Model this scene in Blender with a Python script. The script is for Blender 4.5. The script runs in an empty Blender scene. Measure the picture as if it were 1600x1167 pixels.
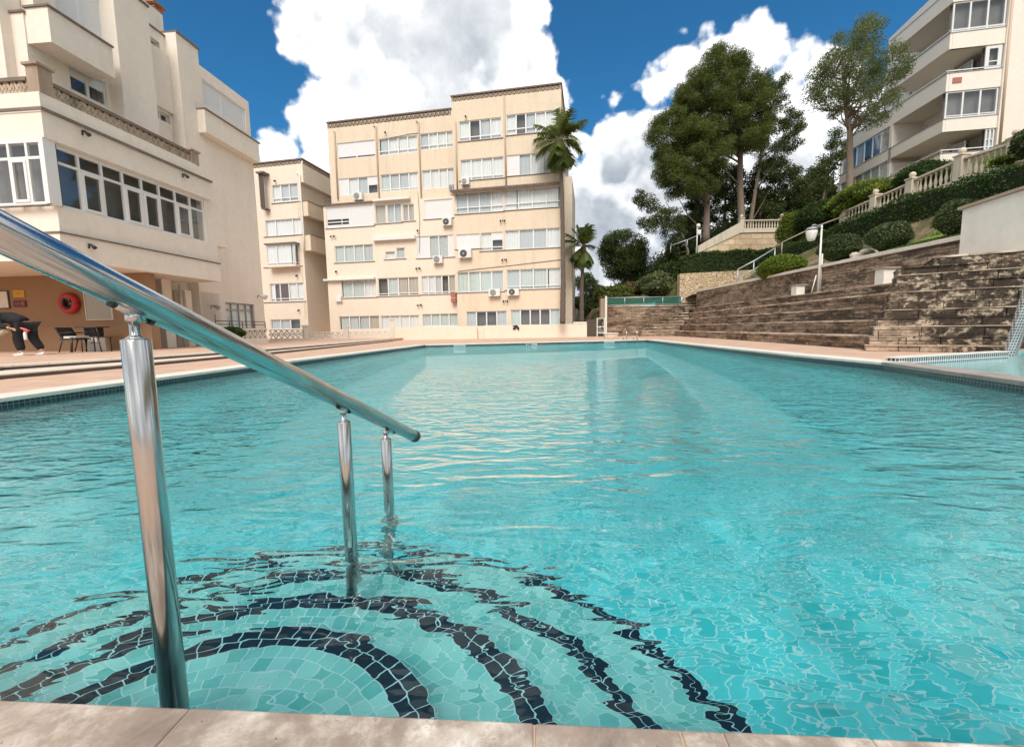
import bpy, bmesh, math, random
import numpy as np
from mathutils import Vector, Matrix
from mathutils.geometry import tessellate_polygon
random.seed(7); np.random.seed(7)
R = math.radians
scene = bpy.context.scene
COL = scene.collection

# ------------------------------------------------------------------ camera
CAMH = 0.65; FPX = 665.0; CX, CY = 800.0, 583.5; PITCH = math.atan(69.5 / 665); ROLL = 0.0165
F_ = Vector((0, math.cos(PITCH), -math.sin(PITCH)))
R0 = Vector((1, 0, 0)); U0 = Vector((0, math.sin(PITCH), math.cos(PITCH)))
RV = R0 * math.cos(ROLL) - U0 * math.sin(ROLL)
UV_ = U0 * math.cos(ROLL) + R0 * math.sin(ROLL)
CAM = Vector((0, 0, CAMH))
def ray(px, py): return RV * ((px - CX) / FPX) + UV_ * ((CY - py) / FPX) + F_
def hz(px, py, z=0.0):
    d = ray(px, py); t = (z - CAMH) / d.z; return CAM + d * t
def hy(px, py, y):
    d = ray(px, py); return CAM + d * (y / d.y)
def hx(px, py, x):
    d = ray(px, py); return CAM + d * (x / d.x)
cam = bpy.data.cameras.new("camera"); co = bpy.data.objects.new("camera", cam); COL.objects.link(co)
M = Matrix(((RV.x, UV_.x, -F_.x, 0), (RV.y, UV_.y, -F_.y, 0), (RV.z, UV_.z, -F_.z, CAMH), (0, 0, 0, 1)))
co.matrix_world = M
cam.sensor_width = 36; cam.lens = FPX / 1600 * 36; cam.clip_start = 0.02; cam.clip_end = 6000
scene.camera = co

# ------------------------------------------------------------------ tagging
def tag(o, label=None, cat=None, group=None, kind=None):
    if label: o["label"] = label
    if cat: o["category"] = cat
    if group: o["group"] = group
    if kind: o["kind"] = kind
    return o
def empty(name, loc, label, cat, group=None):
    o = bpy.data.objects.new(name, None); o.empty_display_size = 0.2; o.location = loc
    COL.objects.link(o); return tag(o, label, cat, group)

# ------------------------------------------------------------------ mesh builder
class MB:
    def __init__(self): self.v = []; self.f = []; self.m = []; self.sm = []
    def face(self, pts, m=0, sm=False):
        b = len(self.v); self.v += [tuple(p) for p in pts]
        self.f.append(tuple(range(b, b + len(pts)))); self.m.append(m); self.sm.append(sm)
    def hexa(self, p, m=0):      # p: 4 bottom (ccw), 4 top
        b = len(self.v); self.v += [tuple(q) for q in p]
        for q in ((3, 2, 1, 0), (4, 5, 6, 7), (0, 1, 5, 4), (1, 2, 6, 5), (2, 3, 7, 6), (3, 0, 4, 7)):
            self.f.append(tuple(b + i for i in q)); self.m.append(m); self.sm.append(False)
    def box(self, x0, x1, y0, y1, z0, z1, m=0):
        self.hexa([(x0, y0, z0), (x1, y0, z0), (x1, y1, z0), (x0, y1, z0), (x0, y0, z1), (x1, y0, z1), (x1, y1, z1), (x0, y1, z1)], m)
    def prism(self, poly, z0, z1, m=0):
        n = len(poly)
        z0s = z0 if isinstance(z0, (list, tuple)) else [z0] * n
        z1s = z1 if isinstance(z1, (list, tuple)) else [z1] * n
        b = len(self.v)
        self.v += [(p[0], p[1], z0s[i]) for i, p in enumerate(poly)] + [(p[0], p[1], z1s[i]) for i, p in enumerate(poly)]
        self.f.append(tuple(b + i for i in reversed(range(n)))); self.f.append(tuple(b + n + i for i in range(n)))
        self.m += [m, m]; self.sm += [False, False]
        for i in range(n):
            j = (i + 1) % n
            self.f.append((b + i, b + j, b + n + j, b + n + i)); self.m.append(m); self.sm.append(False)
    def tube(self, path, rad, n=10, m=0, caps=True, sm=True):
        path = [Vector(p) for p in path]; k = len(path)
        rads = rad if isinstance(rad, (list, tuple)) else [rad] * k
        rings = []; up = None
        for i, p in enumerate(path):
            t = (path[min(i + 1, k - 1)] - path[max(i - 1, 0)])
            if t.length < 1e-9: t = Vector((0, 0, 1))
            t.normalize()
            if up is None:
                up = Vector((0, 0, 1)) if abs(t.z) < 0.9 else Vector((1, 0, 0))
            a = t.cross(up).normalized(); b = a.cross(t).normalized(); up = b
            base = len(self.v)
            for q in range(n):
                an = 2 * math.pi * q / n
                self.v.append(tuple(p + (a * math.cos(an) + b * math.sin(an)) * rads[i]))
            rings.append(base)
        for i in range(k - 1):
            for q in range(n):
                r_ = (q + 1) % n
                self.f.append((rings[i] + q, rings[i] + r_, rings[i + 1] + r_, rings[i + 1] + q)); self.m.append(m); self.sm.append(sm)
        if caps:
            self.f.append(tuple(rings[0] + q for q in reversed(range(n)))); self.f.append(tuple(rings[-1] + q for q in range(n)))
            self.m += [m, m]; self.sm += [False, False]
    def cyl(self, x, y, z0, z1, r, n=12, m=0): self.tube([(x, y, z0), (x, y, z1)], r, n, m)
    def lathe(self, c, prof, n=12, m=0, sm=True):     # prof: (r, z) list
        c = Vector(c); rings = []
        for r_, z in prof:
            base = len(self.v); rings.append(base)
            for q in range(n):
                a = 2 * math.pi * q / n; self.v.append((c.x + r_ * math.cos(a), c.y + r_ * math.sin(a), c.z + z))
        for i in range(len(prof) - 1):
            for q in range(n):
                r2 = (q + 1) % n
                self.f.append((rings[i] + q, rings[i] + r2, rings[i + 1] + r2, rings[i + 1] + q)); self.m.append(m); self.sm.append(sm)
        self.f.append(tuple(rings[0] + q for q in reversed(range(n)))); self.f.append(tuple(rings[-1] + q for q in range(n)))
        self.m += [m, m]; self.sm += [False, False]
    def ellipsoid(self, c, rx, ry, rz, nu=12, nv=8, m=0, jit=0.0):
        c = Vector(c); base = len(self.v)
        for i in range(nv + 1):
            th = math.pi * i / nv
            for q in range(nu):
                a = 2 * math.pi * q / nu; j = 1 + random.uniform(-jit, jit)
                self.v.append((c.x + rx * math.sin(th) * math.cos(a) * j, c.y + ry * math.sin(th) * math.sin(a) * j, c.z + rz * math.cos(th) * j))
        for i in range(nv):
            for q in range(nu):
                r2 = (q + 1) % nu
                self.f.append((base + i * nu + q, base + (i + 1) * nu + q, base + (i + 1) * nu + r2, base + i * nu + r2)); self.m.append(m); self.sm.append(True)
    def build(self, name, mats, parent=None, uv=True, bevel=0, loc=None, fix=False):
        me = bpy.data.meshes.new(name)
        me.from_pydata(self.v, [], self.f)
        if not isinstance(mats, (list, tuple)): mats = [mats]
        for q in mats: me.materials.append(q)
        me.polygons.foreach_set("material_index", self.m); me.polygons.foreach_set("use_smooth", self.sm)
        me.update()
        if fix:
            bm = bmesh.new(); bm.from_mesh(me); bmesh.ops.remove_doubles(bm, verts=bm.verts, dist=0.0004)
            bmesh.ops.recalc_face_normals(bm, faces=bm.faces); bm.to_mesh(me); bm.free()
        if uv and len(me.polygons):
            ul = me.uv_layers.new(name="m"); co_ = [v.co for v in me.vertices]; data = [0.0] * (2 * len(me.loops))
            for p in me.polygons:
                nn = p.normal
                if abs(nn.z) > 0.7:
                    for li in p.loop_indices:
                        c_ = co_[me.loops[li].vertex_index]; data[2 * li] = c_.x; data[2 * li + 1] = c_.y
                else:
                    l_ = math.hypot(nn.x, nn.y) or 1; tx, ty = -nn.y / l_, nn.x / l_
                    for li in p.loop_indices:
                        c_ = co_[me.loops[li].vertex_index]; data[2 * li] = c_.x * tx + c_.y * ty; data[2 * li + 1] = c_.z
            ul.data.foreach_set("uv", data)
        o = bpy.data.objects.new(name, me); COL.objects.link(o)
        if parent is not None:
            o.parent = parent
            w = Vector(parent.location)
            g = parent.parent
            while g is not None: w += Vector(g.location); g = g.parent
            if w.length > 0: me.transform(Matrix.Translation(-w))
        if loc is not None:
            me.transform(Matrix.Translation(-Vector(loc))); o.location = loc
        if bevel:
            b = o.modifiers.new("bevel", "BEVEL"); b.width = bevel; b.segments = 2; b.limit_method = 'ANGLE'; b.angle_limit = R(40)
        return o

class Fr:      # a local frame: s along the wall, n outward, z up
    def __init__(self, o, s):
        self.o = Vector((o[0], o[1], 0)); s = Vector((s[0], s[1], 0)).normalized(); self.s = s; self.n = Vector((s.y, -s.x, 0))
    def w(self, s, n, z): p = self.o + self.s * s + self.n * n; return (p.x, p.y, z)
    def hit(self, px, py, n=0.0):
        d = ray(px, py); P = self.o + self.n * n
        t = (P - CAM).dot(self.n) / d.dot(self.n)
        q = CAM + d * t
        return (q - self.o).dot(self.s), q.z
    def hits(self, px, py, s):     # hit the plane of constant s -> (n, z)
        d = ray(px, py); P = self.o + self.s * s
        t = (P - CAM).dot(self.s) / d.dot(self.s); q = CAM + d * t
        return (q - self.o).dot(self.n), q.z
    def box(self, mb, s0, s1, n0, n1, z0, z1, m=0):
        if s1 < s0: s0, s1 = s1, s0
        if n1 < n0: n0, n1 = n1, n0
        mb.hexa([self.w(s0, n1, z0), self.w(s1, n1, z0), self.w(s1, n0, z0), self.w(s0, n0, z0),
                 self.w(s0, n1, z1), self.w(s1, n1, z1), self.w(s1, n0, z1), self.w(s0, n0, z1)], m)
    def wall(self, mb, s0, s1, z0, z1, n, holes, depth, m=0, m2=None, back=None):
        """front sheet with openings, their reveals and a closed outer rim"""
        m2 = m if m2 is None else m2
        S = sorted({round(a, 4) for h in holes for a in (h[0], h[1]) if s0 < a < s1} | {round(s0, 4), round(s1, 4)})
        Z = sorted({round(a, 4) for h in holes for a in (h[2], h[3]) if z0 < a < z1} | {round(z0, 4), round(z1, 4)})
        def solid(i, j):
            if i < 0 or j < 0 or i >= len(S) - 1 or j >= len(Z) - 1: return None
            a = (S[i] + S[i + 1]) / 2; b = (Z[j] + Z[j + 1]) / 2
            return not any(h[0] < a < h[1] and h[2] < b < h[3] for h in holes)
        D = n - depth; DB = n - (back or depth)
        for i in range(len(S) - 1):
            for j in range(len(Z) - 1):
                if not solid(i, j): continue
                a, b, c, d = S[i], S[i + 1], Z[j], Z[j + 1]
                mb.face([self.w(a, n, c), self.w(b, n, c), self.w(b, n, d), self.w(a, n, d)], m)
                for di, dj, p in ((-1, 0, (a, a, c, d)), (1, 0, (b, b, c, d)), (0, -1, (a, b, c, c)), (0, 1, (a, b, d, d))):
                    q = solid(i + di, j + dj)
                    if q is True: continue
                    dd = D if q is False else DB
                    if p[0] == p[1]:
                        mb.face([self.w(p[0], n, c), self.w(p[0], dd, c), self.w(p[0], dd, d), self.w(p[0], n, d)], m2)
                    else:
                        mb.face([self.w(a, n, p[2]), self.w(b, n, p[2]), self.w(b, dd, p[2]), self.w(a, dd, p[2])], m2)

# ------------------------------------------------------------------ materials
def mat(name):
    m = bpy.data.materials.new(name); m.use_nodes = True; nt = m.node_tree
    b = nt.nodes.get("Principled BSDF"); return m, nt, b
def N(nt, t, **kw):
    n = nt.nodes.new(t)
    for k, v in kw.items():
        if k.startswith("i_"): n.inputs[k[2:].replace("_", " ")].default_value = v
        else: setattr(n, k, v)
    return n
def L(nt, a, b): nt.links.new(a, b)
def ramp(nt, src, stops, interp='LINEAR'):
    r = nt.nodes.new("ShaderNodeValToRGB"); r.color_ramp.interpolation = interp
    e = r.color_ramp.elements
    while len(e) > 1: e.remove(e[-1])
    e[0].position = stops[0][0]; c = stops[0][1]; e[0].color = c if len(c) == 4 else (*c, 1)
    for p, c in stops[1:]:
        x = e.new(p); x.color = c if len(c) == 4 else (*c, 1)
    L(nt, src, r.inputs[0]); return r
def mixc(nt, fac, a, b, mode='MIX'):
    m = nt.nodes.new("ShaderNodeMix"); m.data_type = 'RGBA'; m.blend_type = mode
    if isinstance(fac, (int, float)): m.inputs[0].default_value = fac
    else: L(nt, fac, m.inputs[0])
    for i, x in ((6, a), (7, b)):
        if isinstance(x, tuple): m.inputs[i].default_value = (*x, 1) if len(x) == 3 else x
        else: L(nt, x, m.inputs[i])
    return m.outputs[2]
def coord(nt, kind="Object", scale=(1, 1, 1), rot=(0, 0, 0)):
    t = nt.nodes.new("ShaderNodeTexCoord"); mp = nt.nodes.new("ShaderNodeMapping")
    mp.inputs["Scale"].default_value = scale; mp.inputs["Rotation"].default_value = rot
    L(nt, t.outputs[kind], mp.inputs[0]); return mp.outputs[0]
def wpos(nt, scale=(1, 1, 1)):
    t = nt.nodes.new("ShaderNodeNewGeometry"); mp = nt.nodes.new("ShaderNodeMapping")
    mp.inputs["Scale"].default_value = scale; L(nt, t.outputs["Position"], mp.inputs[0]); return mp.outputs[0]
def noise(nt, vec, scale, detail=4, rough=0.55, dist=0):
    n = nt.nodes.new("ShaderNodeTexNoise"); n.inputs["Scale"].default_value = scale
    n.inputs["Detail"].default_value = detail; n.inputs["Roughness"].default_value = rough; n.inputs["Distortion"].default_value = dist
    L(nt, vec, n.inputs["Vector"]); return n.outputs["Fac"]
def bump(nt, b, h, strength=0.3, dist=0.01, prev=None):
    n = nt.nodes.new("ShaderNodeBump"); n.inputs["Strength"].default_value = strength; n.inputs["Distance"].default_value = dist
    L(nt, h, n.inputs["Height"])
    if prev is not None: L(nt, prev, n.inputs["Normal"])
    if b is not None: L(nt, n.outputs[0], b.inputs["Normal"])
    return n.outputs[0]
def plaster(name, col, var=0.10, stain=(0.5, 0.4, 0.3), samt=0.35, rough=0.9):
    m, nt, b = mat(name); p = wpos(nt)
    n1 = noise(nt, p, 0.6, 5, 0.6); n2 = noise(nt, wpos(nt, (1.6, 1.6, 0.22)), 1.3, 5, 0.65); n3 = noise(nt, p, 5.0, 6, 0.7)
    c1 = mixc(nt, n1, tuple(x * (1 - var) for x in col), tuple(min(1, x * (1 + var)) for x in col)); c1 = mixc(nt, 1.0, c1, ramp(nt, n3, [(0.3, (0.93, 0.925, 0.92)), (0.6, (1, 1, 1))]).outputs[0], 'MULTIPLY')
    f = ramp(nt, n2, [(0.5, (0, 0, 0)), (0.8, (samt,) * 3)])
    c2 = mixc(nt, f.outputs[0], c1, stain)
    L(nt, c2, b.inputs["Base Color"]); b.inputs["Roughness"].default_value = rough
    bump(nt, b, noise(nt, p, 40, 3), 0.25, 0.01); return m
def plain(name, col, rough=0.6, metal=0.0, var=0.0, sc=8):
    m, nt, b = mat(name)
    b.inputs["Base Color"].default_value = (*col, 1); b.inputs["Roughness"].default_value = rough; b.inputs["Metallic"].default_value = metal
    if var:
        n1 = noise(nt, wpos(nt), sc, 4)
        L(nt, mixc(nt, n1, tuple(x * (1 - var) for x in col), tuple(min(1, x * (1 + var)) for x in col)), b.inputs["Base Color"])
    return m
def brickmat(name, c1, c2, mortar, w, h, ms, rough=0.8, stain=None, kind="UV", off=0.5, bumpd=0.004, squash=1.0, extra=None, rot=(0, 0, 0), spec=None, var=0.25):
    m, nt, b = mat(name); v = coord(nt, kind, (1, 1, 1), rot)
    t = N(nt, "ShaderNodeTexBrick"); t.offset = off; t.squash = squash
    t.inputs["Scale"].default_value = 1; t.inputs["Brick Width"].default_value = w; t.inputs["Row Height"].default_value = h
    t.inputs["Mortar Size"].default_value = ms; t.inputs["Mortar Smooth"].default_value = 0.1; t.inputs["Bias"].default_value = 0
    t.inputs["Color1"].default_value = (*c1, 1); t.inputs["Color2"].default_value = (*c2, 1); t.inputs["Mortar"].default_value = (*mortar, 1)
    L(nt, v, t.inputs["Vector"]); c = t.outputs["Color"]
    n1 = noise(nt, wpos(nt), 2.2, 6, 0.65)
    c = mixc(nt, 1.0, c, ramp(nt, n1, [(0.3, (1 - var,) * 3), (0.7, (1 + var * 0.4,) * 3)]).outputs[0], 'MULTIPLY')
    if stain:
        for (sc, lo, hi, colr, amt, zs) in stain:
            nf = noise(nt, wpos(nt, (1, 1, zs)), sc, 8, 0.68)
            if extra:
                sp = N(nt, "ShaderNodeSeparateXYZ"); L(nt, wpos(nt), sp.inputs[0]); mrx = N(nt, "ShaderNodeMapRange"); L(nt, sp.outputs["X"], mrx.inputs[0])
                mrx.inputs[1].default_value, mrx.inputs[2].default_value, mrx.inputs[3].default_value, mrx.inputs[4].default_value = extra
                ad = N(nt, "ShaderNodeMath", operation='ADD'); L(nt, nf, ad.inputs[0]); L(nt, mrx.outputs[0], ad.inputs[1]); nf = ad.outputs[0]
            f = ramp(nt, nf, [(lo, (0, 0, 0)), (hi, (amt,) * 3)])
            c = mixc(nt, f.outputs[0], c, colr)
    L(nt, c, b.inputs["Base Color"]); b.inputs["Roughness"].default_value = rough
    if spec is not None: b.inputs["Specular IOR Level"].default_value = spec
    inv = N(nt, "ShaderNodeMath", operation='SUBTRACT'); inv.inputs[0].default_value = 1; L(nt, t.outputs["Fac"], inv.inputs[1])
    pr = bump(nt, None, inv.outputs[0], 1.0, bumpd)
    bump(nt, b, noise(nt, wpos(nt), 30, 5, 0.7), 0.5, 0.012 if stain else 0.003, pr); return m

MT = {}
MT['cream'] = plaster("cream_plaster", (0.76, 0.635, 0.49), 0.05, (0.42, 0.33, 0.25), 0.34)
MT['cream_light'] = plaster("pale_cream_plaster", (0.82, 0.715, 0.59), 0.05, (0.55, 0.46, 0.37), 0.2)
MT['left_wall'] = plaster("warm_plaster", (0.87, 0.785, 0.685), 0.05, (0.60, 0.47, 0.36), 0.25)
MT['warm_in'] = plaster('canopy_shaded_plaster', (0.34, 0.21, 0.12), 0.05, (0.28, 0.18, 0.11), 0.25)  # wall colour darkened to carry the shade under the canopy
MT['white_wall'] = plaster("off_white_plaster", (0.80, 0.77, 0.69), 0.05, (0.50, 0.45, 0.38), 0.3)
MT['right_wall'] = plaster("pale_plaster", (0.86, 0.79, 0.70), 0.04, (0.6, 0.5, 0.4), 0.15)
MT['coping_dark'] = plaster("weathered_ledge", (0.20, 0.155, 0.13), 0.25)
MT['stone_rail'] = plaster("weathered_cast_stone", (0.40, 0.31, 0.235), 0.2, (0.14, 0.10, 0.08), 0.7)
MT['stone_rail2'] = plaster('stained_cast_stone', (0.50, 0.40, 0.30), 0.25, (0.10, 0.07, 0.05), 0.9)
MT['baluster'] = plaster("cream_cast_stone", (0.66, 0.58, 0.46), 0.12, (0.26, 0.2, 0.15), 0.6)
MT['white'] = plain("white_painted_aluminium", (0.78, 0.78, 0.77), 0.35)
MT['shutter'] = plain("white_shutter", (0.76, 0.77, 0.78), 0.5, 0, 0.04, 3)
MT['white_plastic'] = plain("white_plastic", (0.75, 0.74, 0.7), 0.4, 0, 0.08)
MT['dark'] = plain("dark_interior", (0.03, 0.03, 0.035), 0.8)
MT['black'] = plain("black_metal", (0.02, 0.02, 0.022), 0.4)
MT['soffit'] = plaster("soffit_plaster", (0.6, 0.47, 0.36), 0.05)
MT['pipe'] = plain("drain_pipe_paint", (0.55, 0.42, 0.31), 0.6, 0, 0.1)
MT['brownpipe'] = plain("dark_pipe", (0.10, 0.075, 0.06), 0.5)
MT['grey'] = plain("grey_metal", (0.35, 0.36, 0.37), 0.45, 0.4)
MT['galv'] = plain("galvanised_tube", (0.45, 0.48, 0.5), 0.4, 0.5)
MT['red'] = plain("red_paint", (0.45, 0.02, 0.02), 0.45, 0, 0.15)
MT['redbox'] = plain("faded_red_box", (0.42, 0.14, 0.10), 0.6)
MT['tile_red'] = plain("terracotta_tile", (0.32, 0.14, 0.08), 0.8, 0, 0.25, 6)
def fabric(name, col):
    m, nt, b = mat(name); v = coord(nt, "UV", (1, 1, 1))
    w = N(nt, "ShaderNodeTexWave"); w.inputs["Scale"].default_value = 2.6; w.inputs["Distortion"].default_value = 2.5; w.inputs["Detail"].default_value = 2
    mp = N(nt, "ShaderNodeMapping"); mp.inputs["Scale"].default_value = (1, 0.12, 1); L(nt, v, mp.inputs[0]); L(nt, mp.outputs[0], w.inputs["Vector"])
    L(nt, mixc(nt, w.outputs["Fac"], tuple(x * 0.86 for x in col), col), b.inputs["Base Color"]); b.inputs["Roughness"].default_value = 0.9
    return m
MT['cur_w'] = fabric("white_curtain", (0.92, 0.92, 0.91)); MT['cur_g'] = fabric("grey_curtain", (0.62, 0.66, 0.68))
MT['cur_b'] = fabric("beige_curtain", (0.60, 0.54, 0.46)); MT['cur_r'] = fabric("dark_red_curtain", (0.09, 0.03, 0.03))
MT['cur_t'] = fabric("green_grey_blind", (0.66, 0.74, 0.71))
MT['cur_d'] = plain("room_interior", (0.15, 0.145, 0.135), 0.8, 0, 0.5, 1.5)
def glassmat(name, base=0.06):
    m, nt, b = mat(name); nt.nodes.remove(b); out = nt.nodes["Material Output"]
    tr = N(nt, "ShaderNodeBsdfTransparent"); tr.inputs[0].default_value = (0.96, 0.98, 0.98, 1)
    gl = N(nt, "ShaderNodeBsdfGlossy"); gl.inputs["Roughness"].default_value = 0.02; gl.inputs["Color"].default_value = (0.95, 0.97, 1, 1)
    fr = N(nt, "ShaderNodeFresnel"); ge = N(nt, "ShaderNodeNewGeometry")
    io = N(nt, "ShaderNodeMath", operation='MULTIPLY_ADD'); L(nt, ge.outputs["Backfacing"], io.inputs[0]); io.inputs[1].default_value = -0.8333; io.inputs[2].default_value = 1.5; L(nt, io.outputs[0], fr.inputs[0])
    ad = N(nt, "ShaderNodeMath", operation='ADD', use_clamp=True); L(nt, fr.outputs[0], ad.inputs[0]); ad.inputs[1].default_value = base
    bp = N(nt, "ShaderNodeBump"); bp.inputs["Strength"].default_value = 0.15; bp.inputs["Distance"].default_value = 0.02
    L(nt, noise(nt, wpos(nt), 1.2, 2), bp.inputs["Height"]); L(nt, bp.outputs[0], gl.inputs["Normal"])
    mx = N(nt, "ShaderNodeMixShader"); L(nt, ad.outputs[0], mx.inputs[0]); L(nt, tr.outputs[0], mx.inputs[1]); L(nt, gl.outputs[0], mx.inputs[2])
    L(nt, mx.outputs[0], out.inputs[0]); return m
MT['glass'] = glassmat("window_glass")
def steelmat():
    m, nt, b = mat("stainless_steel"); b.inputs["Metallic"].default_value = 1
    n1 = noise(nt, wpos(nt, (1, 1, 1)), 30, 6, 0.7)
    L(nt, mixc(nt, n1, (0.52, 0.51, 0.49), (0.62, 0.62, 0.61)), b.inputs["Base Color"])
    r = ramp(nt, noise(nt, wpos(nt, (1, 1, 0.3)), 14, 6, 0.7), [(0.3, (0.09,) * 3), (0.7, (0.26,) * 3)]); L(nt, r.outputs[0], b.inputs["Roughness"])
    bump(nt, b, noise(nt, wpos(nt, (1, 1, 0.15)), 220, 2), 0.04, 0.001); return m
MT['steel'] = steelmat()
def leafmat(name, c1, c2, trans=0.3, dry=None):
    m, nt, b = mat(name); nt.nodes.remove(b); out = nt.nodes["Material Output"]
    g = N(nt, "ShaderNodeNewGeometry")
    f1 = noise(nt, wpos(nt), 0.9, 3)
    mm = N(nt, "ShaderNodeMath", operation='MULTIPLY_ADD', use_clamp=True); L(nt, g.outputs["Random Per Island"], mm.inputs[0]); mm.inputs[1].default_value = 0.55
    sb = N(nt, "ShaderNodeMath", operation='MULTIPLY_ADD'); L(nt, f1, sb.inputs[0]); sb.inputs[1].default_value = 1.7; sb.inputs[2].default_value = -0.62
    L(nt, sb.outputs[0], mm.inputs[2])
    c = mixc(nt, mm.outputs[0], c1, c2)
    if dry:
        gt = N(nt, "ShaderNodeMath", operation='GREATER_THAN'); L(nt, g.outputs["Random Per Island"], gt.inputs[0]); gt.inputs[1].default_value = 0.95
        c = mixc(nt, gt.outputs[0], c, dry)
    d = N(nt, "ShaderNodeBsdfDiffuse"); t = N(nt, "ShaderNodeBsdfTranslucent"); L(nt, c, d.inputs[0]); L(nt, c, t.inputs[0])
    gl = N(nt, "ShaderNodeBsdfGlossy"); gl.inputs["Roughness"].default_value = 0.45; gl.inputs["Color"].default_value = (0.9, 0.95, 0.9, 1)
    mx = N(nt, "ShaderNodeMixShader"); mx.inputs[0].default_value = trans; L(nt, d.outputs[0], mx.inputs[1]); L(nt, t.outputs[0], mx.inputs[2])
    m2 = N(nt, "ShaderNodeMixShader"); m2.inputs[0].default_value = 0.015; L(nt, mx.outputs[0], m2.inputs[1]); L(nt, gl.outputs[0], m2.inputs[2])
    L(nt, m2.outputs[0], out.inputs[0]); return m
MT['pine'] = leafmat("pine_needles", (0.055, 0.085, 0.02), (0.165, 0.19, 0.045), 0.3)
MT['pine_dark'] = leafmat("dark_pine_needles", (0.04, 0.065, 0.02), (0.12, 0.15, 0.045), 0.3)
MT['pine_grey'] = leafmat("grey_green_needles", (0.085, 0.12, 0.045), (0.21, 0.245, 0.10), 0.35)
MT['hedge'] = leafmat("hedge_leaves", (0.028, 0.06, 0.012), (0.075, 0.125, 0.028), 0.3)
MT['hedge2'] = leafmat("clipped_bush_leaves", (0.05, 0.08, 0.035), (0.12, 0.155, 0.06), 0.3)
MT['bright'] = leafmat("light_green_leaves", (0.10, 0.16, 0.02), (0.26, 0.32, 0.05), 0.35)
MT['palm'] = leafmat("palm_leaves", (0.07, 0.12, 0.03), (0.19, 0.23, 0.06), 0.35, (0.26, 0.19, 0.09))
MT['grassm'] = leafmat("grass_blades", (0.08, 0.13, 0.025), (0.16, 0.2, 0.05), 0.3)
MT['dry'] = leafmat("dry_leaves", (0.14, 0.09, 0.05), (0.25, 0.17, 0.09), 0.3)
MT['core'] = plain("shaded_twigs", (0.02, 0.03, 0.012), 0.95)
def barkmat(name, a, b_):
    m, nt, b = mat(name); n1 = noise(nt, wpos(nt, (1, 1, 0.25)), 9, 6, 0.7)
    L(nt, mixc(nt, n1, a, b_), b.inputs["Base Color"]); b.inputs["Roughness"].default_value = 0.95
    bump(nt, b, n1, 0.9, 0.05); return m
MT['bark'] = barkmat("pine_bark", (0.12, 0.085, 0.06), (0.36, 0.28, 0.22))
MT['palm_bark'] = barkmat("palm_bark", (0.07, 0.055, 0.045), (0.2, 0.16, 0.13))

# ------------------------------------------------------------------ foliage
def leaves(name, pts, size, m, parent=None, aspect=2.2, up=0.0, bend=None):
    pts = np.asarray(pts, dtype=np.float64); n = len(pts)
    a = np.random.normal(size=(n, 3)); a[:, 2] += up; a /= np.linalg.norm(a, axis=1)[:, None]
    b = np.random.normal(size=(n, 3)); b -= (b * a).sum(1)[:, None] * a; b /= np.linalg.norm(b, axis=1)[:, None]
    s = size * np.random.uniform(0.6, 1.4, (n, 1))
    p0 = pts - a * s * 0.5; p1 = pts + b * s * 0.5 / aspect; p2 = pts + a * s * 0.5; p3 = pts - b * s * 0.5 / aspect
    V = np.stack([p0, p1, p2, p3], 1).reshape(-1, 3)
    w = Vector((0, 0, 0))
    if parent is not None: w = Vector(parent.location)
    V = V - np.array(w)
    me = bpy.data.meshes.new(name); me.vertices.add(4 * n); me.vertices.foreach_set("co", V.ravel())
    me.loops.add(4 * n); me.loops.foreach_set("vertex_index", np.arange(4 * n, dtype=np.int32))
    me.polygons.add(n); me.polygons.foreach_set("loop_start", np.arange(0, 4 * n, 4, dtype=np.int32)); me.polygons.foreach_set("loop_total", np.full(n, 4, dtype=np.int32))
    me.materials.append(m); me.update(calc_edges=True); me.validate()
    o = bpy.data.objects.new(name, me); COL.objects.link(o)
    if parent is not None: o.parent = parent
    return o
def ball(c, r, n, shell=0.5, flat=1.0):
    d = np.random.normal(size=(n, 3)); d /= np.linalg.norm(d, axis=1)[:, None]
    q = np.random.uniform(0, 1, (n, 1)) ** shell; d = d * q * np.asarray(r); d[:, 2] *= flat
    return np.asarray(c) + d
def inpoly(x, y, P):
    c = False; j = len(P) - 1
    for i in range(len(P)):
        if ((P[i][1] > y) != (P[j][1] > y)) and (x < (P[j][0] - P[i][0]) * (y - P[i][1]) / (P[j][1] - P[i][1]) + P[i][0]): c = not c
        j = i
    return c
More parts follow.
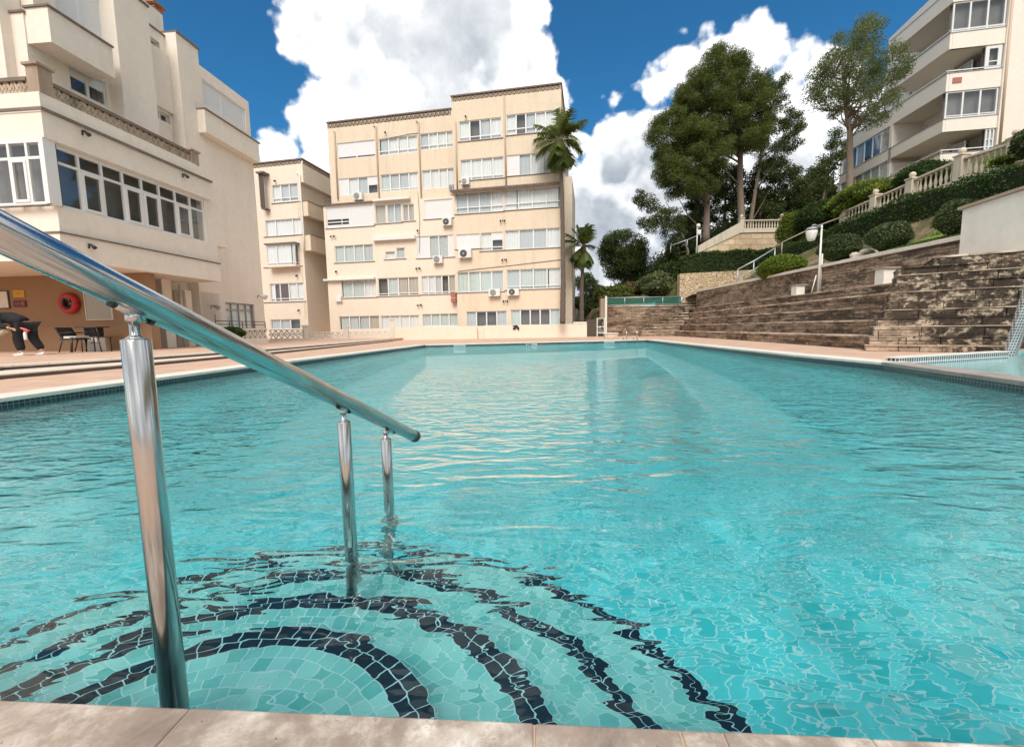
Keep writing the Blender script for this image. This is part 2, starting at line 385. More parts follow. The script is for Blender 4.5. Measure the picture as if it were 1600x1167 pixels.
def crown_pts(poly, D, depth, nclump, rc, per, gap=0.0, flat=0.75):
    """clumps spread through the crown's own volume: outline at the tree's distance, thickness `depth`"""
    P = [(hy(a, b, D).x, hy(a, b, D).z) for a, b in poly]
    xs = [p[0] for p in P]; zs = [p[1] for p in P]; cx = sum(xs) / len(xs)
    hw = (max(xs) - min(xs)) / 2; mx = (max(xs) + min(xs)) / 2
    out = []; cen = []
    k = 0
    while k < nclump:
        x = random.uniform(min(xs), max(xs)); z = random.uniform(min(zs), max(zs))
        if not inpoly(x, z, P): continue
        e = math.sqrt(max(0.05, 1 - ((x - mx) / hw) ** 2))
        y = D + random.uniform(-1, 1) * depth * e
        # the crown rounds off towards its front and back
        v = Vector((x, y, z)) - CAM; dd_ = v.dot(F_); qx, qy = CX + FPX * v.dot(RV) / dd_, CY - FPX * v.dot(UV_) / dd_
        gx, gy = sum(p[0] for p in poly) / len(poly), sum(p[1] for p in poly) / len(poly)
        if not inpoly(gx + (qx - gx) * 1.06, gy + (qy - gy) * 1.06, poly): k += 0.02; continue
        if gap and (math.sin(x * 1.7 + y * 1.1) + math.sin(z * 1.9 - x * 0.8 + y * 0.7)) < -2 + gap * 2: 
            k += 0.2; continue
        r_ = rc * random.uniform(0.6, 1.3)
        out.append(ball((x, y, z), r_, int(per * (r_ / rc) ** 2), 0.45, flat)); cen.append(Vector((x, y, z))); k += 1
    return np.concatenate(out), cen
# ------------------------------------------------------------------ light and sky
SUN_EL, SUN_AZ = R(48), R(188)       # azimuth clockwise from +Y: behind the camera, to the left
sdir = Vector((math.sin(SUN_AZ) * math.cos(SUN_EL), math.cos(SUN_AZ) * math.cos(SUN_EL), math.sin(SUN_EL)))
sl = bpy.data.lights.new("sun", 'SUN'); sl.energy = 2.1; sl.angle = R(35); sl.color = (1.0, 0.94, 0.86)
so = bpy.data.objects.new("sun", sl); COL.objects.link(so); so.rotation_euler = sdir.to_track_quat('Z', 'Y').to_euler()
W = bpy.data.worlds.new("World"); scene.world = W; W.use_nodes = True; nt = W.node_tree
for n_ in list(nt.nodes): nt.nodes.remove(n_)
out = N(nt, "ShaderNodeOutputWorld"); bg = N(nt, "ShaderNodeBackground"); L(nt, bg.outputs[0], out.inputs[0])
sky = N(nt, "ShaderNodeTexSky", sky_type='NISHITA', sun_disc=False, sun_elevation=SUN_EL, sun_rotation=SUN_AZ, air_density=1.0, dust_density=0.2, ozone_density=4.0)
tc = N(nt, "ShaderNodeTexCoord"); dvec = tc.outputs["Generated"]
nz = N(nt, "ShaderNodeTexNoise"); nz.inputs["Scale"].default_value = 5.5; nz.inputs["Detail"].default_value = 9; nz.inputs["Roughness"].default_value = 0.58
L(nt, dvec, nz.inputs["Vector"])
nz2 = N(nt, "ShaderNodeTexNoise"); nz2.inputs["Scale"].default_value = 3.2; nz2.inputs["Detail"].default_value = 7; nz2.inputs["Roughness"].default_value = 0.6
mpv = N(nt, "ShaderNodeMapping"); mpv.inputs["Location"].default_value = (3.1, 1.7, 0.4); L(nt, dvec, mpv.inputs[0]); L(nt, mpv.outputs[0], nz2.inputs["Vector"])
vor = N(nt, "ShaderNodeTexVoronoi"); vor.feature = 'SMOOTH_F1'; vor.inputs["Scale"].default_value = 17; vor.inputs["Smoothness"].default_value = 0.35
try: vor.inputs["Detail"].default_value = 2
except Exception: pass
L(nt, dvec, vor.inputs["Vector"])
# cumulus placed by compass direction: (px, py, radius px)
BL = [(915, 450, 75), (965, 430, 60), (1010, 400, 70), (500, 30, 62), (560, 65, 75), (620, 40, 110), (700, 40, 120), (770, 20, 80), (600, 130, 90), (690, 130, 110), (760, 130, 70), (560, 190, 70), (650, 210, 110), (760, 190, 70), (820, 118, 44), (850, 190, 52),
      (450, 235, 50), (500, 245, 62), (480, 195, 42), (520, 190, 50), (470, 40, 52), (440, 30, 24), (455, 75, 22), (430, 265, 34), (880, 240, 50), (900, 330, 75), (960, 270, 75), (1010, 250, 70), (1040, 330, 110), (1090, 260, 90), (960, 350, 100),
      (1036, 142, 22), (1090, 115, 42), (1130, 90, 45), (1180, 90, 50), (1225, 125, 50), (1190, 180, 80), (1290, 130, 60), (1258, 68, 20), (1300, 220, 80), (1370, 200, 70), (1300, 330, 110), (1240, 250, 90), (1180, 260, 90), (1150, 180, 75), (960, 147, 12),
      (245, 30, 16), (480, 70, 40), (430, 275, 30)]
BACK = [((-0.6, -0.7, 0.35), 0.75), ((0.5, -0.8, 0.5), 0.7), ((0.95, -0.2, 0.3), 0.5), ((-0.95, -0.15, 0.4), 0.4), ((0.1, -0.6, 0.85), 0.55), ((-0.2, -0.95, 0.15), 0.6), ((0.1, -0.15, 1.0), 0.48), ((-0.7, 0.1, 0.75), 0.3), ((0.75, 0.05, 0.7), 0.3), ((0.0, 0.45, 0.9), 0.27), ((-0.55, 0.35, 0.78), 0.24)]  # unseen clouds behind and overhead, added for ambient fill and rail reflections
dn = N(nt, "ShaderNodeVectorMath", operation='NORMALIZE'); L(nt, dvec, dn.inputs[0])
field = None
items = []
for (a, b_, r_) in BL:
    v0 = ray(a, b_).normalized(); v1 = ray(a + r_, b_).normalized(); items.append((v0, (v1 - v0).length))
for c_, r_ in BACK: items.append((Vector(c_).normalized(), r_))
for v0, r_ in items:
    ds = N(nt, "ShaderNodeVectorMath", operation='DISTANCE'); L(nt, dn.outputs[0], ds.inputs[0]); ds.inputs[1].default_value = v0
    ma = N(nt, "ShaderNodeMath", operation='MULTIPLY_ADD'); L(nt, ds.outputs["Value"], ma.inputs[0]); ma.inputs[1].default_value = -1.0; ma.inputs[2].default_value = r_
    if field is None: field = ma.outputs[0]
    else:
        mx = N(nt, "ShaderNodeMath", operation='SMOOTH_MAX'); L(nt, field, mx.inputs[0]); L(nt, ma.outputs[0], mx.inputs[1]); mx.inputs[2].default_value = 0.02; field = mx.outputs[0]
a1 = N(nt, "ShaderNodeMath", operation='MULTIPLY_ADD'); L(nt, nz.outputs["Fac"], a1.inputs[0]); a1.inputs[1].default_value = 0.17; L(nt, field, a1.inputs[2])
a2 = N(nt, "ShaderNodeMath", operation='MULTIPLY_ADD'); L(nt, vor.outputs["Distance"], a2.inputs[0]); a2.inputs[1].default_value = -0.055; L(nt, a1.outputs[0], a2.inputs[2])
mr = N(nt, "ShaderNodeMapRange"); mr.interpolation_type = 'SMOOTHSTEP'; L(nt, a2.outputs[0], mr.inputs[0]); mr.inputs[1].default_value = 0.030; mr.inputs[2].default_value = 0.055
# cloud tone: white tops, grey thick bellies low down
cg = ramp(nt, nz2.outputs["Fac"], [(0.36, (0.26, 0.29, 0.34)), (0.46, (0.40, 0.43, 0.46)), (0.54, (0.52, 0.54, 0.56)), (0.62, (0.72, 0.72, 0.73)), (0.74, (1.0, 1.0, 1.0))])
thick = N(nt, "ShaderNodeMapRange"); L(nt, a2.outputs[0], thick.inputs[0]); thick.inputs[1].default_value = 0.04; thick.inputs[2].default_value = 0.11
cc = mixc(nt, thick.outputs[0], (1.0, 1.0, 1.0), cg.outputs[0])
csc = N(nt, "ShaderNodeVectorMath", operation='SCALE'); L(nt, cc, csc.inputs[0]); csc.inputs["Scale"].default_value = 1.02
ssc = N(nt, "ShaderNodeVectorMath", operation='SCALE'); L(nt, mixc(nt, 1.0, sky.outputs[0], (0.27, 0.80, 1.0), 'MULTIPLY'), ssc.inputs[0]); ssc.inputs["Scale"].default_value = 0.080
L(nt, mixc(nt, mr.outputs[0], ssc.outputs[0], csc.outputs[0]), bg.inputs[0]); bg.inputs[1].default_value = 1.0
W.cycles.sampling_method = 'MANUAL'; W.cycles.sample_map_resolution = 1024
vs = scene.view_settings; vs.view_transform = 'Standard'; vs.look = 'None'; vs.exposure = 0.70; vs.gamma = 1.0
scene.cycles.use_denoising = True; scene.cycles.caustics_refractive = True; scene.cycles.caustics_reflective = False
scene.cycles.max_bounces = 8; scene.cycles.transparent_max_bounces = 16; scene.cycles.transmission_bounces = 6; scene.cycles.diffuse_bounces = 3
scene.cycles.sample_clamp_indirect = 60; scene.cycles.blur_glossy = 0.5

# ------------------------------------------------------------------ ground and pool
WZ = -0.08
def flat(poly, holes, z, name, m, kind="structure"):
    lists = [[Vector((p[0], p[1], 0)) for p in q] for q in [poly] + holes]
    tris = tessellate_polygon(lists); allp = [p for q in lists for p in q]
    mb = MB()
    for t in tris:
        a, b, c = (allp[i] for i in t)
        if (b - a).cross(c - a).z < 0: b, c = c, b
        mb.face([(p.x, p.y, z) for p in (a, b, c)])
    o = mb.build(name, m); tag(o, kind=kind); return o
NE0, NE1 = hz(-700, 1095 - 31, 0), hz(2300, 1197, 0)
pA = hz(0, 1095, 0); pB = hz(1600, 1166, 0); dAB = (pB - pA).normalized()
nearL = pA - dAB * 4.3; nearR = pB + dAB * 3.2
L0_ = hz(0, 626, 0); L1_ = hz(389, 574, 0); FL = hz(664, 539.5, 0); FR = hz(1010, 531.5, 0); R1_ = hz(1240, 556, 0); R2_ = hz(1380, 569, 0); R3_ = hz(1600, 600, 0)
dl = (L0_ - L1_).normalized(); Lc = L0_ + dl * 2.2; dr = (R3_ - R2_).normalized(); Rc = R3_ + dr * 2.4
def isect(p, d, q, e):
    den = d.x * e.y - d.y * e.x; t = ((q.x - p.x) * e.y - (q.y - p.y) * e.x) / den; return Vector((p.x + d.x * t, p.y + d.y * t, 0))
POOL = [isect(pA, dAB, R3_, dr), R3_, R2_, R1_, FR, FL, L1_, L0_, isect(pA, dAB, L0_, dl)]
print("POOL", [(round(p.x, 2), round(p.y, 2)) for p in POOL])
# the shallow side pool on the right
S0_ = hz(1384, 566.5, 0); S1_ = hz(1556, 556, 0); 
cw = 0.32
nrm = Vector((-dr.y, dr.x, 0)); nrm = nrm if nrm.x > 0 else -nrm
SP = [S0_, S1_, Vector((S1_.x + 2.5, S1_.y + 1.6, 0)), Vector((S1_.x + 5.5, S1_.y - 1.5, 0)), Vector((R3_.x + 5.5, -0.5, 0)), R3_ + dr * 3.6 + nrm * cw, R3_ + nrm * cw]
print("SIDE", [(round(p.x, 2), round(p.y, 2)) for p in SP])
def xy(P): return [(p.x, p.y) for p in P]
MT['deck'] = brickmat("deck_paving", (0.62, 0.40, 0.28), (0.68, 0.46, 0.33), (0.48, 0.34, 0.25), 0.4, 0.4, 0.008, 0.75, off=0.0, bumpd=0.002, var=0.18, stain=[(0.9, 0.5, 0.75, (0.42, 0.33, 0.27), 0.6, 1)])
MT['deck_light'] = brickmat("pale_paving", (0.70, 0.60, 0.50), (0.74, 0.65, 0.55), (0.5, 0.42, 0.34), 0.5, 0.35, 0.008, 0.75, bumpd=0.002, var=0.15)
def copingmat():
    m, nt, b = mat("worn_travertine"); p = wpos(nt)
    n1 = noise(nt, p, 3.2, 7, 0.7, 0.3); n2 = noise(nt, p, 12, 8, 0.72); n3 = noise(nt, p, 1.1, 3)
    c = ramp(nt, n1, [(0.36, (0.19, 0.15, 0.12)), (0.46, (0.36, 0.29, 0.235)), (0.52, (0.52, 0.44, 0.365)), (0.60, (0.74, 0.67, 0.59))]).outputs[0]
    c = mixc(nt, ramp(nt, n2, [(0.47, (0, 0, 0)), (0.58, (0.75,) * 3)]).outputs[0], c, (0.28, 0.215, 0.17))
    c = mixc(nt, ramp(nt, n3, [(0.5, (0, 0, 0)), (0.66, (0.45,) * 3)]).outputs[0], c, (0.45, 0.32, 0.24))
    pits = noise(nt, p, 48, 4, 0.7); c = mixc(nt, ramp(nt, pits, [(0.27, (0.8,) * 3), (0.34, (0, 0, 0))]).outputs[0], c, (0.06, 0.05, 0.045))
    L(nt, c, b.inputs["Base Color"]); b.inputs["Roughness"].default_value = 0.72
    h = mixc(nt, 0.5, ramp(nt, pits, [(0.25, (0, 0, 0)), (0.36, (1, 1, 1))]).outputs[0], n2); bump(nt, b, h, 0.6, 0.004); return m
MT['coping_near'] = copingmat()
MT['coping'] = plaster("pale_coping_stone", (0.74, 0.69, 0.61), 0.08, (0.42, 0.36, 0.3), 0.4, 0.75)
MT['coping_grey'] = plaster("grey_coping_stone", (0.36, 0.31, 0.27), 0.15, (0.12, 0.1, 0.085), 0.6, 0.75)
MT['tile_dark'] = brickmat("dark_waterline_tiles", (0.02, 0.035, 0.045), (0.05, 0.075, 0.085), (0.20, 0.24, 0.25), 0.05, 0.05, 0.004, 0.3, bumpd=0.001, off=0.0, spec=0.5, var=0.1)
MT['tile_band'] = brickmat("blue_border_tiles", (0.02, 0.04, 0.06), (0.07, 0.11, 0.14), (0.75, 0.78, 0.78), 0.06, 0.12, 0.008, 0.3, bumpd=0.001, off=0.0, spec=0.5, var=0.1)
MT['tile_rib'] = brickmat('small_rib_tiles', (0.05, 0.06, 0.08), (0.16, 0.14, 0.16), (0.62, 0.62, 0.62), 0.055, 0.055, 0.009, 0.4, bumpd=0.001, off=0.0)
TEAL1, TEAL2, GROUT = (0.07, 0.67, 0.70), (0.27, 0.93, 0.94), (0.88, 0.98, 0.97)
MT['tile_floor'] = brickmat("turquoise_floor_tiles", TEAL1, TEAL2, GROUT, 0.068, 0.068, 0.0038, 0.4, bumpd=0.001, off=0.5, var=0.28, rot=(0, 0, 0.5))  # tile variation, deepened and made patchy to stand in for caustic light
MT['tile_wall'] = brickmat("turquoise_wall_tiles", (0.05, 0.50, 0.52), (0.20, 0.74, 0.75), GROUT, 0.05, 0.05, 0.004, 0.4, bumpd=0.001, off=0.0, var=0.2)
MT['tile_arc'] = brickmat("turquoise_step_tiles", (0.22, 0.62, 0.57), (0.62, 0.90, 0.83), (0.95, 0.97, 0.95), 1.0, 1.0, 0.045, 0.4, bumpd=0.001, off=0.37, var=0.15)
MT['tile_nose'] = brickmat("black_nosing_tiles", (0.004, 0.005, 0.012), (0.018, 0.02, 0.035), (0.85, 0.88, 0.88), 1.15, 1.0, 0.045, 0.3, bumpd=0.001, off=0.5, var=0.1)
MT['pale_floor'] = plain("pale_blue_pool_floor", (0.62, 0.97, 0.95), 0.5, 0, 0.03, 1.5)

deck = [(-40, -12), (45, -12), (45, 34), (6.3, 34), (6.3, 60), (-40, 60)]
flat(deck, [xy(POOL), xy(SP)], 0.0, "pool_deck", MT['deck'])
gm = plain("far_ground", (0.18, 0.15, 0.10), 0.95, 0, 0.3, 0.05)
g = MB(); g.face([(-3000, -3000, -3.2), (3000, -3000, -3.2), (3000, 3000, -3.2), (-3000, 3000, -3.2)]); tag(g.build("ground", gm), kind="structure")

def strip(P, Q, w, z, h, mb, side=1, seg=0.6, gap=0.004, m=0, over=0.03):
    """one coping stone after another between two corners; the pool lies on the -side"""
    d = (Q - P); ln = d.length; d.normalize(); nn = Vector((-d.y, d.x, 0)) * side
    k = max(1, int(round(ln / seg)))
    for i in range(k):
        a = P + d * (ln * i / k + gap / 2); b = P + d * (ln * (i + 1) / k - gap / 2)
        a0 = a - nn * over; b0 = b - nn * over; a1 = a + nn * w; b1 = b + nn * w
        mb.hexa([(a0.x, a0.y, z - h), (b0.x, b0.y, z - h), (b1.x, b1.y, z - h), (a1.x, a1.y, z - h), (a0.x, a0.y, z), (b0.x, b0.y, z), (b1.x, b1.y, z), (a1.x, a1.y, z)], m)
mb = MB()
# side, far coping (pale)
for P, Q, s_ in ((POOL[8], L0_, 1), (L0_, L1_, 1), (L1_, FL, 1), (FL, FR, 1), (FR, R1_, 1), (R1_, R2_, 1)):
    strip(P, Q, 0.42, 0.03, 0.045, mb, s_, 0.6)
tag(mb.build("pool_coping", MT['coping'], bevel=0.006), kind="structure")
mb = MB(); strip(R2_, R3_, cw, 0.035, 0.055, mb, 1, 0.7); strip(R3_, R3_ + dr * 3.6, cw, 0.035, 0.055, mb, 1, 0.7)
tag(mb.build("dividing_coping", MT['coping_grey'], bevel=0.008), kind="structure")
# near coping stones, joints read off the photograph
mb = MB()
t_of = lambda px, py: (hz(px, py, 0) - pA).dot(dAB)
js = [t_of(0, 1095) - 0.72 * 4, t_of(0, 1095) - 0.72 * 3, t_of(0, 1095) - 0.72 * 2, t_of(300, 1107) - 0.60, t_of(300, 1107), t_of(835, 1133), t_of(1062, 1143), t_of(1128, 1146), t_of(1360, 1156), t_of(1600, 1167), t_of(1600, 1167) + 0.6, t_of(1600, 1167) + 1.2, t_of(1600, 1167) + 1.9, t_of(1600, 1167) + 2.6]
nn = Vector((dAB.y, -dAB.x, 0))
if nn.y > 0: nn = -nn
for i in range(len(js) - 1):
    a = pA + dAB * (js[i] + 0.0015); b = pA + dAB * (js[i + 1] - 0.0015); a1 = a + nn * 0.42; b1 = b + nn * 0.42
    dz = random.uniform(-0.0015, 0.0015)
    mb.hexa([(a1.x, a1.y, -0.05), (b1.x, b1.y, -0.05), (b.x, b.y, -0.05), (a.x, a.y, -0.05), (a1.x, a1.y, dz), (b1.x, b1.y, dz), (b.x, b.y, dz), (a.x, a.y, dz)])
# deck top lies at z = 0: the stones stand 4 mm proud
for i, v in enumerate(mb.v):
    if v[2] > -0.04: mb.v[i] = (v[0], v[1], v[2] + 0.005)
tag(mb.build("near_coping", MT['coping_near'], bevel=0.004), kind="structure")

# basin: waterline band, walls, floor
DEEP = -1.10
mb = MB(); mb2 = MB()
for i in range(len(POOL)):
    P, Q = POOL[i], POOL[(i + 1) % len(POOL)]
    mb.face([(P.x, P.y, 0.0), (Q.x, Q.y, 0.0), (Q.x, Q.y, -0.34), (P.x, P.y, -0.34)])
    mb2.face([(P.x, P.y, -0.34), (Q.x, Q.y, -0.34), (Q.x, Q.y, DEEP), (P.x, P.y, DEEP)])
tag(mb.build("waterline_tiles", MT['tile_dark']), kind="structure")
tag(mb2.build("pool_walls", MT['tile_wall']), kind="structure")
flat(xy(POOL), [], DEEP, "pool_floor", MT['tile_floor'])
mb = MB()
for i in range(len(SP)):
    P, Q = SP[i], SP[(i + 1) % len(SP)]
    mb.face([(P.x, P.y, 0.0), (Q.x, Q.y, 0.0), (Q.x, Q.y, -0.7), (P.x, P.y, -0.7)])
tag(mb.build("side_pool_walls", MT['tile_wall']), kind="structure")
flat(xy(SP), [], -0.16, "side_pool_floor", MT['pale_floor'])
# curved entry steps: concentric treads round a point under the near coping
SCX, SCY = -0.60, 0.60
RAD = [0.48, 0.75, 1.02, 1.30]; TZ = [-0.20, -0.36, -0.52, -0.68]
def ring(name, r0, r1, z, m, nseg=96, rows=1, a0=0.0, a1=math.pi, riser=None):
    vs_ = []; uv = []; fs = []
    rm = (r0 + r1) / 2
    for i in range(nseg + 1):
        a = a0 + (a1 - a0) * i / nseg
        for r_ in (r0, r1):
            vs_.append((SCX + r_ * math.cos(a), SCY + r_ * math.sin(a), z)); uv.append((a * rm, r_))
    for i in range(nseg):
        b = 2 * i; fs.append((b, b + 1, b + 3, b + 2))
    k = len(vs_)
    if riser is not None:
        for i in range(nseg + 1):
            a = a0 + (a1 - a0) * i / nseg
            for zz in (z, riser): vs_.append((SCX + r1 * math.cos(a), SCY + r1 * math.sin(a), zz)); uv.append((a * r1, r1 + z - zz))
        for i in range(nseg):
            b = k + 2 * i; fs.append((b, b + 1, b + 3, b + 2))
    me = bpy.data.meshes.new(name); me.from_pydata(vs_, [], fs); me.materials.append(m)
    u = me.uv_layers.new(name="m"); 
    for li, l in enumerate(me.loops): u.data[li].uv = uv[l.vertex_index]
    o = bpy.data.objects.new(name, me); COL.objects.link(o); tag(o, kind="structure"); return o
A0, A1 = R(-4), R(184)
NW = 0.072
def rows_ring(name, r0, r1, z, m, rows=None, nseg=100):
    """mosaic laid in concentric rows: each row carries its own strip of the tile pattern (1 unit = 1 row)"""
    rows = rows or max(1, int(round((r1 - r0) / 0.037))); vs_ = []; uv = []; fs = []; h = (r1 - r0) / rows
    for k in range(rows):
        a_, b_ = r0 + h * k, r0 + h * (k + 1); rm = max(0.02, (a_ + b_) / 2); o_ = random.uniform(0, 5)
        for i in range(nseg + 1):
            an = A0 + (A1 - A0) * i / nseg
            for j, r_ in enumerate((a_, b_)): vs_.append((SCX + r_ * math.cos(an), SCY + r_ * math.sin(an), z)); uv.append(((an * rm) / 0.04 + o_, k + j))
        base = k * 2 * (nseg + 1)
        for i in range(nseg): b = base + 2 * i; fs.append((b, b + 1, b + 3, b + 2))
    me = bpy.data.meshes.new(name); me.from_pydata(vs_, [], fs); me.materials.append(m); u = me.uv_layers.new(name="m")
    for l in me.loops: u.data[l.index].uv = uv[l.vertex_index]
    o = bpy.data.objects.new(name, me); COL.objects.link(o); tag(o, kind="structure"); return o
for k, (r1, z) in enumerate(zip(RAD, TZ)):
    r0 = 0.0 if k == 0 else RAD[k - 1]
    rows_ring("step_tread", r0, r1 - (NW if k < 2 else 0.052), z, MT['tile_arc'])
    zn = TZ[k + 1] if k < 3 else DEEP
    rows_ring("step_nosing", r1 - (NW if k < 2 else 0.052), r1, z + 0.001, MT['tile_nose'], 2)
    mbk = ring("step_riser", r1 - 0.004, r1 - 0.003, z - 0.012, MT['tile_arc'], a0=A0, a1=A1, riser=zn)

# water
def watermat(name, bump_s=1.0, fior=1.33, tint=(0.70, 0.98, 1.0)):
    m, nt, b = mat(name); nt.nodes.remove(b); out = nt.nodes["Material Output"]
    p = wpos(nt)
    def mp(rot, sc, loc=(0, 0, 0)):
        q = nt.nodes.new("ShaderNodeMapping"); q.inputs["Rotation"].default_value = (0, 0, rot); q.inputs["Scale"].default_value = sc; q.inputs["Location"].default_value = loc; L(nt, p, q.inputs[0]); return q.outputs[0]
    h1 = noise(nt, mp(0.35, (1.0, 2.1, 1)), 3.0, 1.2, 0.5, 0.9)
    h2 = noise(nt, mp(-0.25, (1.0, 2.2, 1), (5, 3, 0)), 9.0, 1.0, 0.5, 0.8)
    h3 = noise(nt, mp(0.8, (1.0, 1.5, 1), (1, 8, 0)), 26.0, 0.5, 0.5, 0.4)
    sx = N(nt, "ShaderNodeSeparateXYZ"); L(nt, p, sx.inputs[0])
    calm = N(nt, "ShaderNodeMapRange"); calm.interpolation_type = 'SMOOTHSTEP'; L(nt, sx.outputs["Y"], calm.inputs[0])
    calm.inputs[1].default_value = 0.8; calm.inputs[2].default_value = 3.4; calm.inputs[3].default_value = 0.30; calm.inputs[4].default_value = 1.3
    def sc(h, pw):
        e = N(nt, "ShaderNodeMath", operation='POWER'); L(nt, calm.outputs[0], e.inputs[0]); e.inputs[1].default_value = pw
        q = N(nt, "ShaderNodeMath", operation='MULTIPLY'); L(nt, h, q.inputs[0]); L(nt, e.outputs[0], q.inputs[1]); return q.outputs[0]
    n1 = bump(nt, None, sc(h1, .8), 1.0, 0.050 * bump_s)
    n2 = bump(nt, None, sc(h2, 1.2), 1.0, 0.0140 * bump_s, n1)
    n3 = bump(nt, None, sc(h3, 2.0), 1.0, 0.0024 * bump_s, n2)
    rf = N(nt, "ShaderNodeBsdfRefraction"); rf.inputs["IOR"].default_value = 1.33; rf.inputs["Roughness"].default_value = 0.0; rf.inputs["Color"].default_value = (*tint, 1)
    gl = N(nt, "ShaderNodeBsdfGlossy"); gl.inputs["Roughness"].default_value = 0.0; gl.inputs["Color"].default_value = (1, 1, 1, 1)
    fr = N(nt, "ShaderNodeFresnel"); fr.inputs["IOR"].default_value = fior
    for s_ in (rf, gl, fr): L(nt, n3, s_.inputs["Normal"])
    mx = N(nt, "ShaderNodeMixShader"); L(nt, fr.outputs[0], mx.inputs[0]); L(nt, rf.outputs[0], mx.inputs[1]); L(nt, gl.outputs[0], mx.inputs[2])
    L(nt, mx.outputs[0], out.inputs[0]); return m
MT['water'] = watermat("pool_water"); MT['water2'] = watermat("calm_water", 0.10, 1.12, (0.9, 1, 1))
flat(xy(POOL), [], WZ, "water", MT['water']); flat(xy(SP), [], -0.035, "side_pool_water", MT['water2'])
# the turquoise comes from the tile colours and the refraction tint

# ------------------------------------------------------------------ handrail
def p_at(px, py, y): return hy(px, py, y)
post_r = 0.0212
P1 = p_at(212, 530, 0.74); P2 = p_at(537, 658, 1.40); P3 = p_at(603, 685, 1.76)
C1 = p_at(204, 463, 0.74); C2 = p_at(537, 630, 1.40)
E = p_at(647, 681, 2.02)
# one straight rail fitted through the first bracket and the far end
dirr = (E - C1).normalized(); start = C1 - dirr * 1.25
hr = empty("handrail", (P2.x, P2.y, 0), "stainless steel handrail on three posts sloping down into the pool steps", "handrail")
mb = MB(); mb.tube([start, E], 0.0265, 40); mb.build("rail", MT['steel'], hr)
mb = MB(); e1 = E + dirr * 0.012
mb.tube([E - dirr * 0.004, E - dirr * 0.003, e1, e1 + dirr * 0.006], [0.0268, 0.0285, 0.0285, 0.022], 32); mb.build("end_cap", MT['black'], hr)
for i, (P, base) in enumerate(((P1, -0.20), (P2, -0.52), (P3, -0.68))):
    # rail point above this post
    t = ((P.x - C1.x) * dirr.x + (P.y - C1.y) * dirr.y) / (dirr.x ** 2 + dirr.y ** 2); rp = C1 + dirr * t
    mb = MB(); mb.lathe((P.x, P.y, 0), [(post_r, base), (post_r, P.z - 0.002), (post_r - 0.001, P.z - 0.0005), (post_r - 0.003, P.z)], 48)
    post = mb.build("post", MT['steel'], hr)
    mb = MB(); topz = rp.z - 0.030
    mb.lathe((P.x, P.y, 0), [(post_r - 0.004, P.z), (0.010, P.z + 0.005), (0.0075, P.z + 0.007), (0.0072, topz - 0.006)], 24)
    mb.lathe((P.x, P.y, topz - 0.010), [(0.0100, -0.004), (0.0118, 0.0), (0.0118, 0.007), (0.009, 0.012)], 20)
    mb.build("pin", MT['steel'], post)
    mb = MB(); b0 = Vector((P.x, P.y, topz)); a_ = rp - dirr * 0.034 - Vector((0, 0, 0.0275)); c_ = rp + dirr * 0.034 - Vector((0, 0, 0.0275))
    mb.tube([a_, a_ * 0.5 + c_ * 0.5, c_], [0.006, 0.0085, 0.006], 14)
    mb.tube([b0 - Vector((0, 0, 0.006)), (a_ + c_) / 2], [0.0075, 0.0065], 14)
    for e in (a_, c_): mb.tube([e - dirr * 0.004, e + dirr * 0.004], 0.0072, 12, 1)
    mb.build("rail_bracket", [MT['steel'], MT['black']], hr)
    mb = MB(); mb.lathe((P.x, P.y, base), [(0.042, 0.001), (0.042, 0.006), (0.024, 0.010)], 28); mb.build("floor_flange", MT['steel'], hr)
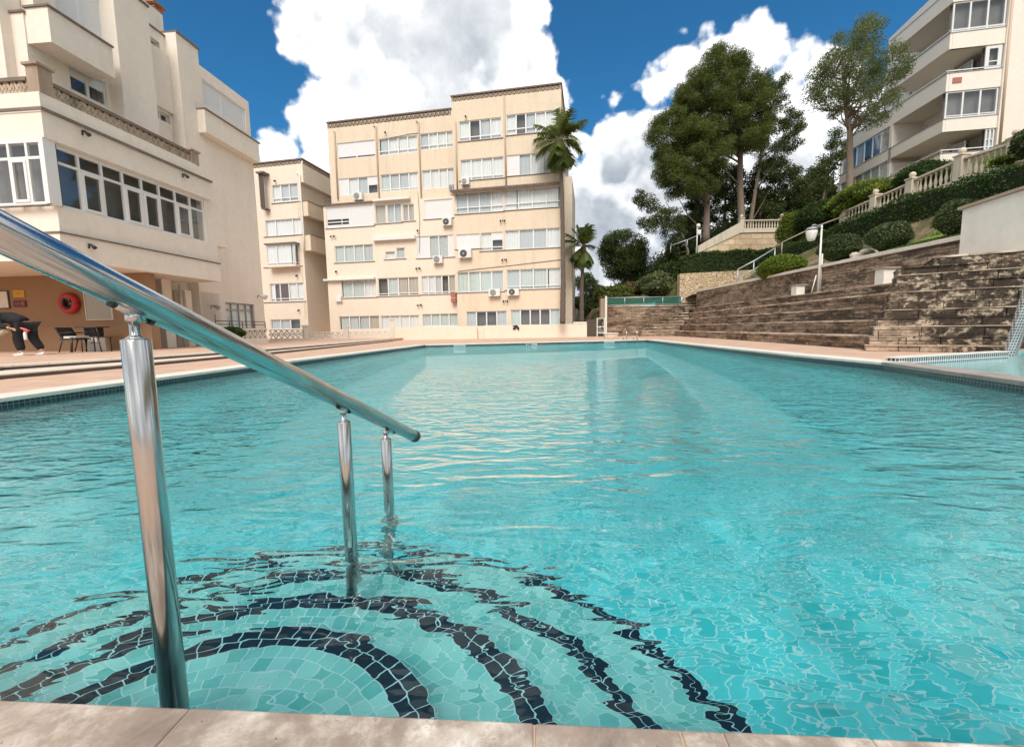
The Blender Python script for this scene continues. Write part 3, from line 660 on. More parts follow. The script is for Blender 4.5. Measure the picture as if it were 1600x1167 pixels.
# ================================================================== windows and facade helpers
CUR = {'w': 'cur_w', 'g': 'cur_g', 'b': 'cur_b', 'd': 'cur_d', 'r': 'cur_r', 't': 'cur_t'}
def window(F, s0, s1, z0, z1, n, kinds, parent, rail=0.0, transom=0.0, fw=0.05, mull=0.045, casement=(), gap=0.0, half=0.42, split=None, fmat=None, name="window"):
    """aluminium frame (part) > glass panes, curtains, shutters (sub-parts)"""
    if s1 < s0: s0, s1 = s1, s0
    if z1 < z0: z0, z1 = z1, z0
    k = len(kinds); fm = fmat or MT['white']
    ed = [s0 + (s1 - s0) * i / k for i in range(k + 1)] if split is None else [s0 + (s1 - s0) * q for q in split]
    mb = MB()
    F.box(mb, s0, s1, n - 0.07, n, z1 - fw, z1); F.box(mb, s0, s1, n - 0.07, n, z0, z0 + fw)
    F.box(mb, s0, s0 + fw, n - 0.068, n - 0.002, z0 + fw, z1 - fw); F.box(mb, s1 - fw, s1, n - 0.068, n - 0.002, z0 + fw, z1 - fw)
    for e in ed[1:-1]: F.box(mb, e - mull, e + mull, n - 0.066, n - 0.004, z0 + fw, z1 - fw)
    if rail: zr = z0 + (z1 - z0) * rail; F.box(mb, s0 + fw, s1 - fw, n - 0.05, n + 0.004, zr - 0.03, zr + 0.03)
    if transom: zt = z1 - (z1 - z0) * transom; F.box(mb, s0 + fw, s1 - fw, n - 0.064, n - 0.006, zt - 0.035, zt + 0.035)
    for i in casement:
        a, b = ed[i] + mull, ed[i + 1] - mull; top = z1 - (z1 - z0) * transom - 0.035 if transom else z1 - fw
        for q in ((a, a + 0.07, z0 + fw, top), (b - 0.07, b, z0 + fw, top)): F.box(mb, q[0], q[1], n - 0.03, n + 0.02, q[2], q[3])
        for q in ((z0 + fw, z0 + fw + 0.07), (top - 0.07, top)): F.box(mb, a + 0.07, b - 0.07, n - 0.03, n + 0.02, q[0], q[1])
    o = mb.build(name, fm, parent)
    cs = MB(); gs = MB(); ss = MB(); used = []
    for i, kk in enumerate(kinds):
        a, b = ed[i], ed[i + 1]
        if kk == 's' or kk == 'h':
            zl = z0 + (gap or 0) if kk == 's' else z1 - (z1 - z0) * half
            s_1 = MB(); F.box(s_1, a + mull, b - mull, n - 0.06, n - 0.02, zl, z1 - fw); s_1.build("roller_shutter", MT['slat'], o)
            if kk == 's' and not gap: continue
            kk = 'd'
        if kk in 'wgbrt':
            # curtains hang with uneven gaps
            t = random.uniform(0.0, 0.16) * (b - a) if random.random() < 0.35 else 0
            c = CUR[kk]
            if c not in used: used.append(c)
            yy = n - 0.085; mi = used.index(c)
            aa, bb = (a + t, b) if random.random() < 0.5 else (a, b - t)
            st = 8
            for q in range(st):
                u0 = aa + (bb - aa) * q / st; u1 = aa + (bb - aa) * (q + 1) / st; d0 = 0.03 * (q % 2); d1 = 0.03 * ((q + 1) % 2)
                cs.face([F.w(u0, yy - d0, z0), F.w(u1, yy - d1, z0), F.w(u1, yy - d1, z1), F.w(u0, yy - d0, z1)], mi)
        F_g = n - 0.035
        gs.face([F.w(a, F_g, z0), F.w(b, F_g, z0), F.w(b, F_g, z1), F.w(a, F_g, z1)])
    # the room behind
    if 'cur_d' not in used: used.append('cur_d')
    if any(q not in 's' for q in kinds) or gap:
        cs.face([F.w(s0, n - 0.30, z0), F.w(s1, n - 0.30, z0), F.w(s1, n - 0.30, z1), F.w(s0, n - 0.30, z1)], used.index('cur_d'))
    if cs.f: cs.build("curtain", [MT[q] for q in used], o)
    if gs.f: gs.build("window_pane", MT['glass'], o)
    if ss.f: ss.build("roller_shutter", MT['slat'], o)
    return o
def slatmat():
    m, nt, b = mat("slatted_white_shutter"); v = coord(nt, "UV")
    w = N(nt, "ShaderNodeTexWave"); w.bands_direction = 'Y'; w.inputs["Scale"].default_value = 5.5; L(nt, v, w.inputs["Vector"])
    L(nt, mixc(nt, w.outputs["Fac"], (0.66, 0.67, 0.68), (0.80, 0.80, 0.80)), b.inputs["Base Color"]); b.inputs["Roughness"].default_value = 0.5
    bump(nt, b, w.outputs["Fac"], 0.5, 0.01); return m
MT['slat'] = slatmat()
def rect(F, tl, br, n=0.0):
    a = F.hit(tl[0], tl[1], n); b = F.hit(br[0], br[1], n); return [min(a[0], b[0]), max(a[0], b[0]), min(a[1], b[1]), max(a[1], b[1])]
def lattice(F, mb, s0, s1, n0, n1, z0, z1, unit, m=0, th=0.035):
    """pierced cast-stone blocks: crossing bars with a boss where they meet"""
    k = max(1, int(round((s1 - s0) / unit))); u = (s1 - s0) / k; zc = (z0 + z1) / 2
    def bar(sa, za, sb, zb, w):
        d = math.hypot(sb - sa, zb - za); px_, pz_ = -(zb - za) / d * w, (sb - sa) / d * w
        q = [(sa - px_, za - pz_), (sb - px_, zb - pz_), (sb + px_, zb + pz_), (sa + px_, za + pz_)]
        mb.hexa([F.w(q[0][0], n1, q[0][1]), F.w(q[1][0], n1, q[1][1]), F.w(q[1][0], n0, q[1][1]), F.w(q[0][0], n0, q[0][1]),
                 F.w(q[3][0], n1, q[3][1]), F.w(q[2][0], n1, q[2][1]), F.w(q[2][0], n0, q[2][1]), F.w(q[3][0], n0, q[3][1])], m)
    for i in range(k):
        a = s0 + u * i; c = a + u / 2; b = a + u
        bar(a, z0, c, zc, th); bar(c, zc, b, z1, th); bar(a, z1, c, zc, th); bar(c, zc, b, z0, th)
        rr = min(u, z1 - z0) * 0.20
        F.box(mb, c - rr, c + rr, n0 - 0.01, n1 + 0.01, zc - rr, zc + rr, m)
        F.box(mb, a - rr * 0.5, a + rr * 0.5, n0 - 0.005, n1 + 0.005, zc - rr * 1.1, zc + rr * 1.1, m)
def acunit(F, x0, y0, x1, y1, label, n=0.0, fan=True, group="air conditioning units on the facades", dark=False):
    r_ = rect(F, (x0, y0), (x1, y1), n + 0.32); s0, s1, z0, z1 = r_
    loc = F.w((s0 + s1) / 2, n + 0.15, z0)
    t = empty("air_conditioner", loc, label, "air conditioner", group)
    mb = MB(); F.box(mb, s0, s1, n + 0.04, n + 0.32, z0 + 0.04, z1); mb.build("casing", MT['white_plastic'] if not dark else MT['grey'], t, bevel=0.015)
    mb = MB(); w = s1 - s0; c = F.w(s0 + w * 0.40, n + 0.322, (z0 + z1) / 2 + 0.02); rr = min((z1 - z0) * 0.40, w * 0.34)
    nn = F.n
    mb.tube([Vector(c), Vector(c) + nn * 0.012], rr, 20); mb.build("fan_grille", MT['grey'] if not fan else MT['black'], t)
    mb = MB(); mb.tube([Vector(c) + nn * 0.012, Vector(c) + nn * 0.02], rr * 0.3, 10)
    for a in range(5):
        q = rr * (0.25 + 0.17 * a); ring_ = [Vector(c) + nn * 0.016 + F.s * (q * math.cos(R(30 * j))) + Vector((0, 0, q * math.sin(R(30 * j)))) for j in range(13)]
        mb.tube(ring_, 0.006, 4, caps=False)
    mb.build("grille_wires", MT['grey'], t)
    mb = MB()
    for q in (0.15, 0.8): F.box(mb, s0 + w * q, s0 + w * q + 0.04, n, n + 0.3, z0, z0 + 0.038)
    mb.build("bracket", MT['grey'], t)
    return t
FB_ = None
def spot(F, px, py, label, n=0.0, twin=False, col='black', group="wall spotlights", sc=1.0):
    s, z = F.hit(px, py, n + 0.1); t = empty("wall_spotlight", F.w(s, n, z), label, "wall light", group)
    mb = MB(); P = lambda a, b, c: Vector(F.w(s + a, n + b, z + c))
    mb.tube([P(0, 0, .03), P(0, 0.12 * sc, 0.04), P(0.02, 0.16 * sc, 0.0)], 0.018, 8); mb.tube([P(0, 0, -.06), P(0, 0.02, -.06), P(0, 0.02, .06)], .022, 6); mb.build("arm", MT['black' if n == 0.0 and F is not FB_ else 'grey'], t)
    mb = MB()
    for dx in ((0,) if not twin else (-0.14, 0.14)):
        mb.tube([P(dx, 0.08 * sc, 0.03), P(dx + 0.02, 0.16 * sc, -0.02), P(dx + 0.03, 0.22 * sc, -0.07)], [0.03 * sc, 0.055 * sc, 0.07 * sc], 12)
    mb.build("lamp_head", MT[col], t); return t
def pipe(F, pts, rad, m, parent, n=0.06):
    mb = MB(); mb.tube([F.w(*((lambda h: (h[0], n, h[1]))(F.hit(a, b, n)))) for a, b in pts], rad, 8); return mb.build("drain_pipe", m, parent)

# ================================================================== centre apartment building
OL = hy(610, 500, 34.0); FL_ = Fr((OL.x, OL.y), (1, -0.185))
OR = hy(790, 500, 31.0); FR_ = Fr((OR.x, OR.y), (1, -0.185))
cb = empty("apartment_building", (OL.x, OL.y, 0), "five storey cream apartment building with rows of enclosed balconies facing the end of the pool", "building", "apartment buildings round the pool")
NU = -0.35
sL0 = FL_.hit(509.5, 400, 0)[0]; sL0u = FL_.hit(513, 230, NU)[0]; sLR = FL_.hit(716, 400, 0)[0]
zmid = FL_.hit(508.5, 322, 0)[1]; ztL = FL_.hit(512.5, 192.5, NU)[1]; zlatL = FL_.hit(512.5, 201.5, NU)[1]
sR0 = FR_.hit(709.5, 300, 0)[0]; sR1 = FR_.hit(877.6, 300, 0)[0]; ztR = FR_.hit(877, 131, 0)[1]; zlatR = FR_.hit(877, 139.5, 0)[1]
up = [((526.6, 224.5), (586.8, 244), 'ss', dict(gap=0.16)), ((591.4, 217.5), (652.5, 237.8), 'gwww', dict(rail=0.24)), ((656, 209.6), (711.5, 230), 'gwww', dict(rail=0.26)),
      ((528.8, 280), (590.8, 301.7), 'swgh', dict(half=0.5)), ((594.4, 273.6), (654, 295.4), 'tggw', dict(rail=0.12)), ((659.2, 266.6), (713, 291.8), 'wwww', {})]
lo = [((508.9, 324.5), (584.0, 352.6), 'ss', dict(gap=0.0)), ((585.4, 321), (603.6, 349), 'b', {}), ((604.6, 319.5), (627.8, 347.4), 'gg', {}), ((628.6, 320), (647.8, 345), 'bb', {}), ((662.8, 313.5), (707.5, 340.2), 's', {}),
      ((522.5, 384.7), (583.8, 408), 'tttg', {}), ((601.8, 393.7), (617.6, 404.8), 'w', {}), ((619, 387.6), (633, 403.8), 'g', {}), ((651, 370), (709.0, 401.2), 'sggs', dict(split=[0, .34, .6, .86, 1])),
      ((532.4, 438.7), (588.2, 464), 'ttw', {}), ((590, 435), (654.8, 461.2), 'dtbb', dict(rail=0.14)), ((658, 431.6), (712.2, 458.6), 'wwgdb', dict(rail=0.12)),
      ((529.7, 494.6), (593.5, 514.5), 'ttgb', {}), ((594.6, 493.6), (655.6, 514), 'wwww', {}), ((659.4, 490.9), (716, 509.2), 'tttt', {})]
ri = [((717, 190.2), (783.7, 215.4), 'wdgw', dict(rail=0.2)), ((790.9, 180.3), (868, 204.5), 'wdgww', dict(rail=0.3)), ((719, 250.5), (787.3, 277.5), 'wwww', dict(rail=0.16)), ((791.8, 243.3), (868, 269.4), 'sgww', {}),
      ((711.8, 302.4), (786.6, 330.2), 'gggw', dict(rail=0.3)), ((788, 296.6), (875.8, 323.2), 'wwww', dict(rail=0.3)),
      ((712.3, 367), (750, 388), 'ss', {}), ((751, 364.3), (786.2, 390.9), 'wh', dict(rail=0.2)), ((788.6, 360.5), (875.5, 386.2), 'wggw', dict(split=[0, .26, .28 + .24, .76, 1])),
      ((714, 425.6), (786.9, 454.9), 'tttg', {}), ((791.4, 421.8), (876.4, 450.2), 'gttw', dict(rail=0.16)),
      ((728.3, 487), (792.4, 510), 'gddg', {}), ((797.5, 484), (875.4, 508.5), 'tdddt', {})]
def facade(F, spec, s0, s1, z0, z1, n, par, m, depth=0.14, name="wall", mm=None):
    holes = []
    for tl, br, kinds, kw in spec:
        h = rect(F, tl, br, n); h[0] = max(h[0], s0 + 0.04); h[1] = min(h[1], s1 - 0.04); h[2] = max(h[2], z0); h[3] = min(h[3], z1 - 0.02)
        holes.append(h)
    mb = MB(); F.wall(mb, s0, s1, z0, z1, n, holes, depth, back=0.5); w = mb.build(name, m, par)
    for h, (tl, br, kinds, kw) in zip(holes, spec): window(F, h[0], h[1], h[2], h[3], n - 0.045, kinds, par, **kw)
    return holes
facade(FL_, up, sL0u, sLR, zmid - 0.1, zlatL, NU, cb, MT['cream'])
hl = facade(FL_, lo, sL0, sLR, 0.0, zmid, 0.0, cb, MT['cream_light'])
hr_ = facade(FR_, ri, sR0, sR1, 0.0, zlatR, 0.0, cb, MT['cream'])
mb = MB()      # body behind the facades, with the side walls
FL_.box(mb, sL0u + 0.02, sLR + 1, -11, NU - 0.5, 0, zlatL - 0.02); FL_.box(mb, sL0 + 0.02, sLR + 1, -11, -0.5, 0, zmid - 0.02)
FR_.box(mb, sR0 + 0.02, sR1 - 0.02, -10, -0.5, 0, zlatR - 0.02)
q1, q2 = FR_.hit(878, 300, 0), None
FR_.box(mb, sR1 - 3, sR1 + 0.55, -10.4, -4.0, 0, zlatR * 0.74)
mb.build("side_wall", MT['cream_light'], cb)
mb = MB()      # ledges, copings
FL_.box(mb, sL0u - 0.05, sLR, NU - 0.2, NU + 0.06, ztL - 0.02, ztL + 0.07, 0); FR_.box(mb, sR0 - 0.05, sR1 + 0.06, -0.2, 0.06, ztR - 0.02, ztR + 0.07, 0)
FR_.box(mb, sR1 - 0.15, sR1 + 0.06, -10, -0.2, ztR - 0.02, ztR + 0.07, 0)
FR_.box(mb, sR0 - 0.05, sR0 + 0.12, -10, -0.2, ztR - 0.02, ztR + 0.07, 0)
for hs, F, n, a, b in ((hl, FL_, 0, sL0, sLR), (hr_, FR_, 0, sR0, sR1)):
    for h in hs:
        if h[2] > 1.5:
            lm = MB(); F.box(lm, h[0] - 0.12, h[1] + 0.12, n - 0.1, n + 0.05, h[2] - 0.05, h[2] - 0.003, 0); lm.build("window_ledge", MT['coping_dark'], cb)
FL_.box(mb, sL0 - 0.12, FL_.hit(584, 322, 0)[0], -0.35, 0.14, zmid, zmid + 0.09, 0)
mb.build("ledge", MT['coping_dark'], cb)
mb = MB()
FL_.box(mb, FL_.hit(585, 320, 0)[0], FL_.hit(642, 314, 0)[0], -0.05, 0.35, zmid - 0.02, zmid + 0.13)
mb.build("awning_box", MT['white_plastic'], cb); mb = MB(); z_ = FL_.hit(585, 375.5, 0)[1]; FL_.box(mb, FL_.hit(585, 375, 0)[0], FL_.hit(650, 370, 0)[0], 0.003, 0.3, z_ - 0.1, z_ + 0.16)
mb.build("awning_box", MT['white_plastic'], cb); mb = MB(); z_ = FL_.hit(512, 439, 0)[1]; FL_.box(mb, FL_.hit(508, 439, 0)[0], FL_.hit(587, 434, 0)[0], 0.003, 0.28, z_ - 0.02, z_ + 0.12)
mb.build("awning_box", MT['white_plastic'], cb)
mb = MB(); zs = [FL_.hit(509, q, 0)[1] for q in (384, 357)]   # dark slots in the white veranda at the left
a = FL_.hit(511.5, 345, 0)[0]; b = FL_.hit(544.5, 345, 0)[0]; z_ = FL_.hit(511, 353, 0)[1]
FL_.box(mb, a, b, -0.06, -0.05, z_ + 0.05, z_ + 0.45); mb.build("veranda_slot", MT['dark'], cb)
mb = MB(); FL_.box(mb, a, b, -0.049, -0.03, z_ + 0.2, z_ + 0.27); FL_.box(mb, (a + b) / 2 + .3, (a + b) / 2 + .36, -0.049, -0.031, z_ + 0.05, z_ + 0.45); mb.build("veranda_rail", MT['white'], cb)
for F, a, b, n, z0, z1 in ((FL_, sL0u, sLR - 0.4, NU, zlatL, ztL - 0.02), (FR_, sR0, sR1, 0, zlatR, ztR - 0.02)):
    mb = MB(); lattice(F, mb, a + 0.1, b - 0.1, n - 0.14, n - 0.02, z0, z1, 0.33, th=0.035); F.box(mb, a, a + 0.12, n - 0.15, n, z0, z1); F.box(mb, b - 0.12, b, n - 0.15, n, z0, z1)
    mb.build("lattice_parapet", MT['stone_rail'], cb)
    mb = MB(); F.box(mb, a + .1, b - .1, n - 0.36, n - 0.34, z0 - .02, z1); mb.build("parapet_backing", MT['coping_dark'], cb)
mb = MB(); k = 34      # scalloped tile awning over the third floor
za = FR_.hit(875.5, 291, 0)[1]; s0 = FR_.hit(707.5, 301, 0)[0]
for i in range(k):
    a = s0 + (sR1 - s0) * (i + 0.5) / k; r_ = (sR1 - s0) / k * 0.5
    mb.tube([FR_.w(a, -0.02, za + 0.22), FR_.w(a, 0.42, za + 0.05)], r_, 8)
mb.build("tiled_awning", MT['coping_dark'], cb)
for F, pts, n in ((FL_, [(520.5, 204.5), (522.5, 206), (528, 312)], NU), (FL_, [(583, 196.5), (587, 198), (592.6, 313)], NU), (FL_, [(650, 189), (653.8, 191), (658.3, 312.5)], NU), (FL_, [(711, 170), (713.5, 172), (717.6, 300)], NU + 0.2), (FR_, [(787.3, 150), (791, 291)], 0.0), (FR_, [(711.4, 190), (714.6, 300)], 0.0)):
    pipe(F, pts, 0.055, MT['pipe'], cb, n + 0.07)
pipe(FR_, [(878.5, 300), (880.2, 500)], 0.12, MT['brownpipe'], cb, 0.14)
for a in ((551, 301, 565.5, 312.5, "dark fronted air conditioner under the second highest window row, beside the leftmost white panel", FL_, NU, False), (690.6, 340.7, 705.5, 352.6, "air conditioner with black fan just below the big closed shutter of the cream block", FL_, 0, True), (676, 399.8, 691, 411.8, "air conditioner with grey fan under the white panelled bay of the cream block", FL_, 0, False),
          (701, 288.6, 708.6, 298.2, "small dark air conditioner on the edge left of the tiled awning", FL_, NU + .2, False), (720, 278.8, 732.6, 288.6, "air conditioner with grey grille just above the tiled awning", FR_, 0, False), (716, 389.6, 736, 403.2, "largest air conditioner, black fan, under white shutters two floors above the low wall", FR_, 0, True),
          (763, 451.8, 781, 463.5, "left one of the two air conditioners side by side near the palm, grey fan", FR_, 0, False), (792.4, 450.8, 810.5, 462.5, "right one of the two air conditioners side by side near the palm, black fan", FR_, 0, True)):
    acunit(a[5], a[0], a[1], a[2], a[3], a[4], a[6], a[7], dark=(a[0] in (701,)))
r_ = rect(FL_, (523.4, 463.5), (533, 471.5), 0.2); t = empty("meter_box", FL_.w(r_[0], 0, r_[2]), "blank white box on the bottom left corner of the cream block", "box")
mb = MB(); FL_.box(mb, r_[0], r_[1], 0, 0.2, r_[2], r_[3]); mb.build("cabinet_body", MT['white_plastic'], t, bevel=0.01); mb = MB(); FL_.box(mb, r_[0] + .05, r_[1] - .05, 0.2, 0.21, r_[2] + .05, r_[3] - .05); mb.build("lid", MT['white'], t)
r_ = rect(FL_, (704, 457.6), (712, 472), 0.4); t = empty("hanging_box", FL_.w(r_[0], 0, r_[2]), "faded red box hanging under the window at the middle corner of the cream block", "box")
mb = MB(); zc = (r_[2] + r_[3]) / 2; FL_.box(mb, r_[0], r_[1], 0.1, 0.4, r_[2], zc - 0.03); FL_.box(mb, r_[0], r_[1], 0.1, 0.4, zc + 0.03, r_[3]); mb.build("box_body", MT['redbox'], t, bevel=0.01)
mb = MB(); FL_.box(mb, r_[0] + .03, r_[1] - .03, 0.0, 0.36, zc - 0.03, zc + 0.03); FL_.box(mb, r_[0], r_[0] + .03, 0.0, 0.1, r_[2], r_[3]); mb.build("bracket", MT['white'], t)
for (x, y, F, tw, lab) in ((520, 369, FL_, True, "twin spotlight at the left end of the third floor parapet"), (652.5, 360, FL_, False, "single small lamp on the parapet left of the upper black fan air conditioner"), (525, 424, FL_, False, "single small lamp at the left end of the second floor parapet"), (653.3, 419, FL_, True, "twin lamp under the white panelled bay"), (655.5, 476.3, FL_, True, "twin lamp on the lowest left parapet"),
          (602, 207, FL_, False, "lamp below the lattice on the left roof"), (727.5, 182, FR_, False, "lamp under the taller right roof"), (785, 344.5, FR_, True, "twin black lamp between the tiled awning and the windows below"), (787.5, 405.5, FR_, True, "twin lamp right of the largest air conditioner"), (789.5, 470, FR_, True, "twin lamp beneath the pair of air conditioners")):
    spot(F, x, y, lab, NU if y < 300 and F is FL_ else 0.0, tw)

for pts in ([(716, 424), (760, 419), (790, 416), (876, 406)], [(653, 300), (656, 345), (655, 395)], [(600, 214), (640, 206), (652, 205)]):
    F = FR_ if pts[0][0] > 710 else FL_; q = [F.hit(a, b, 0.02) for a, b in pts]; mb = MB(); nn_ = (NU + .03) if pts[0][1] < 250 else .03
    mb.tube([F.w(u, nn_, v) for u, v in q], 0.016, 5); mb.build("cable", MT['brownpipe'], cb)
# low wall, fence in front
wy = hz(917, 526.5, 0); wx = hz(613, 531.5, 0)
FW = Fr((wx.x, wx.y), (wy.x - wx.x, wy.y - wx.y)); lw = FW.hit(917, 520, 0)[0]; zw = FW.hit(917, 505.8, 0)[1]
t = empty("low_wall", (wx.x, wx.y, 0), "long low cream wall between the far end of the pool and the apartment building", "wall", None)
mb = MB(); s1 = FW.hit(745, 520, 0)[0]; s2 = FW.hit(757, 520, 0)[0]
FW.box(mb, 0.2, s1, -0.22, 0, 0, zw - 0.03); FW.box(mb, s1, s2, -0.5, -0.35, 0, zw - 0.03); FW.box(mb, s2, lw, -0.22, 0, 0, zw); mb.build("wall_panel", MT['cream_light'], t)
mb = MB(); FW.box(mb, lw - 0.95, lw - 0.02, -0.6, 0.02, zw, zw + 0.14); mb.build("wall_cap", MT['coping'], t)
# black bird shape on the low wall
q = FW.hit(805.5, 512.3, 0.01); t = empty("wall_ornament", FW.w(q[0], 0, q[1]), "small black bird shaped ornament fixed to the low wall", "ornament")
mb = MB(); c_ = q
for pts in ([(-.22, .16), (.12, .2), (.2, .1), (-.02, .02)], [(.0, .1), (.26, .04), (.24, -.22), (.1, -.06)], [(-.2, -.02), (-.02, .08), (.06, -.08), (-.16, -.14)]):
    b = [FW.w(q[0] + u, 0.012, q[1] + v) for u, v in pts]; f = [FW.w(q[0] + u, 0.05, q[1] + v) for u, v in pts]
    mb.hexa([f[0], f[1], b[1], b[0], f[3], f[2], b[2], b[3]])
mb.build("silhouette", MT['black'], t)

# ================================================================== second building (left of centre)
OB = hy(460, 500, 35.5); FB = Fr((OB.x, OB.y), (1, -0.20))
sb = empty("apartment_building", (OB.x, OB.y, 0), "narrower cream apartment block with dark side balconies standing between the two bigger buildings", "building", "apartment buildings round the pool")
sC = FB.hit(475.3, 300, 0)[0]; sA = FB.hit(398, 300, 0)[0] - 3; sW = FB.hit(470.5, 330, 0)[0]
zt = FB.hit(474, 248, 0)[1]; zla = FB.hit(474, 255.5, 0)[1]; zrb = FB.hit(477, 284.5, 0)[1]
spec = [((424.5, 290), (466.3, 313.5), 'wgg', dict(rail=0.22)), ((414.2, 345), (471.5, 366.8), 'www', dict(split=[0, .28, .76, 1])), ((421, 443.7), (475.5, 470), 'wdrww', dict(rail=0.16, split=[0, .14, .30, .56, .8, 1])), ((422.4, 499.4), (469.7, 514), 'ggd', {})]
hb = facade(FB, spec, sA, sW, 0.15, zrb, 0.0, sb, MT['cream_light'])
mb = MB(); FB.box(mb, sA, sW - 0.02, -9.5, -0.5, 0.15, zrb - 0.02); FB.box(mb, sA, sC, -9.5, 0.003, zrb, zla)
FB.box(mb, FB.hit(476, 490, 0)[0], FB.hit(476, 490, 0)[0] + 2.0, -9, -3.5, 0.15, FB.hit(476, 496, 0)[1]); mb.build("wall", MT['cream_light'], sb)
mb = MB()
for (c_, yt, yb) in ((480.5, 313.5, 337.5), (484.8, 365.5, 391.5), (472.5, 415.2, 442.0), (478, 470.5, 495.8)):
    s_ = FB.hit(c_, yt, 0)[0]; z1 = FB.hit(c_, yt, 0)[1]; z0 = FB.hit(c_, yb, 0)[1]
    FB.box(mb, sW - 0.3, s_, -7.5, 0.02, z0, z1 - 0.05); 
mb.build("balcony", MT['cream'], sb)
mb = MB()
for (c_, yt) in ((480.5, 313.5), (484.8, 365.5), (472.5, 415.2), (478, 470.5)):
    s_ = FB.hit(c_, yt, 0)[0]; z1 = FB.hit(c_, yt, 0)[1]; FB.box(mb, sW - 0.3, s_ + 0.03, -7.5, 0.05, z1 - 0.05, z1); FB.box(mb, FB.hit(424, yt, 0)[0] if yt < 320 else FB.hit(412, yt, 0)[0], sW - 0.3, -0.1, 0.05, z1 - 0.05, z1)
FB.box(mb, sA, sC + 0.05, -0.2, 0.06, zt - 0.04, zt + 0.05); FB.box(mb, sC - 0.15, sC + 0.05, -9.5, -0.2, zt - 0.04, zt + 0.05)
mb.build("ledge", MT['coping_dark'], sb)
mb = MB(); lattice(FB, mb, sA + .1, sC - .1, -0.14, -0.02, zla, zt - 0.04, 0.36); FBs = Fr(FB.w(sC, 0, 0), (FB.n * -1)); 
lattice(FBs, mb, 0.2, 9.3, -0.12, 0, zla, zt - 0.04, 0.36); mb.build("lattice_parapet", MT['stone_rail'], sb)
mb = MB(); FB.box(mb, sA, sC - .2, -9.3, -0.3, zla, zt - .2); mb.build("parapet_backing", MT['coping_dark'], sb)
# glazed bay with a dark roof
r_ = rect(FB, (415.5, 383), (462, 413.5), 0.5); window(FB, r_[0], r_[1], r_[2], r_[3], 0.5, 'ww', sb, split=[0, .36, 1], rail=0.12)
FS = Fr(FB.w(r_[1], 0.5, 0), (FB.n * -1)); window(FS, 0, 0.48, r_[2], r_[3], 0.0, 'g', sb, rail=0.12)
mb = MB(); FB.box(mb, r_[0] - .1, r_[1] + .12, 0.0, 0.62, r_[3], r_[3] + 0.10); mb.build("bay_roof", MT['coping_dark'], sb)
mb = MB(); FB.box(mb, r_[0] - .05, r_[1] + .05, 0.003, 0.56, r_[2] - 0.12, r_[2]); mb.build("bay_sill", MT['cream_light'], sb)
# side windows of the loggias
for (x0, y0, x1, y1, kk) in ((500, 301, 504.5, 325, 't'), (503, 352, 507.5, 372, 't'), (494.5, 405, 504, 419, 'd'), (501, 447, 509, 470, 'g')):
    pass
FSs = Fr(FB.w(sW, 0, 0), (FB.n * -1))
for (za_, zb_) in ((FB.hit(480, 313, 0)[1], zrb), (FB.hit(484, 365, 0)[1], FB.hit(480.5, 337, 0)[1]), (FB.hit(473, 415, 0)[1], FB.hit(484.8, 391, 0)[1]), (FB.hit(478, 470, 0)[1], FB.hit(473, 442, 0)[1])):
    window(FSs, 3.3, 5.2, za_, zb_ - 0.25, 0.08, 'td', sb); window(FSs, 6.2, 7.2, za_, zb_ - 0.4, 0.08, 'd', sb)
pipe(FB, [(463, 269), (467.5, 273), (474.5, 365), (475.6, 400)], 0.06, MT['white_plastic'], sb, 0.1)
for (x, y, lab) in ((429.5, 282.5, "small lamp under the roof of the narrower block"), (463.5, 430.5, "round lamp on the parapet in the middle of the narrower block"), (466.5, 484.5, "faint lamp on the lowest parapet of the narrower block")): spot(FB, x, y, lab, 0.0, False)
# lean-to canopy hanging off the far left edge of it
r_ = rect(FB, (404, 272), (413.5, 324), 0.5); t = empty("wooden_shutter_cage", FB.w(r_[0], 0, r_[2]), "dark wooden cage hung on the narrower block next to the left building's edge", "balcony cage")
mb = MB()
for i in range(6): a = r_[0] + (r_[1] - r_[0]) * i / 5; FB.box(mb, a - .03, a + .03, 0.44, 0.5, r_[2], r_[3])
for i in range(8): z = r_[2] + (r_[3] - r_[2]) * i / 7; FB.box(mb, r_[0], r_[1], 0.40, 0.439, z - .03, z + .03)
mb.build("slats", MT['brownpipe'], t); mb = MB(); FB.box(mb, r_[0] - .1, r_[1] + .25, 0, 0.7, r_[3], r_[3] + .12); mb.build("cage_roof", MT['coping_dark'], t)
mb = MB(); FB.box(mb, r_[0], r_[1] + .1, 0, 0.5, r_[2] - .12, r_[2] - .04); mb.build("cage_floor", MT['coping_dark'], t)

# pierced terrace fence left of the low wall
def fence(x0, x1, ytop, ybot, D0, lab, posts, pale=True, unit=0.32):
    A = hy(x0, 520, D0[0]); B = hy(x1, 520, D0[1]); F = Fr((A.x, A.y), (B.x - A.x, B.y - A.y)); a = 0; b = F.hit(x1, 520, 0)[0]
    zt_ = F.hit(x1, ytop, 0)[1]; zb_ = F.hit(x1, ybot, 0)[1]
    t = empty("terrace_fence", (A.x, A.y, 0.15), lab, "fence", "pierced terrace fences"); mb = MB(); lattice(F, mb, a, b, -0.1, 0, zb_, zt_ - .06, unit, th=0.03); mb.build("lattice", MT['fence_white'], t)
    mb = MB(); F.box(mb, a, b, -0.13, 0.03, zt_ - .06, zt_); F.box(mb, a, b, -0.13, 0.03, 0.15, zb_); mb.build("rail", MT['cream_light'], t)
    for (px, yt) in posts:
        s, z = F.hit(px, yt, 0); mb = MB(); F.box(mb, s - .16, s + .16, -0.2, 0.12, 0.15, z - .1); F.box(mb, s - .2, s + .2, -0.24, 0.16, z - .1, z); mb.build("post", MT['coping'], t)
    return t
MT['fence_white'] = plaster("white_cast_fence", (0.74, 0.70, 0.64), 0.06, (0.5, 0.42, 0.35), 0.3)
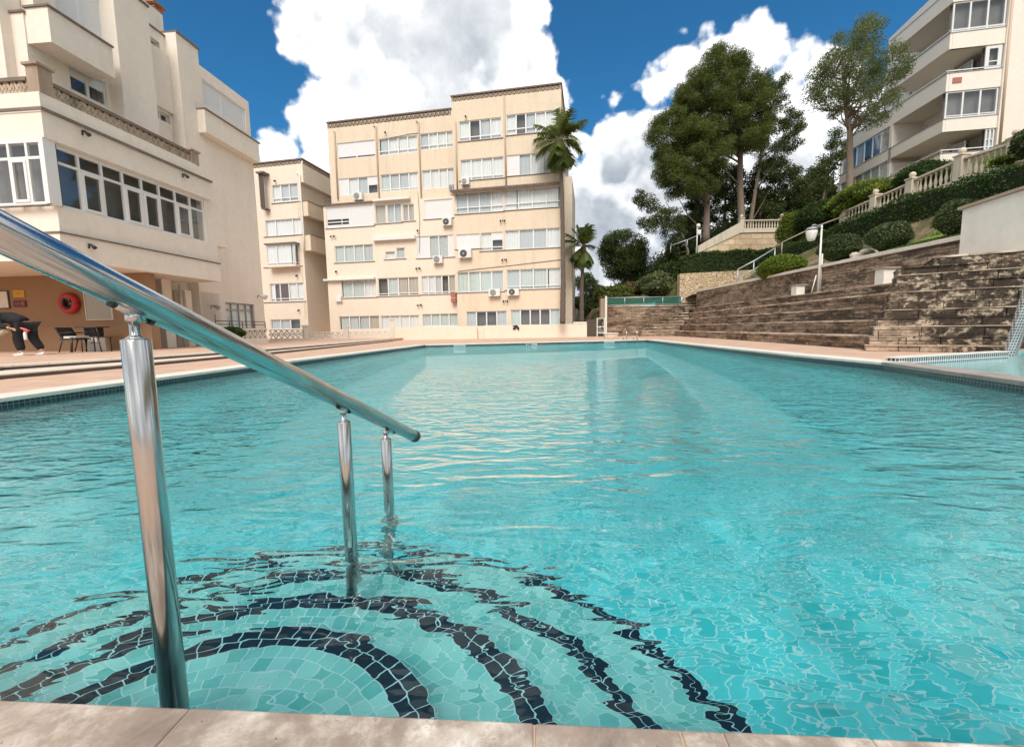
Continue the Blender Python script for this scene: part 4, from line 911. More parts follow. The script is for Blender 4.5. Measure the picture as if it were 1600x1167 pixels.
fence(422, 474.5, 514.5, 528, (27.5, 29.0), "white pierced fence in front of the narrower block's ground floor window", [(477.5, 508)])
fence(480, 611, 517, 527, (29.3, 30.6), "long low pierced fence running to the white end post beside the low wall", [(540, 509), (612, 497.5)], unit=0.4)

# ================================================================== left building
FA = Fr((-13.19, 0), (0.086, 1))
lb = empty("apartment_building", FA.w(12, -2, 0), "large cream building on the left with a balustraded terrace over a glazed first floor", "building", "apartment buildings round the pool")
sc_ = FA.hit(95.5, 385, 0)[0]; se_ = FA.hit(344.3, 425, 0)[0]; zs0 = FA.hit(344.2, 440.3, 0)[1]; zs1 = FA.hit(345, 413.4, 0)[1]
su_ = FA.hit(66, 190, 0)[0]; sue = FA.hit(329.5, 300, 0)[0]; zf0 = FA.hit(328.2, 312.6, 0)[1]; zf1 = FA.hit(331, 284.6, 0)[1] 
zw0 = FA.hit(319.7, 379.5, -0.12)[1]; zw1 = FA.hit(311, 312.6, -0.25)[1]; swe = FA.hit(321, 350, -0.12)[0]; sw0 = FA.hit(88, 280, -0.12)[0]
LFT = -16.0
print("A", sc_, se_, zs0, zs1, su_, sue, zf0, zf1, zw0, zw1)
GZ = 0.15
mb = MB()
FA.box(mb, sc_, se_, LFT, 0, zs0, zs1)                                        # canopy slab
FA.box(mb, sc_ + 0.10, swe + 0.5, LFT, -0.10, zs1 + 0.002, zw0)                      # band under the windows
FA.box(mb, su_, sue, LFT, 0, zf0, zf1 - 0.06)                                 # upper fascia
FA.box(mb, swe, sue + 0.8, LFT, -0.10, zw0 + 0.002, zf0 - 0.002)
mb.build("first_floor", MT['left_wall'], lb)
mb = MB(); FA.box(mb, sc_ - 0.03, se_ + 0.03, LFT, 0.03, zs1 - 0.0, zs1 + 0.045); mb.build("ledge", MT['coping_dark'], lb); mb = MB(); FA.box(mb, su_ - 0.04, sue + 0.04, LFT, 0.07, zf1 - 0.058, zf1 + 0.012)
mb.build("ledge", MT['coping_dark'], lb)
mb = MB(); FA.box(mb, su_ - 0.02, sue, LFT, 0.02, zf1 - 0.10, zf1 - 0.06); mb.build("light_strip", MT['white_plastic'], lb)
# glazed corner: side row and front row
window(FA, sw0, swe, zw0 + 0.002, zw1, -0.14, 'dddddddd', lb, transom=0.27, casement=(1, 3, 4, 6), fw=0.07, mull=0.035)
mb = MB(); FA.box(mb, sc_ + 0.4, swe, LFT, -1.6, zw0, zf0 - .01); mb.build("inner_room", MT['cur_b'], lb)
mb = MB(); FA.box(mb, sw0 - 0.27, sw0 - 0.002, -0.2, -0.12, zw0 + .002, zf0 - .002); FA.box(mb, sw0, swe, -0.3, -0.13, zw1 + .002, zf0 - .002); mb.build("corner_post", MT['white'], lb)
FF = Fr(FA.w(sw0 - 0.30, 0, 0), FA.n)           # front-facing planes: s runs to the right
a = FF.hit(-95, 280, 0)[0]; b = FF.hit(73, 280, 0)[0]; z1f = FF.hit(0, 232.5, 0)[1]
window(FF, a, b, zw0 + .002, zw1, -0.02, 'dddddd', lb, transom=0.27, casement=(1, 4), fw=0.06, mull=0.035)
mb = MB(); FF.box(mb, b + .002, -0.122, -0.3, -0.01, zw0 + .002, zf0 - .002); FF.box(mb, a - 6, a - 0.002, -0.3, -0.01, zw0 + .002, zf0 - .002); FF.box(mb, a, b, -0.3, -0.02, zw1 + .002, zf0 - .002); mb.build("front_post", MT['white'], lb)
mb = MB(); FA.box(mb, sc_ + 0.5, swe, LFT, -0.5, zw1 + 0.01, zf0 - 0.01); mb.build("ceiling", MT['soffit'], lb)
# terrace parapet
zp1 = FA.hit(66, 145, 0)[1]; zr1 = FA.hit(78, 126.5, 0)[1]; spe = FA.hit(308, 255, 0)[0]
mb = MB(); FA.box(mb, su_ + 0.02, spe, -0.26, -0.02, zf1, zp1); FA.box(mb, su_ + 0.02, su_ + 0.26, LFT, -0.262, zf1, zp1); mb.build("parapet_base", MT['left_wall'], lb)
mb = MB(); lattice(FA, mb, su_ + 0.3, spe - 0.2, -0.2, -0.08, zp1, zr1 - 0.09, 0.22, th=0.042)
mb.build("balustrade", MT['stone_rail2'], lb); mb = MB(); FFt = Fr(FA.w(su_ + 0.02, 0, 0), FA.n); lattice(FFt, mb, -8, -0.4, -0.2, -0.08, zp1, zr1 - 0.09, 0.22, th=0.042)
mb.build("balustrade", MT['stone_rail2'], lb)
mb = MB(); FA.box(mb, su_ + 0.3, spe - 0.2, -0.25, -0.03, zr1 - 0.088, zr1); FFt.box(mb, -8, -0.4, -0.25, -0.03, zr1 - 0.088, zr1); mb.build("balustrade_rail", MT['coping_dark'], lb)
zpt = FA.hit(62, 99, 0)[1]
for s, zt_ in ((su_ + 0.04, zpt), (spe - 0.22, zr1 + 0.10)):
    mb = MB(); FA.box(mb, s, s + 0.34, -0.36, -0.01, zp1 - 0.002, zt_ - 0.07); FA.box(mb, s - 0.05, s + 0.39, -0.41, 0.04, zt_ - 0.07, zt_); mb.build("balustrade_post", MT['stone_rail'], lb, bevel=0.01)
# upper storeys
ZR = 13.6; n2 = -2.0; n1 = -1.5
def px_s(px, py, n): return FA.hit(px, py, n)[0]
sb0 = px_s(34.5, 14.5, n2); zbt = FA.hit(34.5, 16, n2)[1]; sb1 = px_s(67, 35, n2)
bs0 = px_s(73.5, 8, -1.24); bs1 = px_s(175, 75, -1.24); bz1 = FA.hit(73.5, 7, -1.24)[1]; bz0 = FA.hit(81.3, 66.3, -1.24)[1]
p1a = px_s(183, 60, n1); p1b = px_s(232, 30, n1); zp1t = FA.hit(229.6, 9, n1)[1]
rz = FA.hit(262, 60, n2)[1]; p2a = px_s(275, 60, n1); p2b = px_s(309.5, 85, n1); p2z = FA.hit(309, 76, n1)[1]
wz = FA.hit(390.5, 161.5, n1)[1]; we = px_s(395, 250, n1)
print("A2", sb0, sb1, zbt, bs0, bs1, bz0, bz1, p1a, p1b, zp1t, rz, p2a, p2b, p2z, wz, we)
holes = []; wl = MB()
w2 = rect(FA, (106.3, 97), (168.7, 168.7), n2); w3 = [px_s(88, 20, n2), px_s(163, 50, n2), bz1 + 0.05, bz1 + 2.0]
FA.wall(wl, sb1 - 0.2, p1a + 0.05, zf1, ZR, n2, [w2, w3], 0.16, back=0.4)
window(FA, *w2, n2 - 0.05, 'hh', lb, half=0.45); window(FA, *w3, n2 - 0.05, 'ss', lb)
FA.box(wl, bs0 - 0.3, p1a + 3, LFT, n2 - 0.42, zf1, ZR - 0.02)
FA.box(wl, sb0, sb1, LFT, n2 + 0.002, zf1, zbt - 0.06)                       # balcony block at the front
FA.box(wl, bs0, bs1, n2 + 0.003, -1.24, bz0, bz1 - 0.06)                            # bay parapet
wl.build("upper_wall", MT['left_wall'], lb)
wl = MB(); FA.box(wl, p1a, p1b, LFT, n1, zf1, zp1t - 0.06); FA.box(wl, p2a, p2b, n2 - 1, n1, GZ, p2z - 0.06)
wl.build("pier", MT['left_wall'], lb)
# recess between the piers
s0h = rect(FA, (236.5, 58), (259, 84), n2); s1h = rect(FA, (248, 172), (265.7, 195), n2)
s0h[0] = p1b + 0.15; s0h[1] = p2a - 0.25; s1h[0] = p1b + 0.4; s1h[1] = p1b + 1.1
wl = MB(); FA.wall(wl, p1b - 0.02, p2a + 0.02, GZ, rz - 0.06, n2, [s0h, s1h], 0.2, back=0.4); FA.box(wl, p1b, p2a, LFT, n2 - 0.42, GZ, rz - 0.06)
FA.box(wl, p1b + 0.002, p2a - 0.002, n2 + 0.003, n2 + 0.12, s1h[3] + 0.1, s0h[2] - 0.1); wl.build("recessed_wall", MT['left_wall'], lb)
window(FA, *s0h, n2 - 0.12, 'g', lb); window(FA, *s1h, n2 - 0.12, 'dd', lb)
# end wing
wwin = rect(FA, (315, 123), (385.5, 206), n1); gw = rect(FA, (351.7, 472), (399.7, 514), n1)
wl = MB(); sw_ = px_s(313.5, 470, n1)
FA.wall(wl, p2b + 0.002, we, zs0 - 0.3, wz, n1, [wwin], 0.14, back=0.4)
FA.wall(wl, sw_, we, GZ, zs0 - 0.302, n1, [gw], 0.14, back=0.4)
FA.box(wl, p2b + 0.02, we - 0.002, LFT, n1 - 0.42, zs0 - 0.3, wz - 0.02)
FA.box(wl, sw_ - 0.002, we - 0.002, LFT, n1 - 0.42, GZ, zs0 - 0.31); FA.box(wl, sw_, sw_ + 0.3, n1 - 0.42, n1 - 0.002, GZ, zs0 - 0.31)
FA.box(wl, we - 0.3, we - 0.001, n1 - 0.42, n1 - 0.002, zs0 - 0.3, wz - 0.02)
e0 = px_s(323, 214, -1.15); e1 = px_s(397.5, 230, -1.15); ez1 = FA.hit(397, 218.5, -1.15)[1]; ez0 = FA.hit(394.5, 248, -1.15)[1]
FA.box(wl, e0, we + 0.02, n1 + 0.003, -1.15, ez0, ez1 - 0.05)
wl.build("end_wing_wall", MT['left_wall'], lb)
window(FA, *wwin, n1 - 0.04, 'sss', lb, split=[0, .42, .96, 1]); window(FA, *gw, n1 - 0.08, 'wwww', lb, transom=0.26, fmat=MT['grey'], mull=0.02)
mb = MB()
FA.box(mb, e0 - .02, we + 0.1, n1, -1.10, ez1 - 0.048, ez1); FA.box(mb, p2a, p2b + 0.05, LFT, n1 + 0.05, p2z - 0.058, p2z + 0.02); FA.box(mb, p1a, p1b + 0.03, LFT, n1 + 0.05, zp1t - 0.058, zp1t + 0.02)
FA.box(mb, p1b, p2a, LFT, n2 + 0.05, rz - 0.058, rz); FA.box(mb, sb0 - .04, sb1, LFT, n2 + 0.05, zbt - 0.058, zbt); FA.box(mb, bs0 - .04, bs1 + .02, n2, -1.19, bz1 - 0.058, bz1)
mb.build("roof_ledge", MT['coping_dark'], lb)
mb = MB(); FA.box(mb, p1b + .1, p2a - .1, -4.0, -2.6, rz, rz + 1.0); mb.build("roof_gable", MT['cream_light'], lb)
mb = MB(); c_ = FA.w(*(lambda h: (h[0], -3.2, h[1]))(FA.hit(243, 40, -3.2)))
zc = FA.hit(243, 41, -3.2)[1] + .35; s_c = FA.hit(243, 41, -3.2)[0]
FA.box(mb, s_c - .15, s_c + .15, -3.35, -3.05, zc - 1.2, zc + 0.25); mb.build("chimney", MT['left_wall'], lb)
mb = MB(); FA.box(mb, s_c - .3, s_c + .3, -3.5, -2.9, zc + 0.4, zc + 0.47); FA.box(mb, s_c - .22, s_c + .22, -3.42, -2.98, zc + 0.25, zc + 0.3); FA.box(mb, s_c - .05, s_c + .05, -3.25, -3.15, zc + .3, zc + .4); mb.build("chimney_cap", MT['tile_red'], lb)
# ground floor behind the canopy
sg = 14.6; FG_ = Fr(FA.w(sg, 0, 0), FA.n); ng = FG_.hit(236, 500, 0)[0]
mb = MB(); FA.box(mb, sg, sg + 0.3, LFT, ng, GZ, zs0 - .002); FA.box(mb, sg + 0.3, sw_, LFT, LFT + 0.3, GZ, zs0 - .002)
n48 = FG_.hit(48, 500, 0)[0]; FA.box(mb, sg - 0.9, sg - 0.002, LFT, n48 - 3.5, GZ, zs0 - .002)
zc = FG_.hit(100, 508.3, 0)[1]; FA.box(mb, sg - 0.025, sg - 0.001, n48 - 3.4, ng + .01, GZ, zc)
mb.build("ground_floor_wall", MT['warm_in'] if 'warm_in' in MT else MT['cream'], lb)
FH = Fr(FA.w(16.2, 0, 0), FA.n); mb = MB(); a, b = FH.hit(236, 500, 0)[0], FH.hit(258, 500, 0)[0]; FH.box(mb, a, b, -0.4, 0, GZ, zs0 - .002)
FI = Fr(FA.w(17.4, 0, 0), FA.n); a, b = FI.hit(275, 500, 0)[0], FI.hit(293, 500, 0)[0]; FI.box(mb, a, b, -0.3, 0, GZ, zs0 - 0.31)
mb.build("pilaster", MT['left_wall'], lb)
mb = MB(); FJ = Fr(FA.w(sw_ - 0.02, 0, 0), FA.n); a, b = FJ.hit(258, 500, 0)[0], FJ.hit(274, 500, 0)[0]; FJ.box(mb, a, b, -0.02, 0.0, GZ + .8, GZ + 2.0); mb.build("dark_opening", MT['brownpipe'], lb)
mb = MB(); a = FI.hit(289, 500, 0)[0]; mb.tube([FI.w(a, 0.1, GZ), FI.w(a, 0.1, zs0 - .1)], 0.05, 8); mb.build("white_pipe", MT['white_plastic'], lb)
for (px, py, n, lab, col, sc) in ((133, 207, 0.0, "black spotlight on a bracket, below the left end of the balustraded terrace", 'black', 0.85), (289, 274, 0.0, "black spotlight on a bracket, below the right end of the balustraded terrace", 'black', 0.85), (333, 479, n1, "grey floodlight on the wall left of the barred window", 'grey', 1.5), (405, 463, n1, "white floodlight on the wall right above the barred window", 'white_plastic', 2.0), (143, 384, 0.0, "small dark lamp in the canopy edge over the seats", 'black', 0.8)):
    spot(FA, px, py, lab, n, False, col, sc=sc)
# barred window's little terrace
A = FA.hit(372, 520, -0.2); B = FA.hit(417, 520, -0.2); FT = FA
t = empty("terrace_balustrade", FA.w(A[0], -0.2, GZ), "low pierced balustrade with thin dark railing under the barred window", "balustrade"); mb = MB()
z1 = FA.hit(415, 515.5, -0.2)[1]; z0 = FA.hit(415, 528, -0.2)[1]; a0 = FA.hit(340, 520, -0.2)[0]
lattice(FA, mb, a0, B[0], -0.3, -0.2, z0, z1, 0.34, th=0.03); mb.build("lattice", MT['fence_white'], t)
mb = MB(); FA.box(mb, a0, B[0], -0.34, -0.16, GZ, z0); FA.box(mb, a0, B[0], -0.34, -0.16, z1, z1 + .07); mb.build("wall_base", MT['left_wall'], t)
mb = MB(); zz = FA.hit(415, 503, -0.2)[1]
for q in (zz, (zz + z1) / 2 + .05): mb.tube([FA.w(a0, -0.25, q), FA.w(B[0], -0.25, q)], 0.018, 6)
for i in range(5): s = a0 + (B[0] - a0) * i / 4; mb.tube([FA.w(s, -0.25, z1 + .06), FA.w(s, -0.25, zz + (.25 if i == 0 else 0))], 0.018, 6)
mb.build("railing", MT['brownpipe'], t)

# raised deck on the left, two shallow steps
e = [hz(-60, 590, 0.0)]
TE = [hz(-260, 601, 0.15), hz(0, 572, 0.15), hz(187, 560.5, 0.15), hz(412, 545.5, 0.15), hz(612, 529.6, 0.15)]
LE = [hz(-260, 622, 0.07), hz(0, 586, 0.07), hz(187, 570.5, 0.07), hz(412, 551.2, 0.07), hz(614, 531.8, 0.07)]
print("TE", [(round(p.x, 2), round(p.y, 2)) for p in TE], [(round(p.x, 2), round(p.y, 2)) for p in LE])
mb = MB(); mb.prism([(p.x, p.y) for p in LE] + [(-40, 31.0), (-40, LE[0].y)], 0.004, 0.075); tag(mb.build("lower_terrace_step", MT['deck_light']), kind="structure")
mb = MB(); mb.prism([(p.x, p.y) for p in TE] + [(-9, 60), (-40, 60), (-40, TE[0].y)], 0.008, 0.15); tag(mb.build("upper_terrace", MT['deck']), kind="structure")
mb = MB()
for P, Q in zip(TE[:-1], TE[1:]): strip(P + Vector((0, 0, 0)), Q, 0.34, 0.157, 0.035, mb, 1, 1.1, over=0.035)
tag(mb.build("terrace_edge", MT['deck_light'], bevel=0.005), kind="structure")
mb = MB()
for A_, zz in ((LE, 0.056),):
    for P, Q in zip(A_[:-1], A_[1:]): strip(P, Q, 0.02, zz, zz - 0.002, mb, 1, 2.2, over=0.006)
tag(mb.build("riser_shadow_strip", MT['brownpipe']), kind="structure")  # dark strip painting in the shadow line under the lower step edge
mb = MB()
for P, Q in zip(TE[:-1], TE[1:]): strip(P, Q, 0.02, 0.118, 0.040, mb, 1, 2.2, over=0.006)
tag(mb.build("riser_shadow_strip", MT['brownpipe']), kind="structure")  # dark band standing for the shadow gap below the terrace edge

# ================================================================== right building
OC = hy(1474, 184, 31.0); FD = Fr((OC.x, 31.0), (-0.11, -1)); FGc = Fr((OC.x, 31.0), (1, -0.18))
rb = empty("apartment_building", (31.5, 31, 10), "pale apartment building with long angled balconies high above the terraces on the right", "building", "apartment buildings round the pool")
cz = lambda y: FD.hit(1478, y, 0)[1]
bands = [(236, 262), (184, 203.8), (116, 143.6), (57, 81.0), (-10, 13)]
bz = [(cz(b), cz(t)) for t, b in bands]
sE = FD.hit(1312, 270, 0)[0]; sU = FD.hit(1383, 180, 0)[0]; sF = FGc.hit(1561, 160, 0)[0]
print("D", bz, sE, sU, sF)
ZB = 8.0; rooft = bz[4][1] + 0.7
mb = MB(); body = MB(); led = MB()
for i, (z0, z1) in enumerate(bz):
    a = sE if i < 3 else sU
    if i == 2: z1b = z1
    # parapet bands round the corner: outer skin 0.16 thick, floor slab behind
    FD.box(mb, a, 0, -0.16, 0, z0, z1 - .04); FGc.box(mb, 0.165, sF, -0.16, 0.0, z0, z1 - .04)
    led = MB(); FD.box(led, a - .02, 0.02, -0.19, 0.03, z1 - .038, z1); FGc.box(led, 0.022, sF, -0.19, 0.03, z1 - .038, z1); led.build("ledge", MT['grey'], rb)
    FD.box(mb, a, 0, -3.0, -0.165, z0, z0 + 0.22); FGc.box(mb, 0.4, sF, -3.4, -0.165, z0 + 0.001, z0 + 0.219)
mb.build("balcony_band", MT['right_wall'], rb)
FD.box(body, sE, -2.4, -14, -2.2, ZB, bz[2][1] - .5); FD.box(body, sU, -2.4, -14, -2.2, bz[2][1] - .5, rooft)
FGc.box(body, 2.0, sF + 0.1, -8, -2.4, ZB, rooft)
FGc.box(body, sF, sF + 16, -12, 0.10, ZB, rooft + 3)
FD.box(body, sE, 0, -2.2, -0.17, ZB, bz[0][0] - 0.01)
for (lo_, hi_) in ((0, 1), (1, 2)): FD.box(body, FD.hit(1386, 260, 0)[0] + .02, FD.hit(1386, 260, 0)[0] + .3, -2.2, 0, bz[lo_][1] - 1.2, bz[hi_][0])
FD.box(body, sE - .002, sE + .2, -14, -0.002, ZB, bz[2][1] - .06)
body.build("wall", MT['right_wall'], rb)
sX = FD.hit(1386, 260, 0)[0]; sX2 = FD.hit(1352, 250, 0)[0]
for lo_, hi_, kk in ((0, 1, 'wtbgtw'), (1, 2, 'bdbddb')):
    window(FD, sE + 0.2, sX - 0.02, bz[lo_][1] + .002, bz[hi_][0] - .002, -0.06, kk, rb, fw=0.06)
window(FD, sE + 0.2, sX - 0.02, bz[0][1] - 2.6, bz[0][0] - .3, 0.02, 'wwtwww', rb)
for lo_, hi_ in ((1, 2), (3, 4)):
    window(FGc, 0.1, sF - 0.05, bz[lo_][1] + .002, bz[hi_][0] - .002, -0.06, 'ddd', rb, fw=0.09, mull=0.05, rail=0.1)
# open levels: doors at the back
for lo_, hi_ in ((0, 1), (2, 3)):
    a = FGc.hit(1540, 100 if lo_ == 2 else 220, 0)[0]
    window(FGc, a, sF - 0.05, bz[lo_][1] - 0.0, bz[hi_][0] - .002, -0.06, 'd' if lo_ == 2 else 'gt', rb, fw=0.22 if lo_ == 2 else 0.08, transom=0.0, rail=0.33 if lo_ == 2 else .5)
    window(FGc, 2.1, sF - 0.3, bz[lo_][0] + .3, bz[hi_][0] - .3, -2.35, 'dwd', rb)
for lo_, hi_ in ((0, 1), (1, 2), (2, 3), (3, 4)):
    window(FD, -6.6, -4.2, bz[lo_][0] + .25, bz[hi_][0] - .35, -2.14, 'dwd', rb); window(FD, -2.6, -0.8, bz[lo_][0] + .25, bz[hi_][0] - .35, -2.14, 'dg', rb)
for i in (0, 2, 3):
    mb = MB(); z = bz[i][1] + (0.16 if i else 0.22)
    FD.box(mb, sX + .3, 0.0, -0.12, -0.06, z - .03, z + .03); FGc.box(mb, 0.0, sF - 0.0, -0.12, -0.06, z - .029, z + .029)
    for s in (-8, -6, -4, -2, -0.05): FD.box(mb, s - .02, s + .02, -0.11, -0.07, bz[i][1], z - .03)
    mb.build("balcony_rail", MT['white'], rb)
pipe(FGc, [(1583, -8), (1561, 236)], 0.08, MT['pipe'], rb, 0.12)
mb = MB(); r_ = rect(FGc, (1489, 122), (1502.5, 129), 0.03); FGc.box(mb, r_[0], r_[1], 0.001, 0.04, r_[2], r_[3]); mb.build("vent_panel", MT['redbox'], rb)
# ================================================================== terraced stone seating on the right
STN = [(0.4, 0.46, 0.60, (0.19, 0.105, 0.06), 0.75, 4.0), (0.9, 0.45, 0.58, (0.04, 0.028, 0.019), 0.85, 4.5), (3.5, 0.56, 0.63, (0.55, 0.45, 0.33), 0.55, 3.5)]
MT['seat'] = brickmat("brown_stone_courses", (0.34, 0.245, 0.17), (0.52, 0.40, 0.29), (0.09, 0.065, 0.05), 0.42, 0.115, 0.010, 0.95, stain=STN, bumpd=0.02, var=0.4)
MT['seat_top'] = brickmat("worn_tread_stone", (0.60, 0.48, 0.36), (0.72, 0.60, 0.47), (0.28, 0.21, 0.16), 0.9, 0.9, 0.012, 0.9, stain=[(1.3, 0.46, 0.6, (0.16, 0.10, 0.07), 0.85, 1)], bumpd=0.01, var=0.3)
STN2 = [(1.6, 0.38, 0.55, (0.15, 0.095, 0.06), 0.8, 2.5), (1.0, 0.46, 0.54, (0.045, 0.033, 0.023), 0.88, 1.8), (2.6, 0.57, 0.61, (0.60, 0.48, 0.35), 0.85, 1.3), (9, 0.50, 0.60, (0.03, 0.022, 0.016), 0.85, 1.2)]
MT['lichen'] = brickmat("lichen_blackened_stone", (0.56, 0.44, 0.32), (0.68, 0.55, 0.42), (0.12, 0.09, 0.07), 0.7, 0.24, 0.010, 0.95, stain=STN2, bumpd=0.02, var=0.35, extra=(8.2, 9.6, -0.16, 0.07))
MT['rubble'] = None
def rubblemat():
    m, nt, b = mat("rubble_stone"); v = coord(nt, "UV", (1, 1, 1))
    mp = N(nt, "ShaderNodeMapping"); mp.inputs["Scale"].default_value = (4.2, 7.5, 1); L(nt, v, mp.inputs[0])
    vo = N(nt, "ShaderNodeTexVoronoi"); vo.feature = 'DISTANCE_TO_EDGE'; vo.inputs["Scale"].default_value = 1; L(nt, mp.outputs[0], vo.inputs["Vector"])
    v2 = N(nt, "ShaderNodeTexVoronoi"); v2.inputs["Scale"].default_value = 1; L(nt, mp.outputs[0], v2.inputs["Vector"])
    sp = N(nt, "ShaderNodeSeparateColor"); L(nt, v2.outputs["Color"], sp.inputs[0])
    c = mixc(nt, sp.outputs[0], (0.58, 0.42, 0.26), (0.74, 0.58, 0.40)); f = ramp(nt, vo.outputs["Distance"], [(0.0, (0, 0, 0)), (0.06, (1, 1, 1))])
    c = mixc(nt, f.outputs[0], (0.25, 0.16, 0.09), c); L(nt, c, b.inputs["Base Color"]); b.inputs["Roughness"].default_value = 0.95
    bump(nt, b, f.outputs[0], 1.0, 0.05); return m
MT['rubble'] = rubblemat()
MT['ashlar'] = brickmat("sandstone_ashlar", (0.62, 0.44, 0.27), (0.78, 0.62, 0.42), (0.42, 0.30, 0.2), 0.9, 0.45, 0.012, 0.9, bumpd=0.02, var=0.25)
MT['earth'] = plaster("dry_earth", (0.30, 0.20, 0.12), 0.3, (0.14, 0.15, 0.05), 0.8)
# front line of the seating at deck level, from the far end to the near block
L0s = hz(1050, 525.5, 0); L1s = hz(1150, 531.0, 0); L2s = hz(1240, 537.7, 0); L3s = hz(1353, 546.0, 0)
line = [Vector((10.9, 28.5, 0)), Vector((L1s.x, L1s.y, 0)), Vector((L2s.x, L2s.y, 0)), Vector((L3s.x, L3s.y, 0)), Vector((L3s.x + 0.02, L3s.y - 0.6, 0))]
print("LINE", [(round(p.x, 2), round(p.y, 2)) for p in line])
XW = 12.7
ztop = [0.35, 0.74, 1.13, 1.52, 1.85]; off = [0, 0.62, 1.2, 1.78, 2.3]
am = empty("stone_seating", (11, 18, 0), "long curved rows of brown stone seating rising beside the right edge of the pool", "stone steps")
for k in range(5):
    mb = MB(); poly_f = []
    for p in line:
        fx = p.x + off[k] * (XW - p.x) / (XW - 9.2) if p.x < XW else p.x
        poly_f.append((min(fx, XW - 0.3 + 0.05 * k), p.y))
    z0 = 0.0 if k == 0 else ztop[k - 1] - 0.0
    # riser block and its slightly overhanging tread
    back = [(XW + 0.6, line[-1].y), (XW + 0.6, line[0].y)]
    mb.prism(poly_f + back, z0 + (0.002 if k else 0), ztop[k] - 0.054)
    mb.build("seat_riser", MT['seat'], am)
    mb = MB()
    for i in range(len(poly_f) - 1):
        P, Q = Vector((*poly_f[i], 0)), Vector((*poly_f[i + 1], 0)); n_ = max(1, int((Q - P).length / 1.2))
        for j in range(n_):
            a = P + (Q - P) * (j / n_); b = P + (Q - P) * ((j + 1) / n_); d = (b - a).normalized() * 0.006; a = a + d; b = b - d
            jz = random.uniform(-0.008, 0.004); jx = random.uniform(0.01, 0.035)
            mb.prism([(a.x - jx, a.y), (b.x - jx, b.y), (XW + 0.5, b.y), (XW + 0.5, a.y)], ztop[k] - 0.052, ztop[k] + jz)
    mb.build("seat_tread", MT['seat_top'], am, bevel=0.008)
# upper retaining wall behind the seats
rw = empty("retaining_wall", (XW, 18, 1.85), "tall brown stone retaining wall above the top seat row with a pale capping", "wall", "retaining walls round the seating")
mb = MB(); mb.prism([(XW, 9.5), (XW + 0.5, 9.5), (XW + 0.5, 29.5), (XW, 29.5)], 1.86, 2.93); mb.build("wall_face", MT['seat'], rw)
mb = MB()
for i in range(17): y = 9.75 + i * 1.15; mb.prism([(XW - .06, y + .005), (XW + 0.55, y + .005), (XW + 0.55, y + 1.145), (XW - .06, y + 1.145)], 2.932, 3.05 + random.uniform(-.012, .012))
mb.build("capping", MT['coping'], rw, bevel=0.01)
# near block: stepped courses with staggered left ends
bl = [(1353, 538.6), (1359, 525.5), (1366, 510.0), (1371.6, 497), (1383, 484), (1388, 473), (1391, 456.5), (1399, 443), (1402, 430), (1404, 419)]
B0 = hz(1353, 548.6, 0); B1 = hz(1556, 551.5, 0); dB = (B1 - B0).normalized(); nB = Vector((-dB.y, dB.x, 0)); nB = nB if nB.y > 0 else -nB
FBk = Fr((B0.x, B0.y), (dB.x, dB.y))
nb = empty("stone_seating", (B0.x, B0.y, 0), "near block of stepped stone blackened with lichen under the white wall on the right", "stone steps")
z0 = 0.0; zlast = 0; recs = []
for k, (px, py) in enumerate(bl):
    n = -0.15 * k; s, z = FBk.hit(px, py, n)
    z = max(z, z0 + 0.12); recs.append((s, z0, z, n)); z0 = z
print("BL", [(round(a, 2), round(b, 2), round(c, 2)) for a, b, c, d in recs])
for k, (s, za, zb, n) in enumerate(recs):
    mb = MB(); a = s; ymid = 552 - zb * 45; se = FBk.hit(1577 + (550 - ymid) * 0.31, ymid, n)[0]
    while a < se - .01:
        w = min(random.uniform(0.5, 1.0), se - a); j = random.uniform(-0.015, 0.012)
        FBk.box(mb, a + 0.004, a + w - 0.004, -2.6, n + j, za + 0.002, zb - 0.028); a += w
    mb.build("stone_course", MT['lichen'], nb, bevel=0.012)
    mb = MB(); a = s - 0.02
    while a < se - .01:
        w = min(random.uniform(0.7, 1.4), se - a); FBk.box(mb, a + 0.003, a + w - 0.003, -2.6, n + 0.015 + random.uniform(-.012, .012), zb - 0.026, zb + random.uniform(-.006, .002)); a += w
    mb.build("stone_tread", MT['lichen'] if k % 2 else MT['seat_top'], nb, bevel=0.008)
# upper tier behind, starting further right
s, z = FBk.hit(1459, 401.5, -1.5); zt9 = recs[-1][2]
mb = MB(); a = s
while a < s + 8: w = random.uniform(0.6, 1.1); FBk.box(mb, a + .004, a + w - .004, -3.6, -1.45 + random.uniform(-.01, .01), zt9 + .002, z - 0.05); a += w
mb.build("stone_course", MT['lichen'], nb, bevel=0.012)
mb = MB(); FBk.box(mb, s - .03, s + 8, -3.6, -1.42, z - 0.048, z); mb.build("stone_tread", MT['seat_top'], nb, bevel=0.01)
zt10 = z
